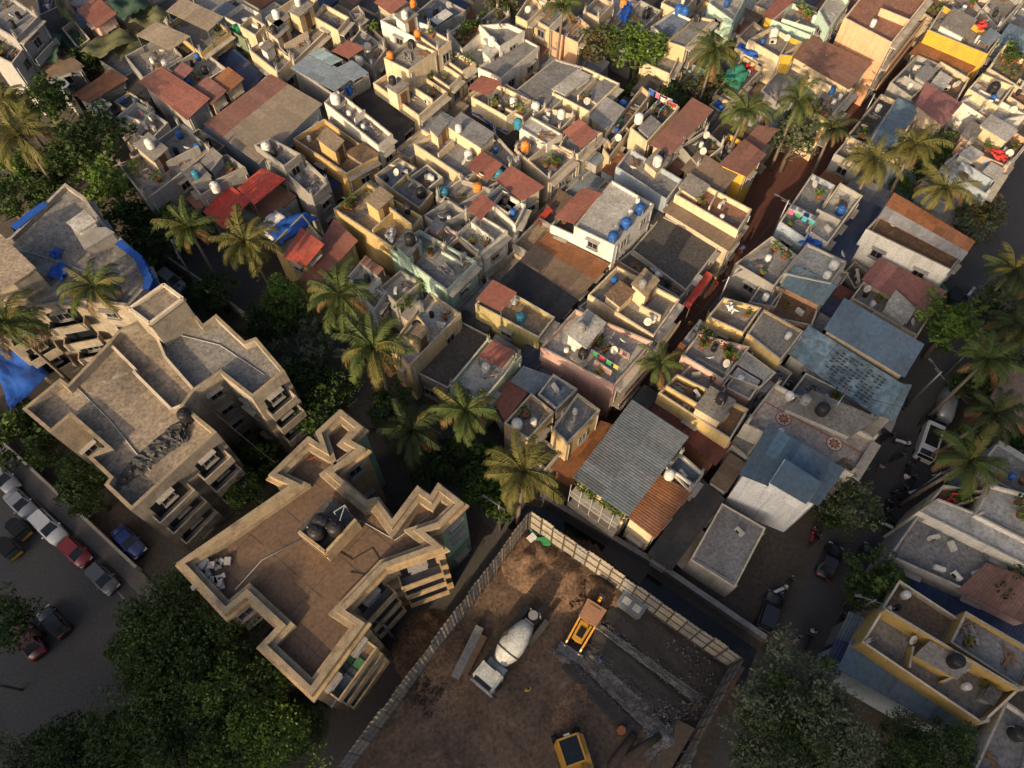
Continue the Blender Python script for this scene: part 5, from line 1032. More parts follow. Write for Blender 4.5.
# balcony grilles, lower blue lean-to and plant strip on the canal side of the big ribbed roof house
hb = HOUSES['big house with ribbed grey sheet roof']; P_ = [cat_(11, p, 7.0).xy for p in ((288,412),(492,556))]; e_ = (P_[1] - P_[0]); L_ = e_.length; e_.normalize(); n_ = Vector((e_.y, -e_.x))
for f_ in (2.9, 5.6):
    b = MB(); a_, c_ = P_[0] + e_ * .3 + n_ * .05, P_[1] - e_ * .3 + n_ * .05; b.prism([(*a_,), (*(a_ + n_ * 1.1),), (*(c_ + n_ * 1.1),), (*c_,)], f_ - .15, f_, 0, True, True); o_ = b.build('balcony', M['concrete'], hb)
    b = MB(); g0, g1 = a_ + n_ * 1.05, c_ + n_ * 1.05; b.bar((*g0, f_ + .9), (*g1, f_ + .9), .06); k = 0
    while k * 1.1 < L_ - .6: q = g0 + e_ * k * 1.1; b.bar((*q, f_), (*q, f_ + 2.3), .06); k += 1
    b.build('railing', M['pipe'], o_)

# dark dashes of weights on the patched roof, border lines on the medallion terrace, awnings along the red lane
pr = HOUSES['house with light blue patched roof']; q_ = [at(*p, 5.6) for p in ((789,353), (878,416), (903,388), (808,328))]; b = MB(); rr_ = random.Random(4)
for i in range(11):
    for j in range(9):
        if rr_.random() < .25: continue
        u, v = .36 + i * .047, .1 + j * .095; p = q_[0].lerp(q_[1], u).lerp(q_[3].lerp(q_[2], u), v); b.box((p.x, p.y, p.z + .09 + .3 * v), (.34, .16, .05), math.atan2(BX.y, BX.x) + rr_.uniform(-.08, .08))
b.build('roof_weights', M['deck_dark'], pr)
canopy('orange red awning along the red paved lane beside the flat shed', [(684,304), (689,309), (712,277), (706,272)], 3.6, 'brightred', .2, 3)
canopy('rusty awning at the lane end of the cream roof rooms', [(640,352), (646,357), (664,330), (657,325)], 3.4, 'red', .2, 3)
mt = HOUSES['white terrace with two round red medallions']; b = MB(); c4 = [cat_(12, p, 6.55) for p in ((-60,205),(340,388),(380,322),(0,120))]
for k in range(4):
    p, q = c4[k], c4[(k + 1) % 4]; d = (q - p).normalized(); s_ = Vector((-d.y, d.x, 0)) * .06; b.quad([(*v.xy, 6.556 + .002 * k) for v in (p - s_, q - s_, q + s_, p + s_)])
b.build('border_line', M['med_red'], mt)
# ------------------------------------------------------------------ low sheds and lean-tos filling the gaps between the houses
mat('site_hard', (.13, .12, .11), .95, .6, .4)
def inside(p, poly):
    c = False; n = len(poly); j = n - 1
    for i in range(n):
        a, b2 = poly[i], poly[j]
        if (a[1] > p[1]) != (b2[1] > p[1]) and p[0] < (b2[0] - a[0]) * (p[1] - a[1]) / (b2[1] - a[1]) + a[0]: c = not c
        j = i
    return c
DIST = [at(*p).xy for p in [(60, -25), (1075, -25), (1005, 150), (940, 270), (885, 375), (832, 470), (812, 500), (735, 500), (700, 560), (655, 545), (560, 490), (515, 470), (500, 400), (440, 380), (400, 330), (300, 265), (262, 235), (150, 190), (128, 120), (85, 45)]]
def fill_gaps():
    rr = random.Random(11); st = .6; free = {}
    ctr = [(sh, sum((Vector(p) for p in pl), Vector((0, 0))) / len(pl)) for sh, pl in FOOT]
    boxes = [(min(p[0] for p in pl), max(p[0] for p in pl), min(p[1] for p in pl), max(p[1] for p in pl), pl) for _, pl in FOOT]
    a2, b2 = AX.xy, BX.xy
    us = [p.dot(b2) for p in DIST]; vs = [p.dot(a2) for p in DIST]
    u0, v0 = min(us), min(vs); nu, nv = int((max(us) - u0) / st), int((max(vs) - v0) / st)
    for i in range(nu):
        for j in range(nv):
            p = b2 * (u0 + (i + .5) * st) + a2 * (v0 + (j + .5) * st)
            if not inside(p, DIST): continue
            ok = True
            for a, c, w in LANES:
                d = (c - a); L = d.length; d = d / L; t = (p - a).dot(d); s = (p - a).dot(Vector((d.y, -d.x)))
                if -1 < t < L + 1 and -w - .3 < s < .3: ok = False; break
            if ok:
                for x0, x1, y0, y1, pl in boxes:
                    if x0 < p.x < x1 and y0 < p.y < y1 and inside(p, pl): ok = False; break
            if ok: free[(i, j)] = 1
    used = set(); n = 0
    for (w, h) in ((12, 8), (8, 8), (10, 6), (6, 8), (6, 6), (8, 4), (4, 8), (4, 6), (6, 4), (4, 4), (3, 6), (6, 3), (3, 4), (4, 3), (2, 6), (6, 2), (3, 3)):
        for i in range(nu):
            for j in range(nv):
                if (i, j) not in free: continue
                cells = [(i + a, j + b_) for a in range(w) for b_ in range(h)]
                if all(c in free for c in cells):
                    for c in cells: del free[c]
                    mk = lambda a, b_: b2 * (u0 + a * st) + a2 * (v0 + b_ * st)
                    P = [mk(i, j), mk(i + w, j), mk(i + w, j + h), mk(i, j + h)]
                    c = sum(P, Vector((0, 0))) / 4; near = sorted(ctr, key=lambda q: (q[1] - c).length)
                    z = rr.uniform(2.9, 5.0); tin = rr.random() < .6 or min(w, h) < 4
                    kind = rr.choice(['rust', 'grey', 'bluegrey', 'dark', 'planks', 'tan', 'brown', 'dark', 'darkblue', 'grey']) if tin else rr.choice(['conc', 'grey', 'dark', 'brown', 'tan', 'white'])
                    wd = {'planks': 'plank', 'bluegrey': 'blue grey', 'darkblue': 'dark blue', 'conc': 'concrete', 'rust': 'rusty'}.get(kind, kind)
                    lab = None
                    for sh, _ in near[:6]:
                        for nm in ((f'low {wd} tin shed' if tin else f'low {wd} roofed outhouse'), (f'small {wd} sheet lean to' if tin else f'small {wd} topped annexe')):
                            t_ = f'{nm} beside the {sh}'
                            if t_ not in used and len(t_.split()) <= 16: lab = t_; break
                        if lab: break
                    if not lab: continue
                    used.add(lab); n += 1
                    root = thing('tin_shed' if tin else 'outhouse', (c.x, c.y, 0), 0, lab, 'shed' if tin else 'outhouse'); pl = [tuple(p) for p in P]
                    if tin:
                        b = MB(); b.prism(inset(pl, .1), 0, z - .1, 0); b.build('wall', M[rr.choice(['grey', 'darkgrey', 'beige', 'bluegrey'])], root)
                        sheet(root, [Vector((p.x, p.y, z)) for p in P], kind, None, across=rr.random() < .5, posts=False, tilt=rr.uniform(.1, .4))
                    else:
                        shell(root, pl, z, rr.uniform(.2, .8), M[rr.choice(['cream', 'beige', 'grey', 'offwhite', 'pink', 'yellow'])], M['deck_' + kind])
                        for _ in range(max(1, w * h // 16)):
                            iv = inset(pl, .5); q = iv[0].lerp(iv[2], rr.uniform(.1, .9)) + (iv[1] - iv[3]) * rr.uniform(-.3, .3); clutter(rr.choice(['junk', 'junk', 'pot', 'drum']), (q.x, q.y, z - .5), lab[4:] if False else lab, rr) if len(lab.split()) < 11 else None
    return n
print('fillers', fill_gaps())
# ------------------------------------------------------------------ the fenced building site
mat('site_dirt', (.145, .1, .07), .95, .95, .2, dirt=(.04, .032, .027), bump=.8, fine=3.2, lo=.55, hi=1.3, patch=.25)
mat('dirt_heap', (.17, .108, .068), .95, .9, .6, dirt=(.05, .038, .03), bump=.8, fine=4, lo=.5, hi=1.35)
mat('dark_fill', (.045, .041, .04), .95, .5, .4, dirt=(.08, .075, .07), bump=.5, fine=5)
mat('gravel', (.17, .165, .16), .95, .95, 1.4, dirt=(.04, .038, .036), bump=.7, fine=8, lo=.5, hi=1.5)
mat('fence_sheet', (.36, .32, .26), .6, .5, .5, streak=.4, dirt=(.13, .11, .09)); mat('fence_sheet_grey', (.27, .265, .25), .6, .5, .5, streak=.4, dirt=(.1, .09, .08)); mat('fence_rail', (.08, .07, .06), .7, .3, 2)
mat('site_dark', (.05, .04, .034), .95, .5, 1, bump=.5)
SITE = [(340, 775), (528, 525), (640, 605), (735, 668), (668, 790)]
def rough_sheet(name, pts, m, z, amp, n=40, scale=.5, kind='structure', seed=0, fall=True):
    from mathutils import noise
    A, Bq, C, D = [at(*p) for p in pts]; b = MB()
    for i in range(n + 1):
        for j in range(n + 1):
            u, v = i / n, j / n; p = A.lerp(Bq, u).lerp(D.lerp(C, u), v); e = min(1, 8 * min(u, 1 - u, v, 1 - v)) if fall else 1
            h = (noise.fractal(Vector((p.x * scale + seed, p.y * scale, seed)), 1.0, 2.1, 5) * .5 + .45) * amp * e
            b.v.append((p.x, p.y, z + max(0, h)))
    for i in range(n):
        for j in range(n):
            q = [i * (n + 1) + j, (i + 1) * (n + 1) + j, (i + 1) * (n + 1) + j + 1, i * (n + 1) + j + 1]; b.f.append(tuple(q)); b.m.append(0); b.sm.append(True)
    me = b.mesh(name, m); bm = bmesh.new(); bm.from_mesh(me); bmesh.ops.recalc_face_normals(bm, faces=bm.faces)
    if sum(f.normal.z for f in bm.faces) < 0: bmesh.ops.reverse_faces(bm, faces=bm.faces)
    bm.to_mesh(me); bm.free(); return tag(link(name, me), kind=kind)
rough_sheet('site_ground', [(335, 785), (524, 522), (745, 668), (664, 800)], M['site_dirt'], .012, .38, 90, .22)
def heap(label, px, rx, ry, h, m, rz=0, name='dirt_heap', seed=1, cat='heap'):
    from mathutils import noise
    c = at(*px); b = MB(); n = 22
    for i in range(n + 1):
        for j in range(n + 1):
            u, v = i / n * 2 - 1, j / n * 2 - 1; r = math.hypot(u, v); x, y = u * rx, v * ry; X, Y = x * math.cos(rz) - y * math.sin(rz), x * math.sin(rz) + y * math.cos(rz)
            k = max(0, 1 - r); hh = h * k * (1.3 + noise.noise(Vector((X * .8 + seed, Y * .8, seed)))) + .25 * k * noise.noise(Vector((X * 3, Y * 3, seed)))
            b.v.append((c.x + X, c.y + Y, .1 + max(-.15, hh - (.3 if k == 0 else 0))))
    for i in range(n):
        for j in range(n): b.f.append((i * (n + 1) + j, (i + 1) * (n + 1) + j, (i + 1) * (n + 1) + j + 1, i * (n + 1) + j + 1)); b.m.append(0); b.sm.append(True)
    return tag(b.build(name, m), label, cat)
heap('sunlit heap of dug ochre soil behind the yellow backhoe', (566, 577), 4.2, 3.2, .9, M['dirt_heap'], .5, seed=3)
heap('heap of brown soil beside the top corner of the site fence', (532, 562), 3.0, 3.4, 1.1, M['dirt_heap'], .2, seed=5)
heap('dark heap of soil beside the two concrete beams', (436, 655), 3.4, 4.2, .8, M['dirt_heap'], .8, seed=8)
heap('heap of soil lying along the upper site fence', (602, 592), 2.6, 1.8, 1.0, M['dirt_heap'], -.5, seed=12)
heap('grey rubble heap in the lower corner of the site', (668, 745), 2.4, 2.0, .7, M['gravel'], .3, 'rubble_heap', 15)
heap('reddish soil heap edging the gravel strip', (572, 712), 1.6, 4.0, .6, M['dirt_heap'], -.5, seed=21)
# dark filled ramps and gravel strips running along the upper fence
def ribbon(name, pts, m, z): poly_sheet(name, pxs(pts), z, m)
rough_sheet('fill_track', [(592, 616), (628, 601), (730, 670), (704, 705)], M['dark_fill'], .36, .30, 30, .7, seed=4)
rough_sheet('fill_track', [(566, 638), (592, 622), (693, 706), (668, 728)], M['dark_fill'], .30, .30, 30, .7, seed=9)
rough_sheet('gravel_strip', [(584, 622), (592, 618), (706, 698), (696, 704)], M['gravel'], .38, .40, 26, 1.6, seed=2)
rough_sheet('gravel_strip', [(548, 652), (574, 636), (672, 722), (650, 735)], M['gravel'], .28, .36, 30, 1.2, seed=6)
rough_sheet('gravel_strip', [(560, 668), (572, 658), (642, 728), (630, 738)], M['dark_fill'], .42, .28, 20, 1.0, seed=7)
# scattered stones as one uncountable litter
def stones(name, pts, n, m, s0, s1, seed, z=.45):
    rr = random.Random(seed); A, Bq, C, D = [at(*p) for p in pts]; b = MB()
    for k in range(n):
        u, v = rr.random(), rr.random(); p = A.lerp(Bq, u).lerp(D.lerp(C, u), v); s = rr.uniform(s0, s1)
        mx = Matrix.Translation((p.x, p.y, z + rr.uniform(-.1, .12))) @ Matrix.Rotation(rr.random() * 6, 4, 'Z') @ Matrix.Rotation(rr.random() * 2, 4, 'X'); b.box((0, 0, 0), (s, s * rr.uniform(.5, 1), s * rr.uniform(.4, .8)), 0, 0, mx)
    return tag(b.build(name, m), kind='stuff')
stones('gravel', [(585, 620), (594, 616), (712, 700), (700, 712)], 420, M['gravel'], .05, .13, 1, .55)
stones('gravel', [(548, 650), (575, 634), (690, 720), (660, 745)], 800, M['gravel'], .04, .12, 2, .48)
stones('gravel', [(660, 640), (700, 640), (720, 690), (690, 680)], 90, M['gravel'], .06, .18, 3, .55)
stones('rubble', [(350, 770), (528, 535), (590, 600), (480, 780)], 500, M['dirt_heap'], .04, .13, 4, .2)
stones('rubble', [(640, 720), (700, 690), (690, 768), (650, 775)], 200, M['gravel'], .08, .28, 5, .45)
stones('gravel', [(552, 650), (572, 632), (662, 712), (640, 738)], 900, M['canal_concrete'], .04, .1, 22, .5)
stones('rubble', [(400, 700), (440, 640), (470, 640), (430, 720)], 500, M['site_dark'], .05, .2, 23, .4)
stones('rubble', [(520, 545), (545, 545), (600, 600), (570, 610)], 420, M['dirt_heap'], .05, .24, 24, .5)
# fences: a 5.5 m barricade of sheets on posts and rails
def fence(label, a, c, z, n, inner, greys, h0=0.0, pw=.10):
    A, C = at(*a, z), at(*c, z); d = (C - A); L = d.length; d.normalize(); nr = Vector((d.y, -d.x, 0)) * inner
    root = thing('site_fence', ((A.x + C.x) / 2, (A.y + C.y) / 2, 0), 0, label, 'fence'); rr = random.Random(label); w = L / n
    for k in range(n):
        p, q = A + d * w * k, A + d * w * (k + 1) ; hh = z + rr.uniform(-.15, .1); tl = rr.uniform(-.08, .08)
        b = MB(); sheet_mesh(b, [(p.x, p.y, h0), (q.x, q.y, h0), (q.x + nr.x * tl, q.y + nr.y * tl, hh), (p.x + nr.x * tl, p.y + nr.y * tl, hh)], True, .25, 0, .0)
        bm = b; i0 = len(bm.v); s = MB()
        m = max(6, int(w / .22)); e = .045
        for t in range(m):
            f0, f1 = t / m, (t + 1) / m; o0, o1 = (e if t % 2 else 0), (0 if t % 2 else e); P0, P1 = p.lerp(q, f0) + nr * o0, p.lerp(q, f1) + nr * o1
            s.quad([(P0.x, P0.y, h0), (P1.x, P1.y, h0), (P1.x + nr.x * tl, P1.y + nr.y * tl, hh), (P0.x + nr.x * tl, P0.y + nr.y * tl, hh)])
            P0, P1 = P0 - nr * .03, P1 - nr * .03
            s.quad([(P0.x, P0.y, h0), (P0.x + nr.x * tl, P0.y + nr.y * tl, hh), (P1.x + nr.x * tl, P1.y + nr.y * tl, hh), (P1.x, P1.y, h0)])
        s.build('fence_panel', M['fence_sheet_grey' if rr.random() < greys else 'fence_sheet'], root)
    for k in range(n + 1):
        p = A + d * w * k + nr * .12; b = MB(); b.bar((p.x, p.y, h0), (p.x, p.y, z - .1), pw); b.build('post', M['fence_rail'], root)
    for f in (.15, .5, .85):
        b = MB(); p, q = A + nr * .1, C + nr * .1; b.bar((p.x, p.y, z * f), (q.x, q.y, z * f), pw * .7); b.build('rail', M['fence_rail'], root)
    return root
fence('tall pale sheet fence between the site and the alley of the brown block', (338, 767), (528, 512), 5.2, 20, 1, .35, 0.0, .045)
fence('tall pale sheet fence between the site and the dark canal', (531, 511), (742, 657), 5.2, 17, 1, .25)
fence('tall grey sheet fence between the site and the road', (744, 659), (680, 775), 5.2, 10, 1, .6)
def beam(label, a, c, w, h, m, name='concrete_beam', cat='beam', z=.40):
    b = MB(); A, C = at(*a, z + h / 2), at(*c, z + h / 2); b.bar(A, C, w, h); d = (C - A).normalized(); s = Vector((-d.y, d.x, 0)) * w * .3
    for t in range(1, 6): p = A.lerp(C, t / 6); b.bar(p - s + Vector((0, 0, h / 2)), p + s + Vector((0, 0, h / 2)), .06, .05)
    return tag(b.build(name, m), label, cat)
beam('longer pale concrete beam lying on the site soil', (455, 678), (480, 627), .75, .4, M['fence_sheet_grey']); beam('shorter brownish beam lying beside the longer pale beam', (464, 675), (484, 636), .65, .35, M['wood'])
mat('site_log', (.075, .055, .04), .95, .6, 2, bump=.4)
def log(label, a, c, r):
    b = MB(); b.tube([at(*a, .45), at(*c, .5)], [r, r * .9], 12); return tag(b.build('log', M['site_log']), label, 'log')
log('thick dark log lying in the lower site, nearer the digger', (610, 768), (634, 735), .38); log('thick dark log lying in the lower site, nearer the road fence', (628, 758), (660, 735), .36)
b = MB(); p = at(620, 731); b.lathe((p.x, p.y, .2), [(.32, 0), (.34, .3), (.36, .33), (.34, .36), (.34, .7), (.36, .73), (.34, .76), (.32, 1.0)], 14); tag(b.build('barrel', M['terracotta']), 'rusty orange barrel standing at the end of the gravel strip', 'barrel')
b = MB(); p = at(641, 612); b.lathe((p.x, p.y, .3), [(.3, 0), (.32, .3), (.34, .33), (.32, .36), (.32, .8), (.1, .84)], 14); tag(b.build('barrel', M['tank_blue']), 'blue barrel standing beside the site cabin', 'barrel')
# site cabin, pallets, scrap in the corner
p = at(633, 603, 1.5); t = thing('site_cabin', (p.x, p.y, .3), math.atan2(BX.y, BX.x), 'small grey site cabin with two pale roof panels by the fence', 'cabin'); b = MB(); b.box((0, 0, .75), (2.2, 1.6, 1.5)); local(t, 'wall', b.mesh('wall', M['darkgrey'])); b = MB(); b.box((0, 0, 1.55), (2.4, 1.8, .1)); local(t, 'roof', b.mesh('roof', M['tin_bluegrey']))
for x in (-.5, .55): b = MB(); b.box((x, -.3, 1.63), (.7, .6, .05)); local(t, 'roof_panel', b.mesh('roof_panel', M['offwhite']))
p = at(537, 533); t = thing('scrap_pile', (p.x, p.y, .3), .3, 'green and blue plastic scrap in the top corner of the site', 'scrap pile')
for k, (x, y, m_) in enumerate([(0, 0, 'cloth_teal'), (.8, -.7, 'tarp_blue'), (-.6, -.8, 'cloth_white'), (.2, -1.2, 'cloth_green')]): b = MB(); b.box((x, y, .25 + .1 * k), (1.2, .8, .4), k); local(t, 'scrap', b.mesh('scrap', M[m_]))
p = at(662, 748, 1); t = thing('gate_leaf', (p.x, p.y, .2), math.atan2(AX.y, AX.x), 'dark grey steel gate leaf leaning inside the road fence', 'gate')
b = MB(); b.box((0, 0, 1.0), (5.5, .12, 2.0), 0, 0, Matrix.Rotation(R(40), 4, 'X')); local(t, 'gate_panel', b.mesh('gate_panel', M['tin_planks']))
for k in range(4): b = MB(); b.box((-2.4 + k * 1.6, -.1, 1.0), (.1, .08, 2.05), 0, 0, Matrix.Rotation(R(40), 4, 'X')); local(t, 'gate_bar', b.mesh('gate_bar', M['fence_rail']))
# ------------------------------------------------------------------ vehicles
mat('chassis', (.06, .06, .06), .7, .4, 2)
def carpaint(name, rgb): 
    m, t, b_ = nodes_of(name); N = t.nodes; g = N.new('ShaderNodeNewGeometry'); n = N.new('ShaderNodeTexNoise'); n.inputs['Scale'].default_value = 3; t.links.new(g.outputs['Position'], n.inputs['Vector'])
    mx = N.new('ShaderNodeMix'); mx.data_type = 'RGBA'; mx.inputs['A'].default_value = (*rgb, 1); mx.inputs['B'].default_value = (*[c * .7 + .02 for c in rgb], 1); t.links.new(n.outputs['Fac'], mx.inputs['Factor']); t.links.new(mx.outputs['Result'], b_.inputs['Base Color'])
    b_.inputs['Roughness'].default_value = .28; b_.inputs['Coat Weight'].default_value = .5; b_.inputs['Coat Roughness'].default_value = .1; MATS[name] = m
for n_, c_ in dict(white=(.62,.62,.61), silver=(.30,.31,.32), grey=(.10,.105,.11), red=(.26,.015,.015), blue=(.015,.035,.16), black=(.01,.01,.012), yellow=(.62,.30,.02), orange=(.55,.20,.02), darkgreen=(.02,.05,.035), maroon=(.10,.012,.012)).items(): carpaint('car_' + n_, c_)
mat('lamp_glass', (.6, .6, .58), .2, .1, 3); mat('lamp_red', (.35, .02, .02), .3, .1, 3)
def wheel_mesh():
    b = MB(); mx = Matrix.Rotation(R(90), 4, 'X'); b.lathe((0, 0, 0), [(.19, -.1), (.30, -.1), (.33, -.06), (.33, .06), (.30, .1), (.19, .1)], 18, 0, mx); me = b.mesh('tyre', M['rubber']); b = MB(); b.lathe((0, 0, 0), [(.19, -.08), (.19, .08), (.06, .1)], 12, 0, mx); return me, b.mesh('rim', M['steel'])
ME_TYRE, ME_RIM = wheel_mesh()
def wheel(root, x, y, r=.33, w=1.0, name='wheel'):
    e = local(root, name, ME_TYRE, (x, y, r), scale=(r / .33, w, r / .33)); local(e, 'rim', ME_RIM); return e
def car(px, heading, paint_, label, kind='hatch', L=3.9, W=1.68, Hh=1.5, group=None, cat='car'):
    L, W = L * .9, W * .95
    p = at(*px, .8); t = thing('parked_car', (p.x, p.y, .01), heading, label, cat, group); hl, hw = L / 2, W / 2
    if kind == 'suv': st = [(-hl, .62, .98), (-hl + .12, .95, 1.02), (hl * .28, 1.0, 1.05), (hl * .75, .98, .98), (hl - .08, .86, .86), (hl, .6, .7)]; cabx = (-hl + .15, -hl + .45, hl * .12, hl * .45)
    elif kind == 'sedan': st = [(-hl, .62, .80), (-hl + .12, .93, .9), (-hl * .5, 1.0, .93), (hl * .28, 1.0, .95), (hl * .8, .97, .84), (hl - .06, .84, .74), (hl, .6, .6)]; cabx = (-hl * .72, -hl * .42, hl * .05, hl * .42)
    else: st = [(-hl, .62, .85), (-hl + .1, .94, .92), (hl * .3, 1.0, .95), (hl * .78, .96, .86), (hl - .07, .84, .76), (hl, .6, .6)]; cabx = (-hl + .1, -hl + .42, hl * .1, hl * .48)
    b = MB(); ring = []
    for x, f, zt in st:
        w = hw * f; i = len(b.v); b.v += [(x, -w * .94, .22), (x, -w, .5), (x, -w * .985, zt - .12), (x, -w * .86, zt), (x, 0, zt + .035), (x, w * .86, zt), (x, w * .985, zt - .12), (x, w, .5), (x, w * .94, .22)]; ring.append(i)
    for a, c in zip(ring, ring[1:]):
        for k in range(8): b.f.append((a + k, a + k + 1, c + k + 1, c + k)[::-1]); b.m.append(0); b.sm.append(True)
        b.f.append((a + 8, a, c, c + 8)[::-1]); b.m.append(0); b.sm.append(False)
    b.f.append(tuple(ring[0] + k for k in range(9))); b.f.append(tuple(ring[-1] + k for k in reversed(range(9)))); b.m += [0, 0]; b.sm += [False, False]
    me = b.mesh('body', M['car_' + paint_]); bm = bmesh.new(); bm.from_mesh(me); bmesh.ops.recalc_face_normals(bm, faces=bm.faces); bm.to_mesh(me); bm.free(); local(t, 'body', me)
    z0 = st[2][2] - .03; x0, x1, x2, x3 = cabx; b = MB(); w0, w1 = hw * .9, hw * .72; zt = Hh - .06
    lo = [(x0, -w0 * .92), (x3, -w0 * .92), (x3, w0 * .92), (x0, w0 * .92)]; up = [(x1, -w1), (x2, -w1), (x2, w1), (x1, w1)]
    i = len(b.v); b.v += [(x, y, z0) for x, y in lo] + [(x, y, zt) for x, y in up]
    for k in range(4): b.f.append((i + k, i + (k + 1) % 4, i + 4 + (k + 1) % 4, i + 4 + k)); b.m.append(0); b.sm.append(False)
    b.f.append((i + 4, i + 5, i + 6, i + 7)); b.m.append(0); b.sm.append(False); local(t, 'windows', b.mesh('windows', M['glass']))
    b = MB(); xm, xw = (x1 + x2) / 2, (x2 - x1) / 2 + .06
    b.prism([(xm - xw, -w1 * .92), (xm - xw + .12, -w1 * 1.04), (xm + xw - .12, -w1 * 1.04), (xm + xw, -w1 * .92), (xm + xw, w1 * .92), (xm + xw - .12, w1 * 1.04), (xm - xw + .12, w1 * 1.04), (xm - xw, w1 * .92)], zt - .01, Hh, 0, True, True)
    for sx0, sx1 in ((x0, x1), (x3, x2)):
        for s in (-1, 1): b.bar((sx0, s * w0 * .9, z0), (sx1, s * w1 * .98, zt), .07)
    for s in (-1, 1): b.bar((xm, s * w0 * .93, z0), (xm, s * w1 * 1.02, zt), .08)
    local(t, 'roof', b.mesh('roof', M['car_' + paint_]))
    for sx in (-hl * .62, hl * .64):
        for s in (-1, 1): wheel(t, sx, s * (hw - .1))
    for s in (-1, 1):
        b = MB(); b.box((hl - .1, s * hw * .62, .66), (.2, .34, .16)); local(t, 'headlight', b.mesh('headlight', M['lamp_glass'])); b = MB(); b.box((-hl + .05, s * hw * .6, .74), (.12, .3, .2)); local(t, 'tail_light', b.mesh('tail_light', M['lamp_red']))
        b = MB(); b.box((x3 - .15, s * (hw + .06), z0 + .1), (.16, .16, .12)); local(t, 'mirror', b.mesh('mirror', M['car_' + paint_]))
    for sx, nm in ((hl - .02, 'front_bumper'), (-hl + .02, 'rear_bumper')): b = MB(); b.box((sx, 0, .42), (.14, W * .62, .16)); local(t, nm, b.mesh(nm, M['black']))
    return t
BH = math.atan2(BX.y, BX.x); AH = math.atan2(AX.y, AX.x)
car((3, 478), BH, 'silver', 'pale car at the picture edge at the head of the parked row', 'suv', 4.2, 1.72, 1.65)
car((20, 503), BH, 'silver', 'silver car with dark roof panel parked behind the white wagon', 'sedan', 4.2, 1.7, 1.45)
car((48, 527), BH, 'white', 'white family wagon parked in front of the red hatchback', 'suv', 4.5, 1.78, 1.66)
car((75, 552), BH + .03, 'red', 'red hatchback parked along the kerb', 'hatch', 3.7, 1.62, 1.48)
car((102, 578), BH, 'grey', 'dark grey car with pale roof at the end of the parked row', 'hatch', 3.8, 1.66, 1.5)
car((128, 541), BH - .02, 'blue', 'dark blue car parked inside the compound by the pale flats', 'sedan', 4.2, 1.7, 1.45)
car((53, 622), BH + math.pi, 'black', 'black car driving on the bottom left street', 'hatch', 3.7, 1.62, 1.5)
car((28, 640), BH + math.pi - .1, 'maroon', 'dark red car under the tree on the street', 'sedan', 4.2, 1.7, 1.45)
car((830, 561), AH + .1, 'black', 'black car parked on the road beside the dense roadside tree', 'sedan', 4.0, 1.7, 1.45)
car((770, 612), AH + .2, 'black', 'black car parked beside the concrete slab house', 'suv', 4.2, 1.74, 1.66)
car((172, 281), BH, 'silver', 'pale car parked in the shaded lane by the compound wall', 'suv', 4.2, 1.7, 1.7)
car((866, 560), AH + .1, 'black', 'dark car half hidden beside the old cracked roof house', 'hatch', 3.7, 1.6, 1.5)
def van(px, heading, label):
    p = at(*px, .9); t = thing('parked_van', (p.x, p.y, .01), heading, label, 'van')
    b = MB(); b.box((.2, 0, .95), (4.0, 1.7, 1.3)); b.box((0, 0, 1.68), (3.5, 1.55, .2)); local(t, 'body', b.mesh('body', M['car_white'])); b = MB(); b.box((-.1, 0, 1.8), (2.3, 1.2, .05)); local(t, 'roof_rack', b.mesh('roof_rack', M['black'])); b = MB(); b.box((2.22, 0, 1.3), (.06, 1.45, .5)); b.box((1.9, 0, 1.66), (.5, 1.4, .26)); local(t, 'windscreen', b.mesh('windscreen', M['glass']))
    for x in (-1.1, 1.5):
        for s in (-.78, .78): wheel(t, x, s, .3)
    for s in (-1, 1): b = MB(); b.box((2.22, s * .6, .75), (.1, .3, .18)); local(t, 'headlight', b.mesh('headlight', M['lamp_glass']))
van((929, 441), AH + .15 + math.pi, 'white van with black roof rack parked under the palms')
# car under a fitted grey cover
p = at(948, 404, .8); t = thing('covered_car', (p.x, p.y, .01), AH + .2, 'car under a grey fabric cover by the road palms', 'car'); b = MB(); n = 10; prof = [(-2.05, .3, .7), (-1.95, 1.0, .9), (-1.2, 1.45, .93), (.3, 1.5, .93), (1.0, 1.0, .95), (1.9, .85, .9), (2.1, .3, .7)]; ring = []
for x, z, f in prof:
    ring.append(len(b.v)); w = .88 * f
    for k in range(n + 1): a = math.pi * k / n; b.v.append((x + .03 * math.sin(k * 2), -w * (abs(math.cos(a)) ** .45) * (1 if math.cos(a) > 0 else -1), z * math.sin(a) ** .45 + .02))
for a, c in zip(ring, ring[1:]):
    for k in range(n): b.f.append((a + k, c + k, c + k + 1, a + k + 1)); b.m.append(0); b.sm.append(True)
local(t, 'cover', b.mesh('cover', M['car_silver'])); 
for x in (-1.2, 1.2):
    for s in (-.7, .7): wheel(t, x, s, .3)
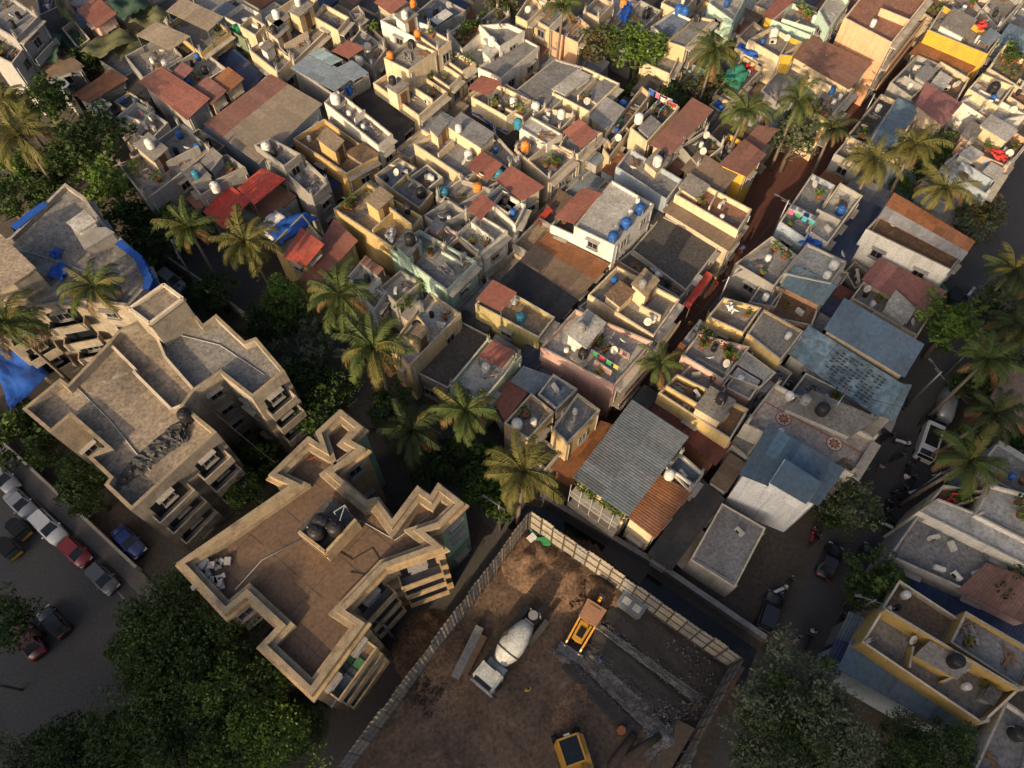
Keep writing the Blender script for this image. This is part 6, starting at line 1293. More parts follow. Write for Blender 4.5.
def auto(px, heading, label):
    p = at(*px, .9); t = thing('auto_rickshaw', (p.x, p.y, .01), heading, label, 'auto rickshaw')
    b = MB(); b.prism([(-1.2, -.62), (.5, -.62), (1.15, -.25), (1.25, 0), (1.15, .25), (.5, .62), (-1.2, .62)], .3, .95); local(t, 'body', b.mesh('body', M['car_darkgreen'])); b = MB(); b.prism([(-1.15, -.6), (.35, -.62), (.75, -.35), (.75, .35), (.35, .62), (-1.15, .6)], 1.55, 1.72, 0, True, True)
    for x, y in ((-1.1, .55), (-1.1, -.55), (.6, .4), (.6, -.4)): b.bar((x, y, .9), (x, y, 1.6), .06)
    local(t, 'canopy', b.mesh('canopy', M['black'])); b = MB(); b.box((-1.22, 0, .62), (.05, 1.1, .3)); b.box((-.3, .63, .7), (1.2, .03, .1)); b.box((-.3, -.63, .7), (1.2, .03, .1)); local(t, 'yellow_panel', b.mesh('yellow_panel', M['car_yellow'])); b = MB(); b.quad([(.62, -.4, 1.0), (.95, -.35, 1.0), (.95, .35, 1.0), (.62, .4, 1.55)][:3] + [(.7, .0, 1.5)]); b.box((.75, 0, 1.25), (.04, .8, .5)); local(t, 'windscreen', b.mesh('windscreen', M['glass']))
    for x, s in ((-.75, .55), (-.75, -.55), (.95, 0)): wheel(t, x, s, .22, .6)
auto((18, 528), BH + math.pi, 'black and yellow auto rickshaw beside the white wagon'); auto((8, 547), BH + math.pi, 'black and yellow auto rickshaw lower down at the picture edge'); auto((953, 297), AH + .3, 'dark auto rickshaw parked near the long white house')
# motorbikes
def bike_proto():
    t = thing('motorbike', (0, 0, 0), 0, 'x', 'motorbike')
    for x in (-.62, .62): e = local(t, 'wheel', ME_TYRE, (x, 0, .3), scale=(.9, .45, .9)); local(e, 'rim', ME_RIM)
    b = MB(); b.tube([(-.6, 0, .45), (-.2, 0, .62), (.2, 0, .66)], [.09, .14, .1], 8); b.bar((.62, 0, .3), (.42, 0, .95), .06); b.box((0, 0, .42), (.5, .24, .34)); local(t, 'frame', b.mesh('frame', M['chassis'])); b = MB(); b.lathe((.2, 0, .72), [(.05, -.12), (.17, -.06), (.17, .04), (.06, .12)], 10); b.box((.5, 0, .85), (.2, .3, .25)); local(t, 'tank', b.mesh('tank', M['black'])); b = MB(); b.box((-.35, 0, .78), (.75, .26, .1)); local(t, 'seat', b.mesh('seat', M['rubber'])); b = MB(); b.bar((.42, -.36, 1.0), (.42, .36, 1.0), .04); local(t, 'handlebar', b.mesh('handlebar', M['steel'])); b = MB(); b.lathe((.62, 0, .85), [(.09, -.08), (.1, .05)], 10); local(t, 'headlight', b.mesh('headlight', M['lamp_glass'])); return t
BIKE = None
def bike(px, heading, label, paint_=None):
    global BIKE
    o = BIKE if BIKE is None else copy_tree(BIKE)
    if o is None: BIKE = o = bike_proto()
    p = at(*px, .5); o.location = (p.x, p.y, .01); o.rotation_euler = (0, 0, heading); o['label'] = label; o['group'] = 'motorbikes along the shaded road'
    if paint_:
        for ch in o.children:
            if ch.name.startswith('tank') or ch.name.startswith('seat'): ch.data = ch.data.copy(); ch.data.materials[0] = M['car_' + paint_]
    return o
for px_, h_, l_, c_ in [((888, 438), .5, 'motorbike standing across the road from the white van', None), ((902, 443), -.3, 'white scooter beside the white van front', 'white'), ((908, 470), 1.3, 'dark motorbike parked below the palms', None), ((920, 456), .9, 'black motorbike behind the white van', None), ((907, 497), .2, 'motorbike among the parked cluster, topmost', None), ((914, 492), .3, 'white scooter in the parked cluster', 'white'), ((894, 498), 1.2, 'motorbike at the road side of the parked cluster', None), ((884, 525), 2.6, 'white scooter beside the dense roadside tree', 'white'), ((890, 516), 1.9, 'black motorbike above the white scooter by the tree', None), ((818, 528), 1.0, 'dark motorbike beside the white blue roofed house, upper', None), ((812, 535), 1.2, 'dark motorbike beside the white blue roofed house, lower', 'red'), ((822, 522), 1.0, 'dark motorbike beside the corner of the dense tree', None), ((780, 590), .4, 'white and black motorbike beside the concrete slab house', 'white'), ((970, 293), .8, 'white scooter on the upper road near the parked rickshaw', 'white'), ((985, 303), 1.1, 'motorbike beside the road tree at the upper bend', 'silver'), ((808, 640), 1.2, 'motorbike under the rider on the lower road', None), ((840, 620), .9, 'motorbike parked by the grey roadside porch', None), ((392, 624), .9, 'motorbike parked in the alley beside the brown block, upper', 'white'), ((388, 631), .9, 'motorbike parked in the alley beside the brown block, lower', None)]: bike(px_, h_, l_, c_)
for px_, h_, l_ in [((925, 420), .6, 'black motorbike ahead of the white van'), ((934, 418), .7, 'dark motorbike between white van and covered car'), ((898, 458), .4, 'dark motorbike at the road middle below the van'), ((912, 482), 1.0, 'dark motorbike above the parked cluster'), ((900, 490), .2, 'dark motorbike in the middle of the parked cluster'), ((888, 508), 1.4, 'dark motorbike below the parked cluster'), ((826, 516), .9, 'dark motorbike touching the dense tree shade'), ((815, 541), .7, 'dark motorbike lowest beside the blue roofed house'), ((788, 583), .9, 'dark motorbike above the white and black one'), ((776, 598), .6, 'dark motorbike beside the black car at the slab house'), ((905, 402), 1.2, 'dark motorbike under the teal porch edge'), ((962, 300), .3, 'dark motorbike beside the parked rickshaw')]: bike(px_, h_, l_)
# concrete mixer truck
mat('mixer_white', (.48, .50, .48), .5, .75, 1.1, dirt=(.17, .15, .13), lo=.7, hi=1.2)
def mixer():
    tail, nose = at(538, 613, 1.5), at(487, 680, 1.5); c = (tail + nose) / 2; d = nose - tail; t = thing('concrete_mixer_truck', (c.x, c.y, .3), math.atan2(d.y, d.x), 'white concrete mixer truck standing on the bare site soil', 'truck')
    b = MB(); b.box((-.3, 0, .75), (7.4, .9, .3)); local(t, 'chassis', b.mesh('chassis', M['chassis']))
    b = MB(); b.prism([(2.6, -1.08), (4.0, -1.08), (4.15, -.9), (4.15, .9), (4.0, 1.08), (2.6, 1.08)], .8, 2.55); b.box((3.25, 0, 2.62), (1.15, 1.7, .14)); b.box((2.75, .55, 2.75), (.3, .5, .16)); cb = local(t, 'cab', b.mesh('cab', M['mixer_white'])); b = MB(); b.box((4.16, 0, 1.95), (.1, 1.75, .8)); b.box((4.02, 0, 2.5), (.3, 1.7, .14)); local(cb, 'windscreen', b.mesh('windscreen', M['glass'])); b = MB(); b.box((4.28, 0, .95), (.16, 2.3, .4)); local(cb, 'bumper', b.mesh('bumper', M['mixer_white'])); 
    for s in (-1, 1): b = MB(); b.box((4.15, s * 1.35, 1.9), (.12, .25, .5)); b.bar((4.1, s * 1.1, 2.2), (4.15, s * 1.35, 2.1), .05); local(cb, 'mirror', b.mesh('mirror', M['black'])); b = MB(); b.box((3.4, s * 1.16, 1.95), (.8, .04, .7)); local(cb, 'side_window', b.mesh('side_window', M['glass']))
    mx = Matrix.Rotation(R(90), 4, 'Y') @ Matrix.Identity(4); b = MB(); ax = Matrix.Translation((-.2, 0, 2.1)) @ Matrix.Rotation(R(-78), 4, 'Y')
    b.lathe((0, 0, 0), [(.4, -2.1), (.72, -1.95), (1.06, -1.0), (1.12, -.3), (1.04, .5), (.78, 1.4), (.45, 2.15)], 26, 0, ax); dr = local(t, 'drum', b.mesh('drum', M['mixer_white'])); b = MB()
    for r_, z_ in ((1.06, -.9), (.5, 1.95)): b.lathe((0, 0, 0), [(r_ + .03, z_ - .07), (r_ + .05, z_), (r_ + .03, z_ + .07)], 26, 0, ax)
    local(dr, 'drum_ring', b.mesh('drum_ring', M['chassis'])); b = MB(); b.box((0, 0, 0), (.5, .5, .02), .78, 0, Matrix.Translation((-.15, -.95, 2.75)) @ Matrix.Rotation(R(52), 4, 'X')); local(dr, 'emblem', b.mesh('emblem', M['deck_olive']))
    b = MB(); b.lathe((-2.75, 0, 2.95), [(.2, -.45), (.28, 0), (.42, .25)], 14); b.bar((-3.3, .5, .9), (-3.1, .5, 3), .12); b.bar((-3.3, -.5, .9), (-3.1, -.5, 3), .12); local(t, 'hopper', b.mesh('hopper', M['tank_grey'])); b = MB(); b.box((0, 0, 0), (1.5, .5, .1), 0, 0, Matrix.Translation((-3.9, .2, 1.9)) @ Matrix.Rotation(R(-40), 4, 'Y')); local(t, 'chute', b.mesh('chute', M['chassis']))
    b = MB(); b.tube([(2.2, -.9, 1.3), (2.2, .9, 1.3)], .38, 14); local(t, 'water_cylinder', b.mesh('water_cylinder', M['mixer_white'])); b = MB(); b.box((2.25, 0, 1.15), (.5, 2.2, .5)); local(t, 'pump_frame', b.mesh('pump_frame', M['chassis']))
    for x in (3.3, -1.6, -2.75):
        for s in (-1, 1): wheel(t, x, s * 1.0, .5, 1.6)
    for s in (-1, 1): b = MB(); b.box((-2.2, s * 1.05, 1.15), (2.6, .5, .06)); local(t, 'mudguard', b.mesh('mudguard', M['chassis'])); b = MB(); b.box((4.33, s * .85, 1.0), (.06, .35, .2)); local(cb, 'headlight', b.mesh('headlight', M['lamp_glass']))
mixer()
mat('dusty_orange', (.33, .17, .09), .7, .6, 1.5, dirt=(.2, .15, .11))
def backhoe():
    c = at(588, 621, 1.8); d = at(575, 645) - at(597, 607); t = thing('backhoe_loader', (c.x, c.y, .4), math.atan2(d.y, d.x), 'yellow backhoe loader with dusty orange cab roof beside the dark fill', 'backhoe')
    b = MB(); b.box((-.2, 0, .85), (3.2, .9, .5)); local(t, 'chassis', b.mesh('chassis', M['chassis'])); b = MB(); b.prism([(.3, -.55), (1.9, -.48), (2.0, 0), (1.9, .48), (.3, .55)], .9, 1.75); local(t, 'bonnet', b.mesh('bonnet', M['car_yellow'])); b = MB(); b.box((1.2, 0, 1.78), (.9, .6, .06)); b.tube([(.6, .3, 1.7), (.6, .3, 2.5)], .06, 8); local(t, 'exhaust', b.mesh('exhaust', M['black']))
    b = MB(); b.box((-.5, 0, 1.75), (1.5, 1.5, 1.3)); cb = local(t, 'cab', b.mesh('cab', M['glass'])); b = MB(); b.prism([(-1.4, -.95), (.3, -.85), (.42, 0), (.3, .85), (-1.4, .95)], 2.42, 2.6, 0, True, True); b.box((-.5, 0, 2.62), (1.2, 1.1, .05)); local(cb, 'cab_roof', b.mesh('cab_roof', M['dusty_orange'])); b = MB()
    for x in (-1.22, .24):
        for s in (-.74, .74): b.bar((x, s, 1.0), (x, s, 2.45), .09)
    local(cb, 'cab_frame', b.mesh('cab_frame', M['car_yellow']))
    for s in (-1, 1):
        b = MB(); b.bar((.2, s * .75, 1.5), (2.2, s * .7, .9), .16, .22); b.bar((2.2, s * .7, .9), (2.7, s * .7, .55), .16, .22); local(t, 'loader_arm', b.mesh('loader_arm', M['car_yellow'])); wheel(t, -.8, s * .85, .68, 2.2); wheel(t, 1.5, s * .75, .42, 1.5)
        b = MB(); b.box((-1.5, s * .8, .5), (.25, .25, .9)); local(t, 'stabiliser', b.mesh('stabiliser', M['chassis']))
    b = MB(); b.prism([(2.6, -1.1), (3.3, -1.1), (3.3, 1.1), (2.6, 1.1)], .06, .12, 0); b.box((2.65, 0, .5), (.1, 2.2, .8)); 
    for s in (-1.1, 1.1): b.box((2.95, s, .35), (.65, .06, .55))
    local(t, 'front_bucket', b.mesh('front_bucket', M['steel'])); b = MB(); b.bar((-1.6, 0, 1.0), (-1.9, 0, 2.9), .25, .3); b.bar((-1.9, 0, 2.9), (-2.4, 0, 1.4), .2, .25); local(t, 'rear_boom', b.mesh('rear_boom', M['car_yellow'])); b = MB(); b.box((-2.45, 0, 1.1), (.5, .6, .5)); local(t, 'rear_bucket', b.mesh('rear_bucket', M['steel']))
backhoe()
def digger():
    c = at(574, 757, 1.8); t = thing('excavator', (c.x, c.y, .35), R(108), 'yellow excavator with dark cab glass at the bottom of the site', 'excavator')
    for s in (-1, 1):
        b = MB(); b.prism([(-1.7, s * .95 - .28), (1.7, s * .95 - .28), (1.7, s * .95 + .28), (-1.7, s * .95 + .28)], .12, .75)
        for k in range(14): b.box((-1.6 + k * .246, s * .95, .78), (.12, .6, .08))
        b.tube([(-1.7, s * .95 - .27, .43), (-1.7, s * .95 + .27, .43)], .34, 14); b.tube([(1.7, s * .95 - .27, .43), (1.7, s * .95 + .27, .43)], .34, 14); local(t, 'track', b.mesh('track', M['rubber']))
    b = MB(); b.prism([(-1.5, -1.2), (1.3, -1.25), (1.6, -.9), (1.6, .9), (1.3, 1.25), (-1.5, 1.2), (-1.9, .7), (-1.9, -.7)], .85, 1.75); local(t, 'body', b.mesh('body', M['car_yellow'])); b = MB(); b.prism([(-1.9, -.72), (-1.1, -1.15), (-1.1, 1.15), (-1.9, .72)], 1.75, 2.1); local(t, 'counterweight', b.mesh('counterweight', M['car_orange']))
    b = MB(); b.box((.5, .1, 2.1), (1.9, 1.6, .75)); cb = local(t, 'cab', b.mesh('cab', M['glass'])); b = MB()
    for s in (-.73, .93): b.box((.5, s, 2.5), (2.0, .14, .14))
    for x in (-.5, 1.48): b.box((x, .1, 2.5), (.14, 1.6, .14))
    local(cb, 'cab_frame', b.mesh('cab_frame', M['car_yellow'])); b = MB(); b.box((1.62, .1, 2.46), (.24, .5, .1)); local(cb, 'work_light', b.mesh('work_light', M['lamp_glass']))
    b = MB(); b.bar((-.8, -.5, 1.6), (-3.2, -.5, 3.4), .4, .5); b.bar((-3.2, -.5, 3.4), (-5.0, -.5, 1.8), .32, .4); local(t, 'boom', b.mesh('boom', M['car_yellow'])); b = MB(); b.box((-5.2, -.5, 1.3), (.8, .9, .9)); local(t, 'bucket', b.mesh('bucket', M['steel']))
digger()
# people
def person(px, z, heading, label, top, legs, walk=.18, skin=(.18, .09, .05)):
    p = at(*px, z + .8); t = thing('person', (p.x, p.y, z), heading, label, 'person')
    V = [(0, 0, .92), (0, 0, 1.12), (0, 0, 1.34), (0, 0, 1.46), (0, 0, 1.52), (.01, 0, 1.66), (0, .19, 1.40), (walk * .4, .25, 1.14), (walk, .25, .92), (0, -.19, 1.40), (-walk * .4, -.25, 1.14), (-walk * .2, -.25, .92), (0, .1, .86), (walk * .5, .1, .48), (walk * .6, .1, .07), (walk * .6 + .15, .1, .04), (0, -.1, .86), (-walk * .4, -.1, .48), (-walk, -.1, .07), (-walk + .15, -.1, .04)]
    E = [(0, 1), (1, 2), (2, 3), (3, 4), (4, 5), (2, 6), (6, 7), (7, 8), (2, 9), (9, 10), (10, 11), (0, 12), (12, 13), (13, 14), (14, 15), (0, 16), (16, 17), (17, 18), (18, 19)]
    rad = [.13, .13, .15, .06, .055, .1, .06, .045, .035, .06, .045, .035, .09, .06, .045, .035, .09, .06, .045, .035]
    me = bpy.data.meshes.new('body'); me.from_pydata(V, E, []); me.update(); o = local(t, 'body', me); md = o.modifiers.new('skin', 'SKIN'); sv = me.skin_vertices[0].data
    for k, r_ in enumerate(rad): sv[k].radius = (r_, r_)
    sv[0].use_root = True; s2 = o.modifiers.new('sub', 'SUBSURF'); s2.levels = 1; s2.render_levels = 2; me.materials.append(M[legs])
    b = MB(); b.lathe((0, 0, .95), [(.17, 0), (.175, .15), (.19, .35), (.2, .44), (.1, .51)], 12, 0, Matrix.Diagonal((.8, 1.15, 1, 1)))
    for s in (-1, 1): b.tube([(0, s * .17, 1.42), (0, s * .26, 1.2)], [.075, .07], 8)
    local(t, 'shirt', b.mesh('shirt', M[top])); b = MB(); b.lathe((-.005, 0, 1.66), [(.112, -.02), (.118, .04), (.09, .1), (.02, .125)], 12); local(t, 'hair', b.mesh('hair', M['black'])); return t
mat('skin_brown', (.2, .1, .06), .6, .1, 3)
person((812, 632), 0, 1.0, 'person in white shirt walking on the lower road', 'cloth_white', 'skin_brown'); person((796, 640), 0, 2.0, 'person in dark shirt beside the lower road', 'cloth_grey', 'skin_brown'); person((905, 478), 0, 1.0, 'person in white shirt standing by the parked motorbikes', 'cloth_white', 'skin_brown'); person((880, 468), 0, 4.0, 'person in grey shirt walking on the road near the medallion terrace', 'cloth_grey', 'skin_brown'); person((935, 500), 0, 4.0, 'person in yellow top on the planted terrace', 'cloth_yellow', 'skin_brown')

for k_, (px_, h_, l_, t_) in enumerate([((716, 285), .5, 'person in red shirt walking on the red paved lane', 'cloth_red'), ((742, 250), 2.0, 'person in blue shirt on the red paved lane', 'cloth_blue'), ((690, 325), 1.2, 'person in yellow shirt on the red paved lane', 'cloth_yellow'), ((865, 470), 1.2, 'person in teal shirt at the road edge by the blue double roof', 'cloth_teal'), ((952, 318), 2.0, 'person in pink top beside the bright green road tree', 'cloth_pink'), ((850, 560), 1.0, 'person in blue shirt beside the black parked car', 'cloth_blue'), ((400, 690), 1.0, 'person in white shirt standing inside the site fence', 'cloth_white'), ((528, 690), 2.0, 'person in yellow vest on the bare site soil', 'cloth_yellow'), ((600, 660), .4, 'person in blue shirt on the dark fill of the site', 'cloth_blue')]): person(px_, .35 if px_[1] > 650 else 0, h_, l_, t_, 'skin_brown')
# ------------------------------------------------------------------ palms
PALMS = [((22, 138), 11.5, 'large yellowing palm at the picture edge above the grey flats', 1.2, 'palm_yellow'), ((4, 100), 11, 'palm half cut by the picture edge above another palm', 1.05, 'palm_yellow'), ((95, 288), 13, 'palm rising over the tarpaulin flats', .95, 'palm_green'), ((8, 326), 13, 'palm at the picture edge over the dark balconies', 1.1, 'palm_green'),
    ((190, 230), 11, 'palm beside the bright red canopies', .95, 'palm_green'), ((246, 244), 12, 'palm in front of the bright red canopies', 1.05, 'palm_yellow'), ((340, 297), 11, 'palm behind the olive yellow house', 1.05, 'palm_green'), ((374, 349), 12.5, 'tall full palm in front of the sand house', 1.15, 'palm_green'),
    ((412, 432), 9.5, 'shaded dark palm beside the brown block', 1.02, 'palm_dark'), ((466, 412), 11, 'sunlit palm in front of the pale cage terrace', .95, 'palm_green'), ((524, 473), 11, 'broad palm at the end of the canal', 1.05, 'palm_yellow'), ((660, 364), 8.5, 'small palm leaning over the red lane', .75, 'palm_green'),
    ((714, 54), 11, 'palm beside the sand ribbed house', 1.0, 'palm_green'), ((746, 112), 10.5, 'palm below the green tarpaulin yard', .95, 'palm_green'), ((798, 102), 10, 'palm on the plain grey roof side below the brown hall', .95, 'palm_green'), ((563, 8), 12, 'slim tall palm on the tree lined street', .75, 'palm_green'),
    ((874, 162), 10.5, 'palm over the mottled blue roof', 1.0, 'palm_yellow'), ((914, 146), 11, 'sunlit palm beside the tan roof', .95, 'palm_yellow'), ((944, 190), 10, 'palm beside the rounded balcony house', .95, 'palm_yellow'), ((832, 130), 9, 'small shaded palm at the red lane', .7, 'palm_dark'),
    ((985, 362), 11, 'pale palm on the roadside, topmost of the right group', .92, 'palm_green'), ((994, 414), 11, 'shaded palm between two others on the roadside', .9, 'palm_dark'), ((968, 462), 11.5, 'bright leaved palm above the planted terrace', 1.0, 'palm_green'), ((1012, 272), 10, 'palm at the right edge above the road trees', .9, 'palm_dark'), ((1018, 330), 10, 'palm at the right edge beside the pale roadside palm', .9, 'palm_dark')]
for px_, z_, l_, s_, tn_ in PALMS: palm(px_, z_, l_, s_, tn_, n=27, lean=(random.uniform(-.8, .8), random.uniform(-.8, .8)))
# ------------------------------------------------------------------ leafy trees
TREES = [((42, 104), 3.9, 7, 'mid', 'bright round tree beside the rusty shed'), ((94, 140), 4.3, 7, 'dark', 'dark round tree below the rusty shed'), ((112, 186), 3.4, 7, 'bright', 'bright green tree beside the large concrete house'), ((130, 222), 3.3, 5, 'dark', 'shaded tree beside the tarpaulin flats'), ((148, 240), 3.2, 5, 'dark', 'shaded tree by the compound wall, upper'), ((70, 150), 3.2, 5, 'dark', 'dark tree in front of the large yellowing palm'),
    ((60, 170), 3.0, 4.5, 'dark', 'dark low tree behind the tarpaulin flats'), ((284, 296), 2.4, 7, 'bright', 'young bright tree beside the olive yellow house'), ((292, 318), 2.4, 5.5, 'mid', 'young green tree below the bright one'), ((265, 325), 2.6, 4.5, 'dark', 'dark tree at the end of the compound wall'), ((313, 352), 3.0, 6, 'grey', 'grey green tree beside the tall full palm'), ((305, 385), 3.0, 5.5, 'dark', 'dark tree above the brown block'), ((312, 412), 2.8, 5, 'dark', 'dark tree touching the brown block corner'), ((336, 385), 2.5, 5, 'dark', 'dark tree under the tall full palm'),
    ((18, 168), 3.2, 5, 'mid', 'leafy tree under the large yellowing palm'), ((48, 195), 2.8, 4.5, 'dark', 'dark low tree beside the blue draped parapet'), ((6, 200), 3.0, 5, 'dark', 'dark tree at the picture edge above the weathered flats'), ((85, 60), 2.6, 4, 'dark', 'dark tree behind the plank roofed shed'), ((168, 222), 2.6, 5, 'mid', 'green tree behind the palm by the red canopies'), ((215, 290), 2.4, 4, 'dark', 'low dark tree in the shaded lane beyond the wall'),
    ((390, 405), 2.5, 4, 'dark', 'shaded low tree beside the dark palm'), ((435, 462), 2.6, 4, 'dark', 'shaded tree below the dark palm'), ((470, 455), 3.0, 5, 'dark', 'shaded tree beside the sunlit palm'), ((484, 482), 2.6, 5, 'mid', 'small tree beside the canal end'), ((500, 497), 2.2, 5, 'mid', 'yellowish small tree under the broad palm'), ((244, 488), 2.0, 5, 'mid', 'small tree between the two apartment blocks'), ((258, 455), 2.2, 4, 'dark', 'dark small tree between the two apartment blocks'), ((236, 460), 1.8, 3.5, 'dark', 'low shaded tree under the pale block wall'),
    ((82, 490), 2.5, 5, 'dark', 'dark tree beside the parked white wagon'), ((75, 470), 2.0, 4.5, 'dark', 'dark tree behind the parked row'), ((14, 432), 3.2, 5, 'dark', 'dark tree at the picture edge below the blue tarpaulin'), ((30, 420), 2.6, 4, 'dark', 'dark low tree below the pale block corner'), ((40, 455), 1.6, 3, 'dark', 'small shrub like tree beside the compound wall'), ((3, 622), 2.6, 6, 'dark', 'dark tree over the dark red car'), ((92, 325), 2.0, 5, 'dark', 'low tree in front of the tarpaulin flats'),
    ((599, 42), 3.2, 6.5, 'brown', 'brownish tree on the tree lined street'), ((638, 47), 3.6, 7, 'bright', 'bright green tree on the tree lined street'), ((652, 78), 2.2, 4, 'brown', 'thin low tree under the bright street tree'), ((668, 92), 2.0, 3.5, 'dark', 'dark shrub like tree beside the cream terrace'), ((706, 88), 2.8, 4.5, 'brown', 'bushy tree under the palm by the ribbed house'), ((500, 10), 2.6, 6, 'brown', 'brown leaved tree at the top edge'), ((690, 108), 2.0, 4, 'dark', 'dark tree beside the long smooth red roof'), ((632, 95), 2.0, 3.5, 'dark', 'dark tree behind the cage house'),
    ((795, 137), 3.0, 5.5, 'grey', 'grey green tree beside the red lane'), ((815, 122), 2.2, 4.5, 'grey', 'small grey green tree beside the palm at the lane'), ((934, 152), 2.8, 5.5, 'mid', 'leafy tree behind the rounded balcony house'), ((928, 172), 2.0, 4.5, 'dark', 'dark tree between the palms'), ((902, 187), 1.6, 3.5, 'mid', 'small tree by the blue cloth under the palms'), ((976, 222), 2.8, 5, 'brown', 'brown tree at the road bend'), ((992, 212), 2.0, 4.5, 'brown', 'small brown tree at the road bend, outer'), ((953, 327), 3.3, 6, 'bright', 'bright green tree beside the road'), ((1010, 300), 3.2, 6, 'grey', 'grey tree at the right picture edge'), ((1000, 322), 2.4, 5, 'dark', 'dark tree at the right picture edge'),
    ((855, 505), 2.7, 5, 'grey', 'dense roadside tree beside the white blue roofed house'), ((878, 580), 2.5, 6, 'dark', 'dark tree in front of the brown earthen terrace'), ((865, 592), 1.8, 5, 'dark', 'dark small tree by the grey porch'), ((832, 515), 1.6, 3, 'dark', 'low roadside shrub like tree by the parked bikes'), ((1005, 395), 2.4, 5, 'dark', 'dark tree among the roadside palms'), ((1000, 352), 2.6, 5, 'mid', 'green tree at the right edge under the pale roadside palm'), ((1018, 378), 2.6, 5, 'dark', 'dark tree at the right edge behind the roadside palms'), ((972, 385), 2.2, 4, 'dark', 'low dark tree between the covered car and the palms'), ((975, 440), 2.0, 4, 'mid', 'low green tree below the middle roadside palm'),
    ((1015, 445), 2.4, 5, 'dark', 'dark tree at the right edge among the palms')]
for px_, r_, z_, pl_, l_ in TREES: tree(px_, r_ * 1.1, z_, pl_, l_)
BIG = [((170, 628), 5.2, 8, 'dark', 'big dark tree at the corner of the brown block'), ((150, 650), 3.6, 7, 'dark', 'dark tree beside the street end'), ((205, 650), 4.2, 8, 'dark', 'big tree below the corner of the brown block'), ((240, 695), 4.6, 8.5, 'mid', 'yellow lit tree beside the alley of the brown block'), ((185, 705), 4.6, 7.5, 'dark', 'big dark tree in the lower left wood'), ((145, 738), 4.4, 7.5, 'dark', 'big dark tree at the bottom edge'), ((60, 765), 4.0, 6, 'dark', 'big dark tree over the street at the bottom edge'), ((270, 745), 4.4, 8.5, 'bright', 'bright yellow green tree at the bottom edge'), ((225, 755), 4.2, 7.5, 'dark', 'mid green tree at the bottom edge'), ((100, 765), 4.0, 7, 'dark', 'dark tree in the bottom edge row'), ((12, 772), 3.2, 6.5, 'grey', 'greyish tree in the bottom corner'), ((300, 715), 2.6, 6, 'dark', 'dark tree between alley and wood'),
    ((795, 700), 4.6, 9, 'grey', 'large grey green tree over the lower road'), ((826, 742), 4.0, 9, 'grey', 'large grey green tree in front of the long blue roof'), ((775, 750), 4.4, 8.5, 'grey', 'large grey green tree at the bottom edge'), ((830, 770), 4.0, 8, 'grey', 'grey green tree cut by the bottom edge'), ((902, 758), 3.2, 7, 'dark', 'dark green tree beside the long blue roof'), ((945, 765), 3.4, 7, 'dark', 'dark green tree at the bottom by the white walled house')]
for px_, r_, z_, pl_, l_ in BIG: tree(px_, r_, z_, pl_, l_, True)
# hedge and low plants
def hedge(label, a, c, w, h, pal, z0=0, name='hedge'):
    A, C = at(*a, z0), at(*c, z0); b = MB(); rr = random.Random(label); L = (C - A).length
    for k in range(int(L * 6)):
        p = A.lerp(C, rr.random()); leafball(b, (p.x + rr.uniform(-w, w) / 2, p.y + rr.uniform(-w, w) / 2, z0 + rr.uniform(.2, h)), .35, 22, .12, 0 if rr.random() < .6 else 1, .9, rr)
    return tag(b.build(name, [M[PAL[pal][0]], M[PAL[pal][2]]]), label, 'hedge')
hedge('green hedge between pale cement roof and sand house terrace', (397, 312), (422, 290), 1.2, 1.4, 'mid', 4.5)
hedge('strip of plants on the parapet under the ribbed grey roof', (579, 488), (626, 519), .5, .6, 'mid', 6.0)
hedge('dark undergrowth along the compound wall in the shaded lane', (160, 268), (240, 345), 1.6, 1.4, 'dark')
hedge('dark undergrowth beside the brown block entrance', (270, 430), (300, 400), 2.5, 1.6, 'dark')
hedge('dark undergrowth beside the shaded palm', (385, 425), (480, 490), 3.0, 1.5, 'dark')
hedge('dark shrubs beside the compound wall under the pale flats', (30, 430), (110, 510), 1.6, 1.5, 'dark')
tarp([at(*p, 5) for p in ((-12, 352), (10, 412), (48, 372), (14, 345))], 'tarp_blue', 'large creased blue tarpaulin at the picture edge below the palm')
def drape(label, pts, zt, drop, out):
    P = [at(x, y, zt) for x, y in pts]; b = MB(); rr = random.Random(label); n = 12
    for k in range(len(P) - 1):
        d = (P[k + 1] - P[k]); e = d.normalized(); nr = Vector((e.y, -e.x, 0)) * out
        for i in range(n):
            for (f0, f1) in ((i / n, (i + 1) / n),):
                a, c = P[k] + d * f0, P[k] + d * f1; w0, w1 = .12 * math.sin(i * 2.1), .12 * math.sin((i + 1) * 2.1)
                b.quad([a - nr * 1.2 + Vector((0, 0, .1)), c - nr * 1.2 + Vector((0, 0, .1)), c + nr * (.25 + w1) + Vector((0, 0, .12)), a + nr * (.25 + w0) + Vector((0, 0, .12))], 0, True)
                b.quad([a + nr * (.25 + w0) + Vector((0, 0, .12)), c + nr * (.25 + w1) + Vector((0, 0, .12)), c + nr * (.4 + w1) - Vector((0, 0, drop)), a + nr * (.4 + w0) - Vector((0, 0, drop))], 0, True)
    return tag(b.build('tarpaulin', M['tarp_blue']), label, 'tarpaulin')
drape('blue tarpaulin hanging over the upper parapet of the weathered flats', [(12, 228), (26, 216), (44, 203)], ZU + .02, 1.2, -.6)
drape('blue tarpaulin hanging over the rounded end of the weathered flats', [(120, 241), (140, 256), (152, 280), (148, 290)], ZU + .02, 1.5, -.5)
tarp([at(*p, ZU - .2) for p in ((47, 276), (62, 280), (70, 266), (56, 260))], 'tarp_blue', 'small blue tarpaulin heap on the terrace of the weathered flats', .5, res=10)
tarp([at(*p, ZU - .2) for p in ((49, 256), (60, 258), (62, 248), (51, 248))], 'tarp_blue', 'small folded blue tarpaulin above the larger heap', .5, res=8)
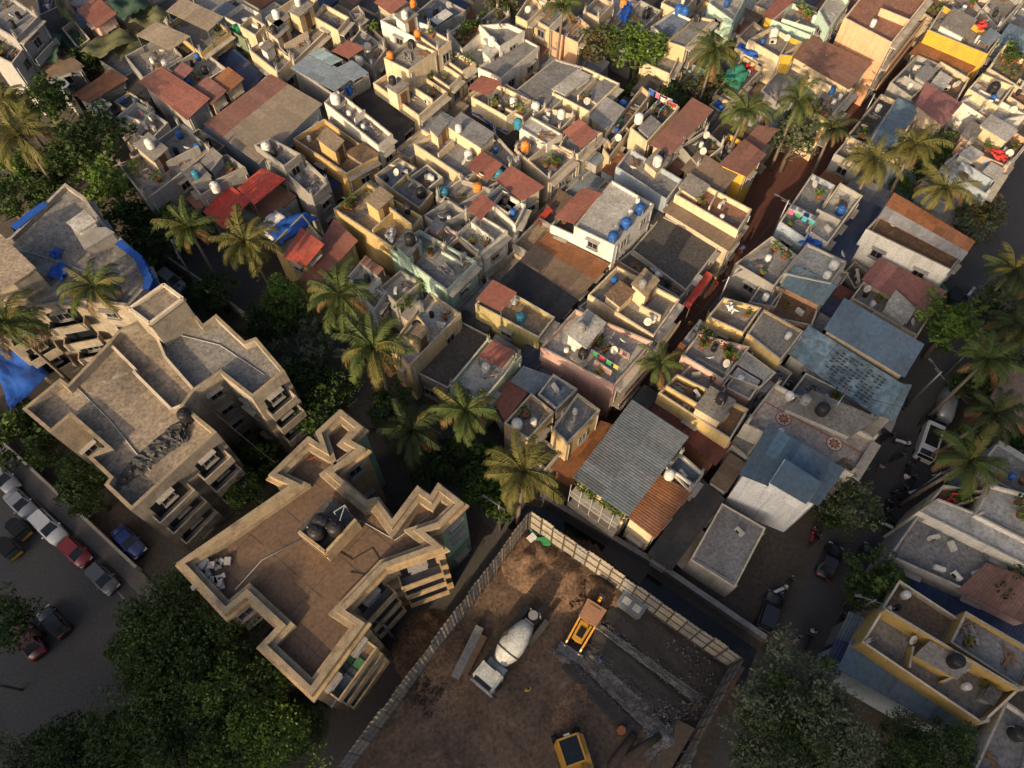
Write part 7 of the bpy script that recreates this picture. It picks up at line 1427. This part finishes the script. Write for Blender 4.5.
# green shade nets in the top corner
for pts_, z_, m_, l_ in [(((30,60),(58,60),(60,30),(33,34)), 6, 'net_green', 'dark green shade net beside the orange brick hut'), (((78,52),(104,56),(136,36),(112,26)), 5.5, 'net_olive', 'olive shade net sagging below the red roofed hut'), (((128,22),(156,28),(172,10),(140,0)), 6, 'net_olive', 'brownish shade net at the top edge'), (((108,4),(124,20),(152,2),(130,-14)), 7, 'net_green', 'dark green shade net beside the red roofed hut'), (((55,2),(60,18),(76,20),(64,-10)), 6.5, 'net_olive', 'brown shade net strip beside the corner flats'), (((60,42),(80,56),(84,36),(66,26)), 4.5, 'net_green', 'green shade net over the beige hut yard'), (((100,40),(122,58),(150,40),(128,26)), 4.6, 'net_olive', 'olive net behind the slanting grey canopy')]:
    o_ = tarp([at(*p, z_) for p in pts_], m_, l_, .8, 'shade_net', 12); o_['category'] = 'shade net'
# utility poles and wires
def pole(px, h, label, arms=True):
    p = at(*px, 0); t = thing('utility_pole', (p.x, p.y, 0), random.random() * 3, label, 'utility pole'); b = MB(); b.tube([(0, 0, 0), (0, 0, h)], [.13, .09], 8); local(t, 'post', b.mesh('post', M['steel']))
    if arms: b = MB(); b.bar((-.7, 0, h - .4), (.7, 0, h - .4), .09); local(t, 'cross_arm', b.mesh('cross_arm', M['steel'])); b = MB(); b.bar((0, 0, h - .2), (1.3, .2, h + .1), .06); b.box((1.4, .2, h + .08), (.5, .2, .1), .15); local(t, 'street_lamp', b.mesh('street_lamp', M['steel']))
    return Vector((p.x, p.y, h))
pa = pole((206, 300), 8.5, 'slim pole standing in the shaded lane between palms'); pb = pole((905, 408), 7.5, 'utility pole by the teal porch'); pc = pole((940, 380), 7.5, 'utility pole by the covered car'); pd = pole((842, 618), 7.0, 'utility pole beside the grey roadside porch'); pe = pole((22, 690), 7.0, 'street pole with a bent lamp at the picture edge of the street'); pf = pole((905, 500), 7.0, 'utility pole by the parked motorbikes'); pg = pole((500, 530), 7.0, 'utility pole in the alley near the broad palm'); ph = pole((395, 640), 7.0, 'utility pole in the alley beside the awnings of the brown block')
def wire(a, c, label, sag=.8, r=.02):
    pts = [Vector(a).lerp(Vector(c), k / 10) - Vector((0, 0, sag * 4 * (k / 10) * (1 - k / 10))) for k in range(11)]; b = MB(); b.tube(pts, r, 4); tag(b.build('overhead_wire', M['black']), label, 'wire')
wire(pb, pc, 'overhead wire crossing the road from the teal porch'); wire(pg, ph, 'overhead wire along the alley beside the site fence'); wire(pf, pc, 'overhead wire along the roadside palms'); wire(at(50, 300, ZU), at(110, 345, ZL), 'sagging cable between the weathered flats and the pale block', .5, .03); wire(at(212, 410, ZL), at(276, 463, ZB), 'sagging cable between the pale block and the brown block', .5, .03); wire(pd, pf, 'overhead wire along the lower road')

LP = [pole(p_, 7.5, l_) for p_, l_ in (((652, 392), 'utility pole at the lower end of the red paved lane'), ((712, 318), 'utility pole beside the red paved lane near the flat shed'), ((768, 245), 'utility pole beside the red paved lane near the grey boxes'), ((850, 142), 'utility pole on the red paved lane by the palms'), ((905, 72), 'utility pole at the top of the red paved lane'))]
for k_ in range(4):
    for j_, w_ in enumerate(('upper', 'lower', 'middle')): o_ = Vector((.2 * j_ - .2, .15 * j_, -.2 * j_)); wire(LP[k_] + o_, LP[k_ + 1] + o_, f'{w_} overhead wire along the red lane, span {["by the pink walled house", "by the flat shed", "by the grey boxes", "by the peach block"][k_]}', .5, .018)
for k_, (a_, c_, za, zc, t_) in enumerate([((560, 215), (520, 250), 7, 6.5, 'cable strung over the lane beside the white block'), ((476, 95), (440, 120), 8, 7, 'cable strung over the lane by the cream terraces'), ((690, 300), (735, 320), 6, 7, 'cable crossing the red lane to the pale yellow house'), ((740, 250), (790, 240), 6, 7, 'cable crossing the red lane to the grey blue house'), ((600, 150), (555, 190), 7, 7, 'cable strung beside the folded red canopy'), ((830, 380), (905, 408), 7, 7.5, 'cable from the patched roof to the porch pole')]): wire(at(*a_, za), at(*c_, zc), t_, .5, .018)
label_tanks()
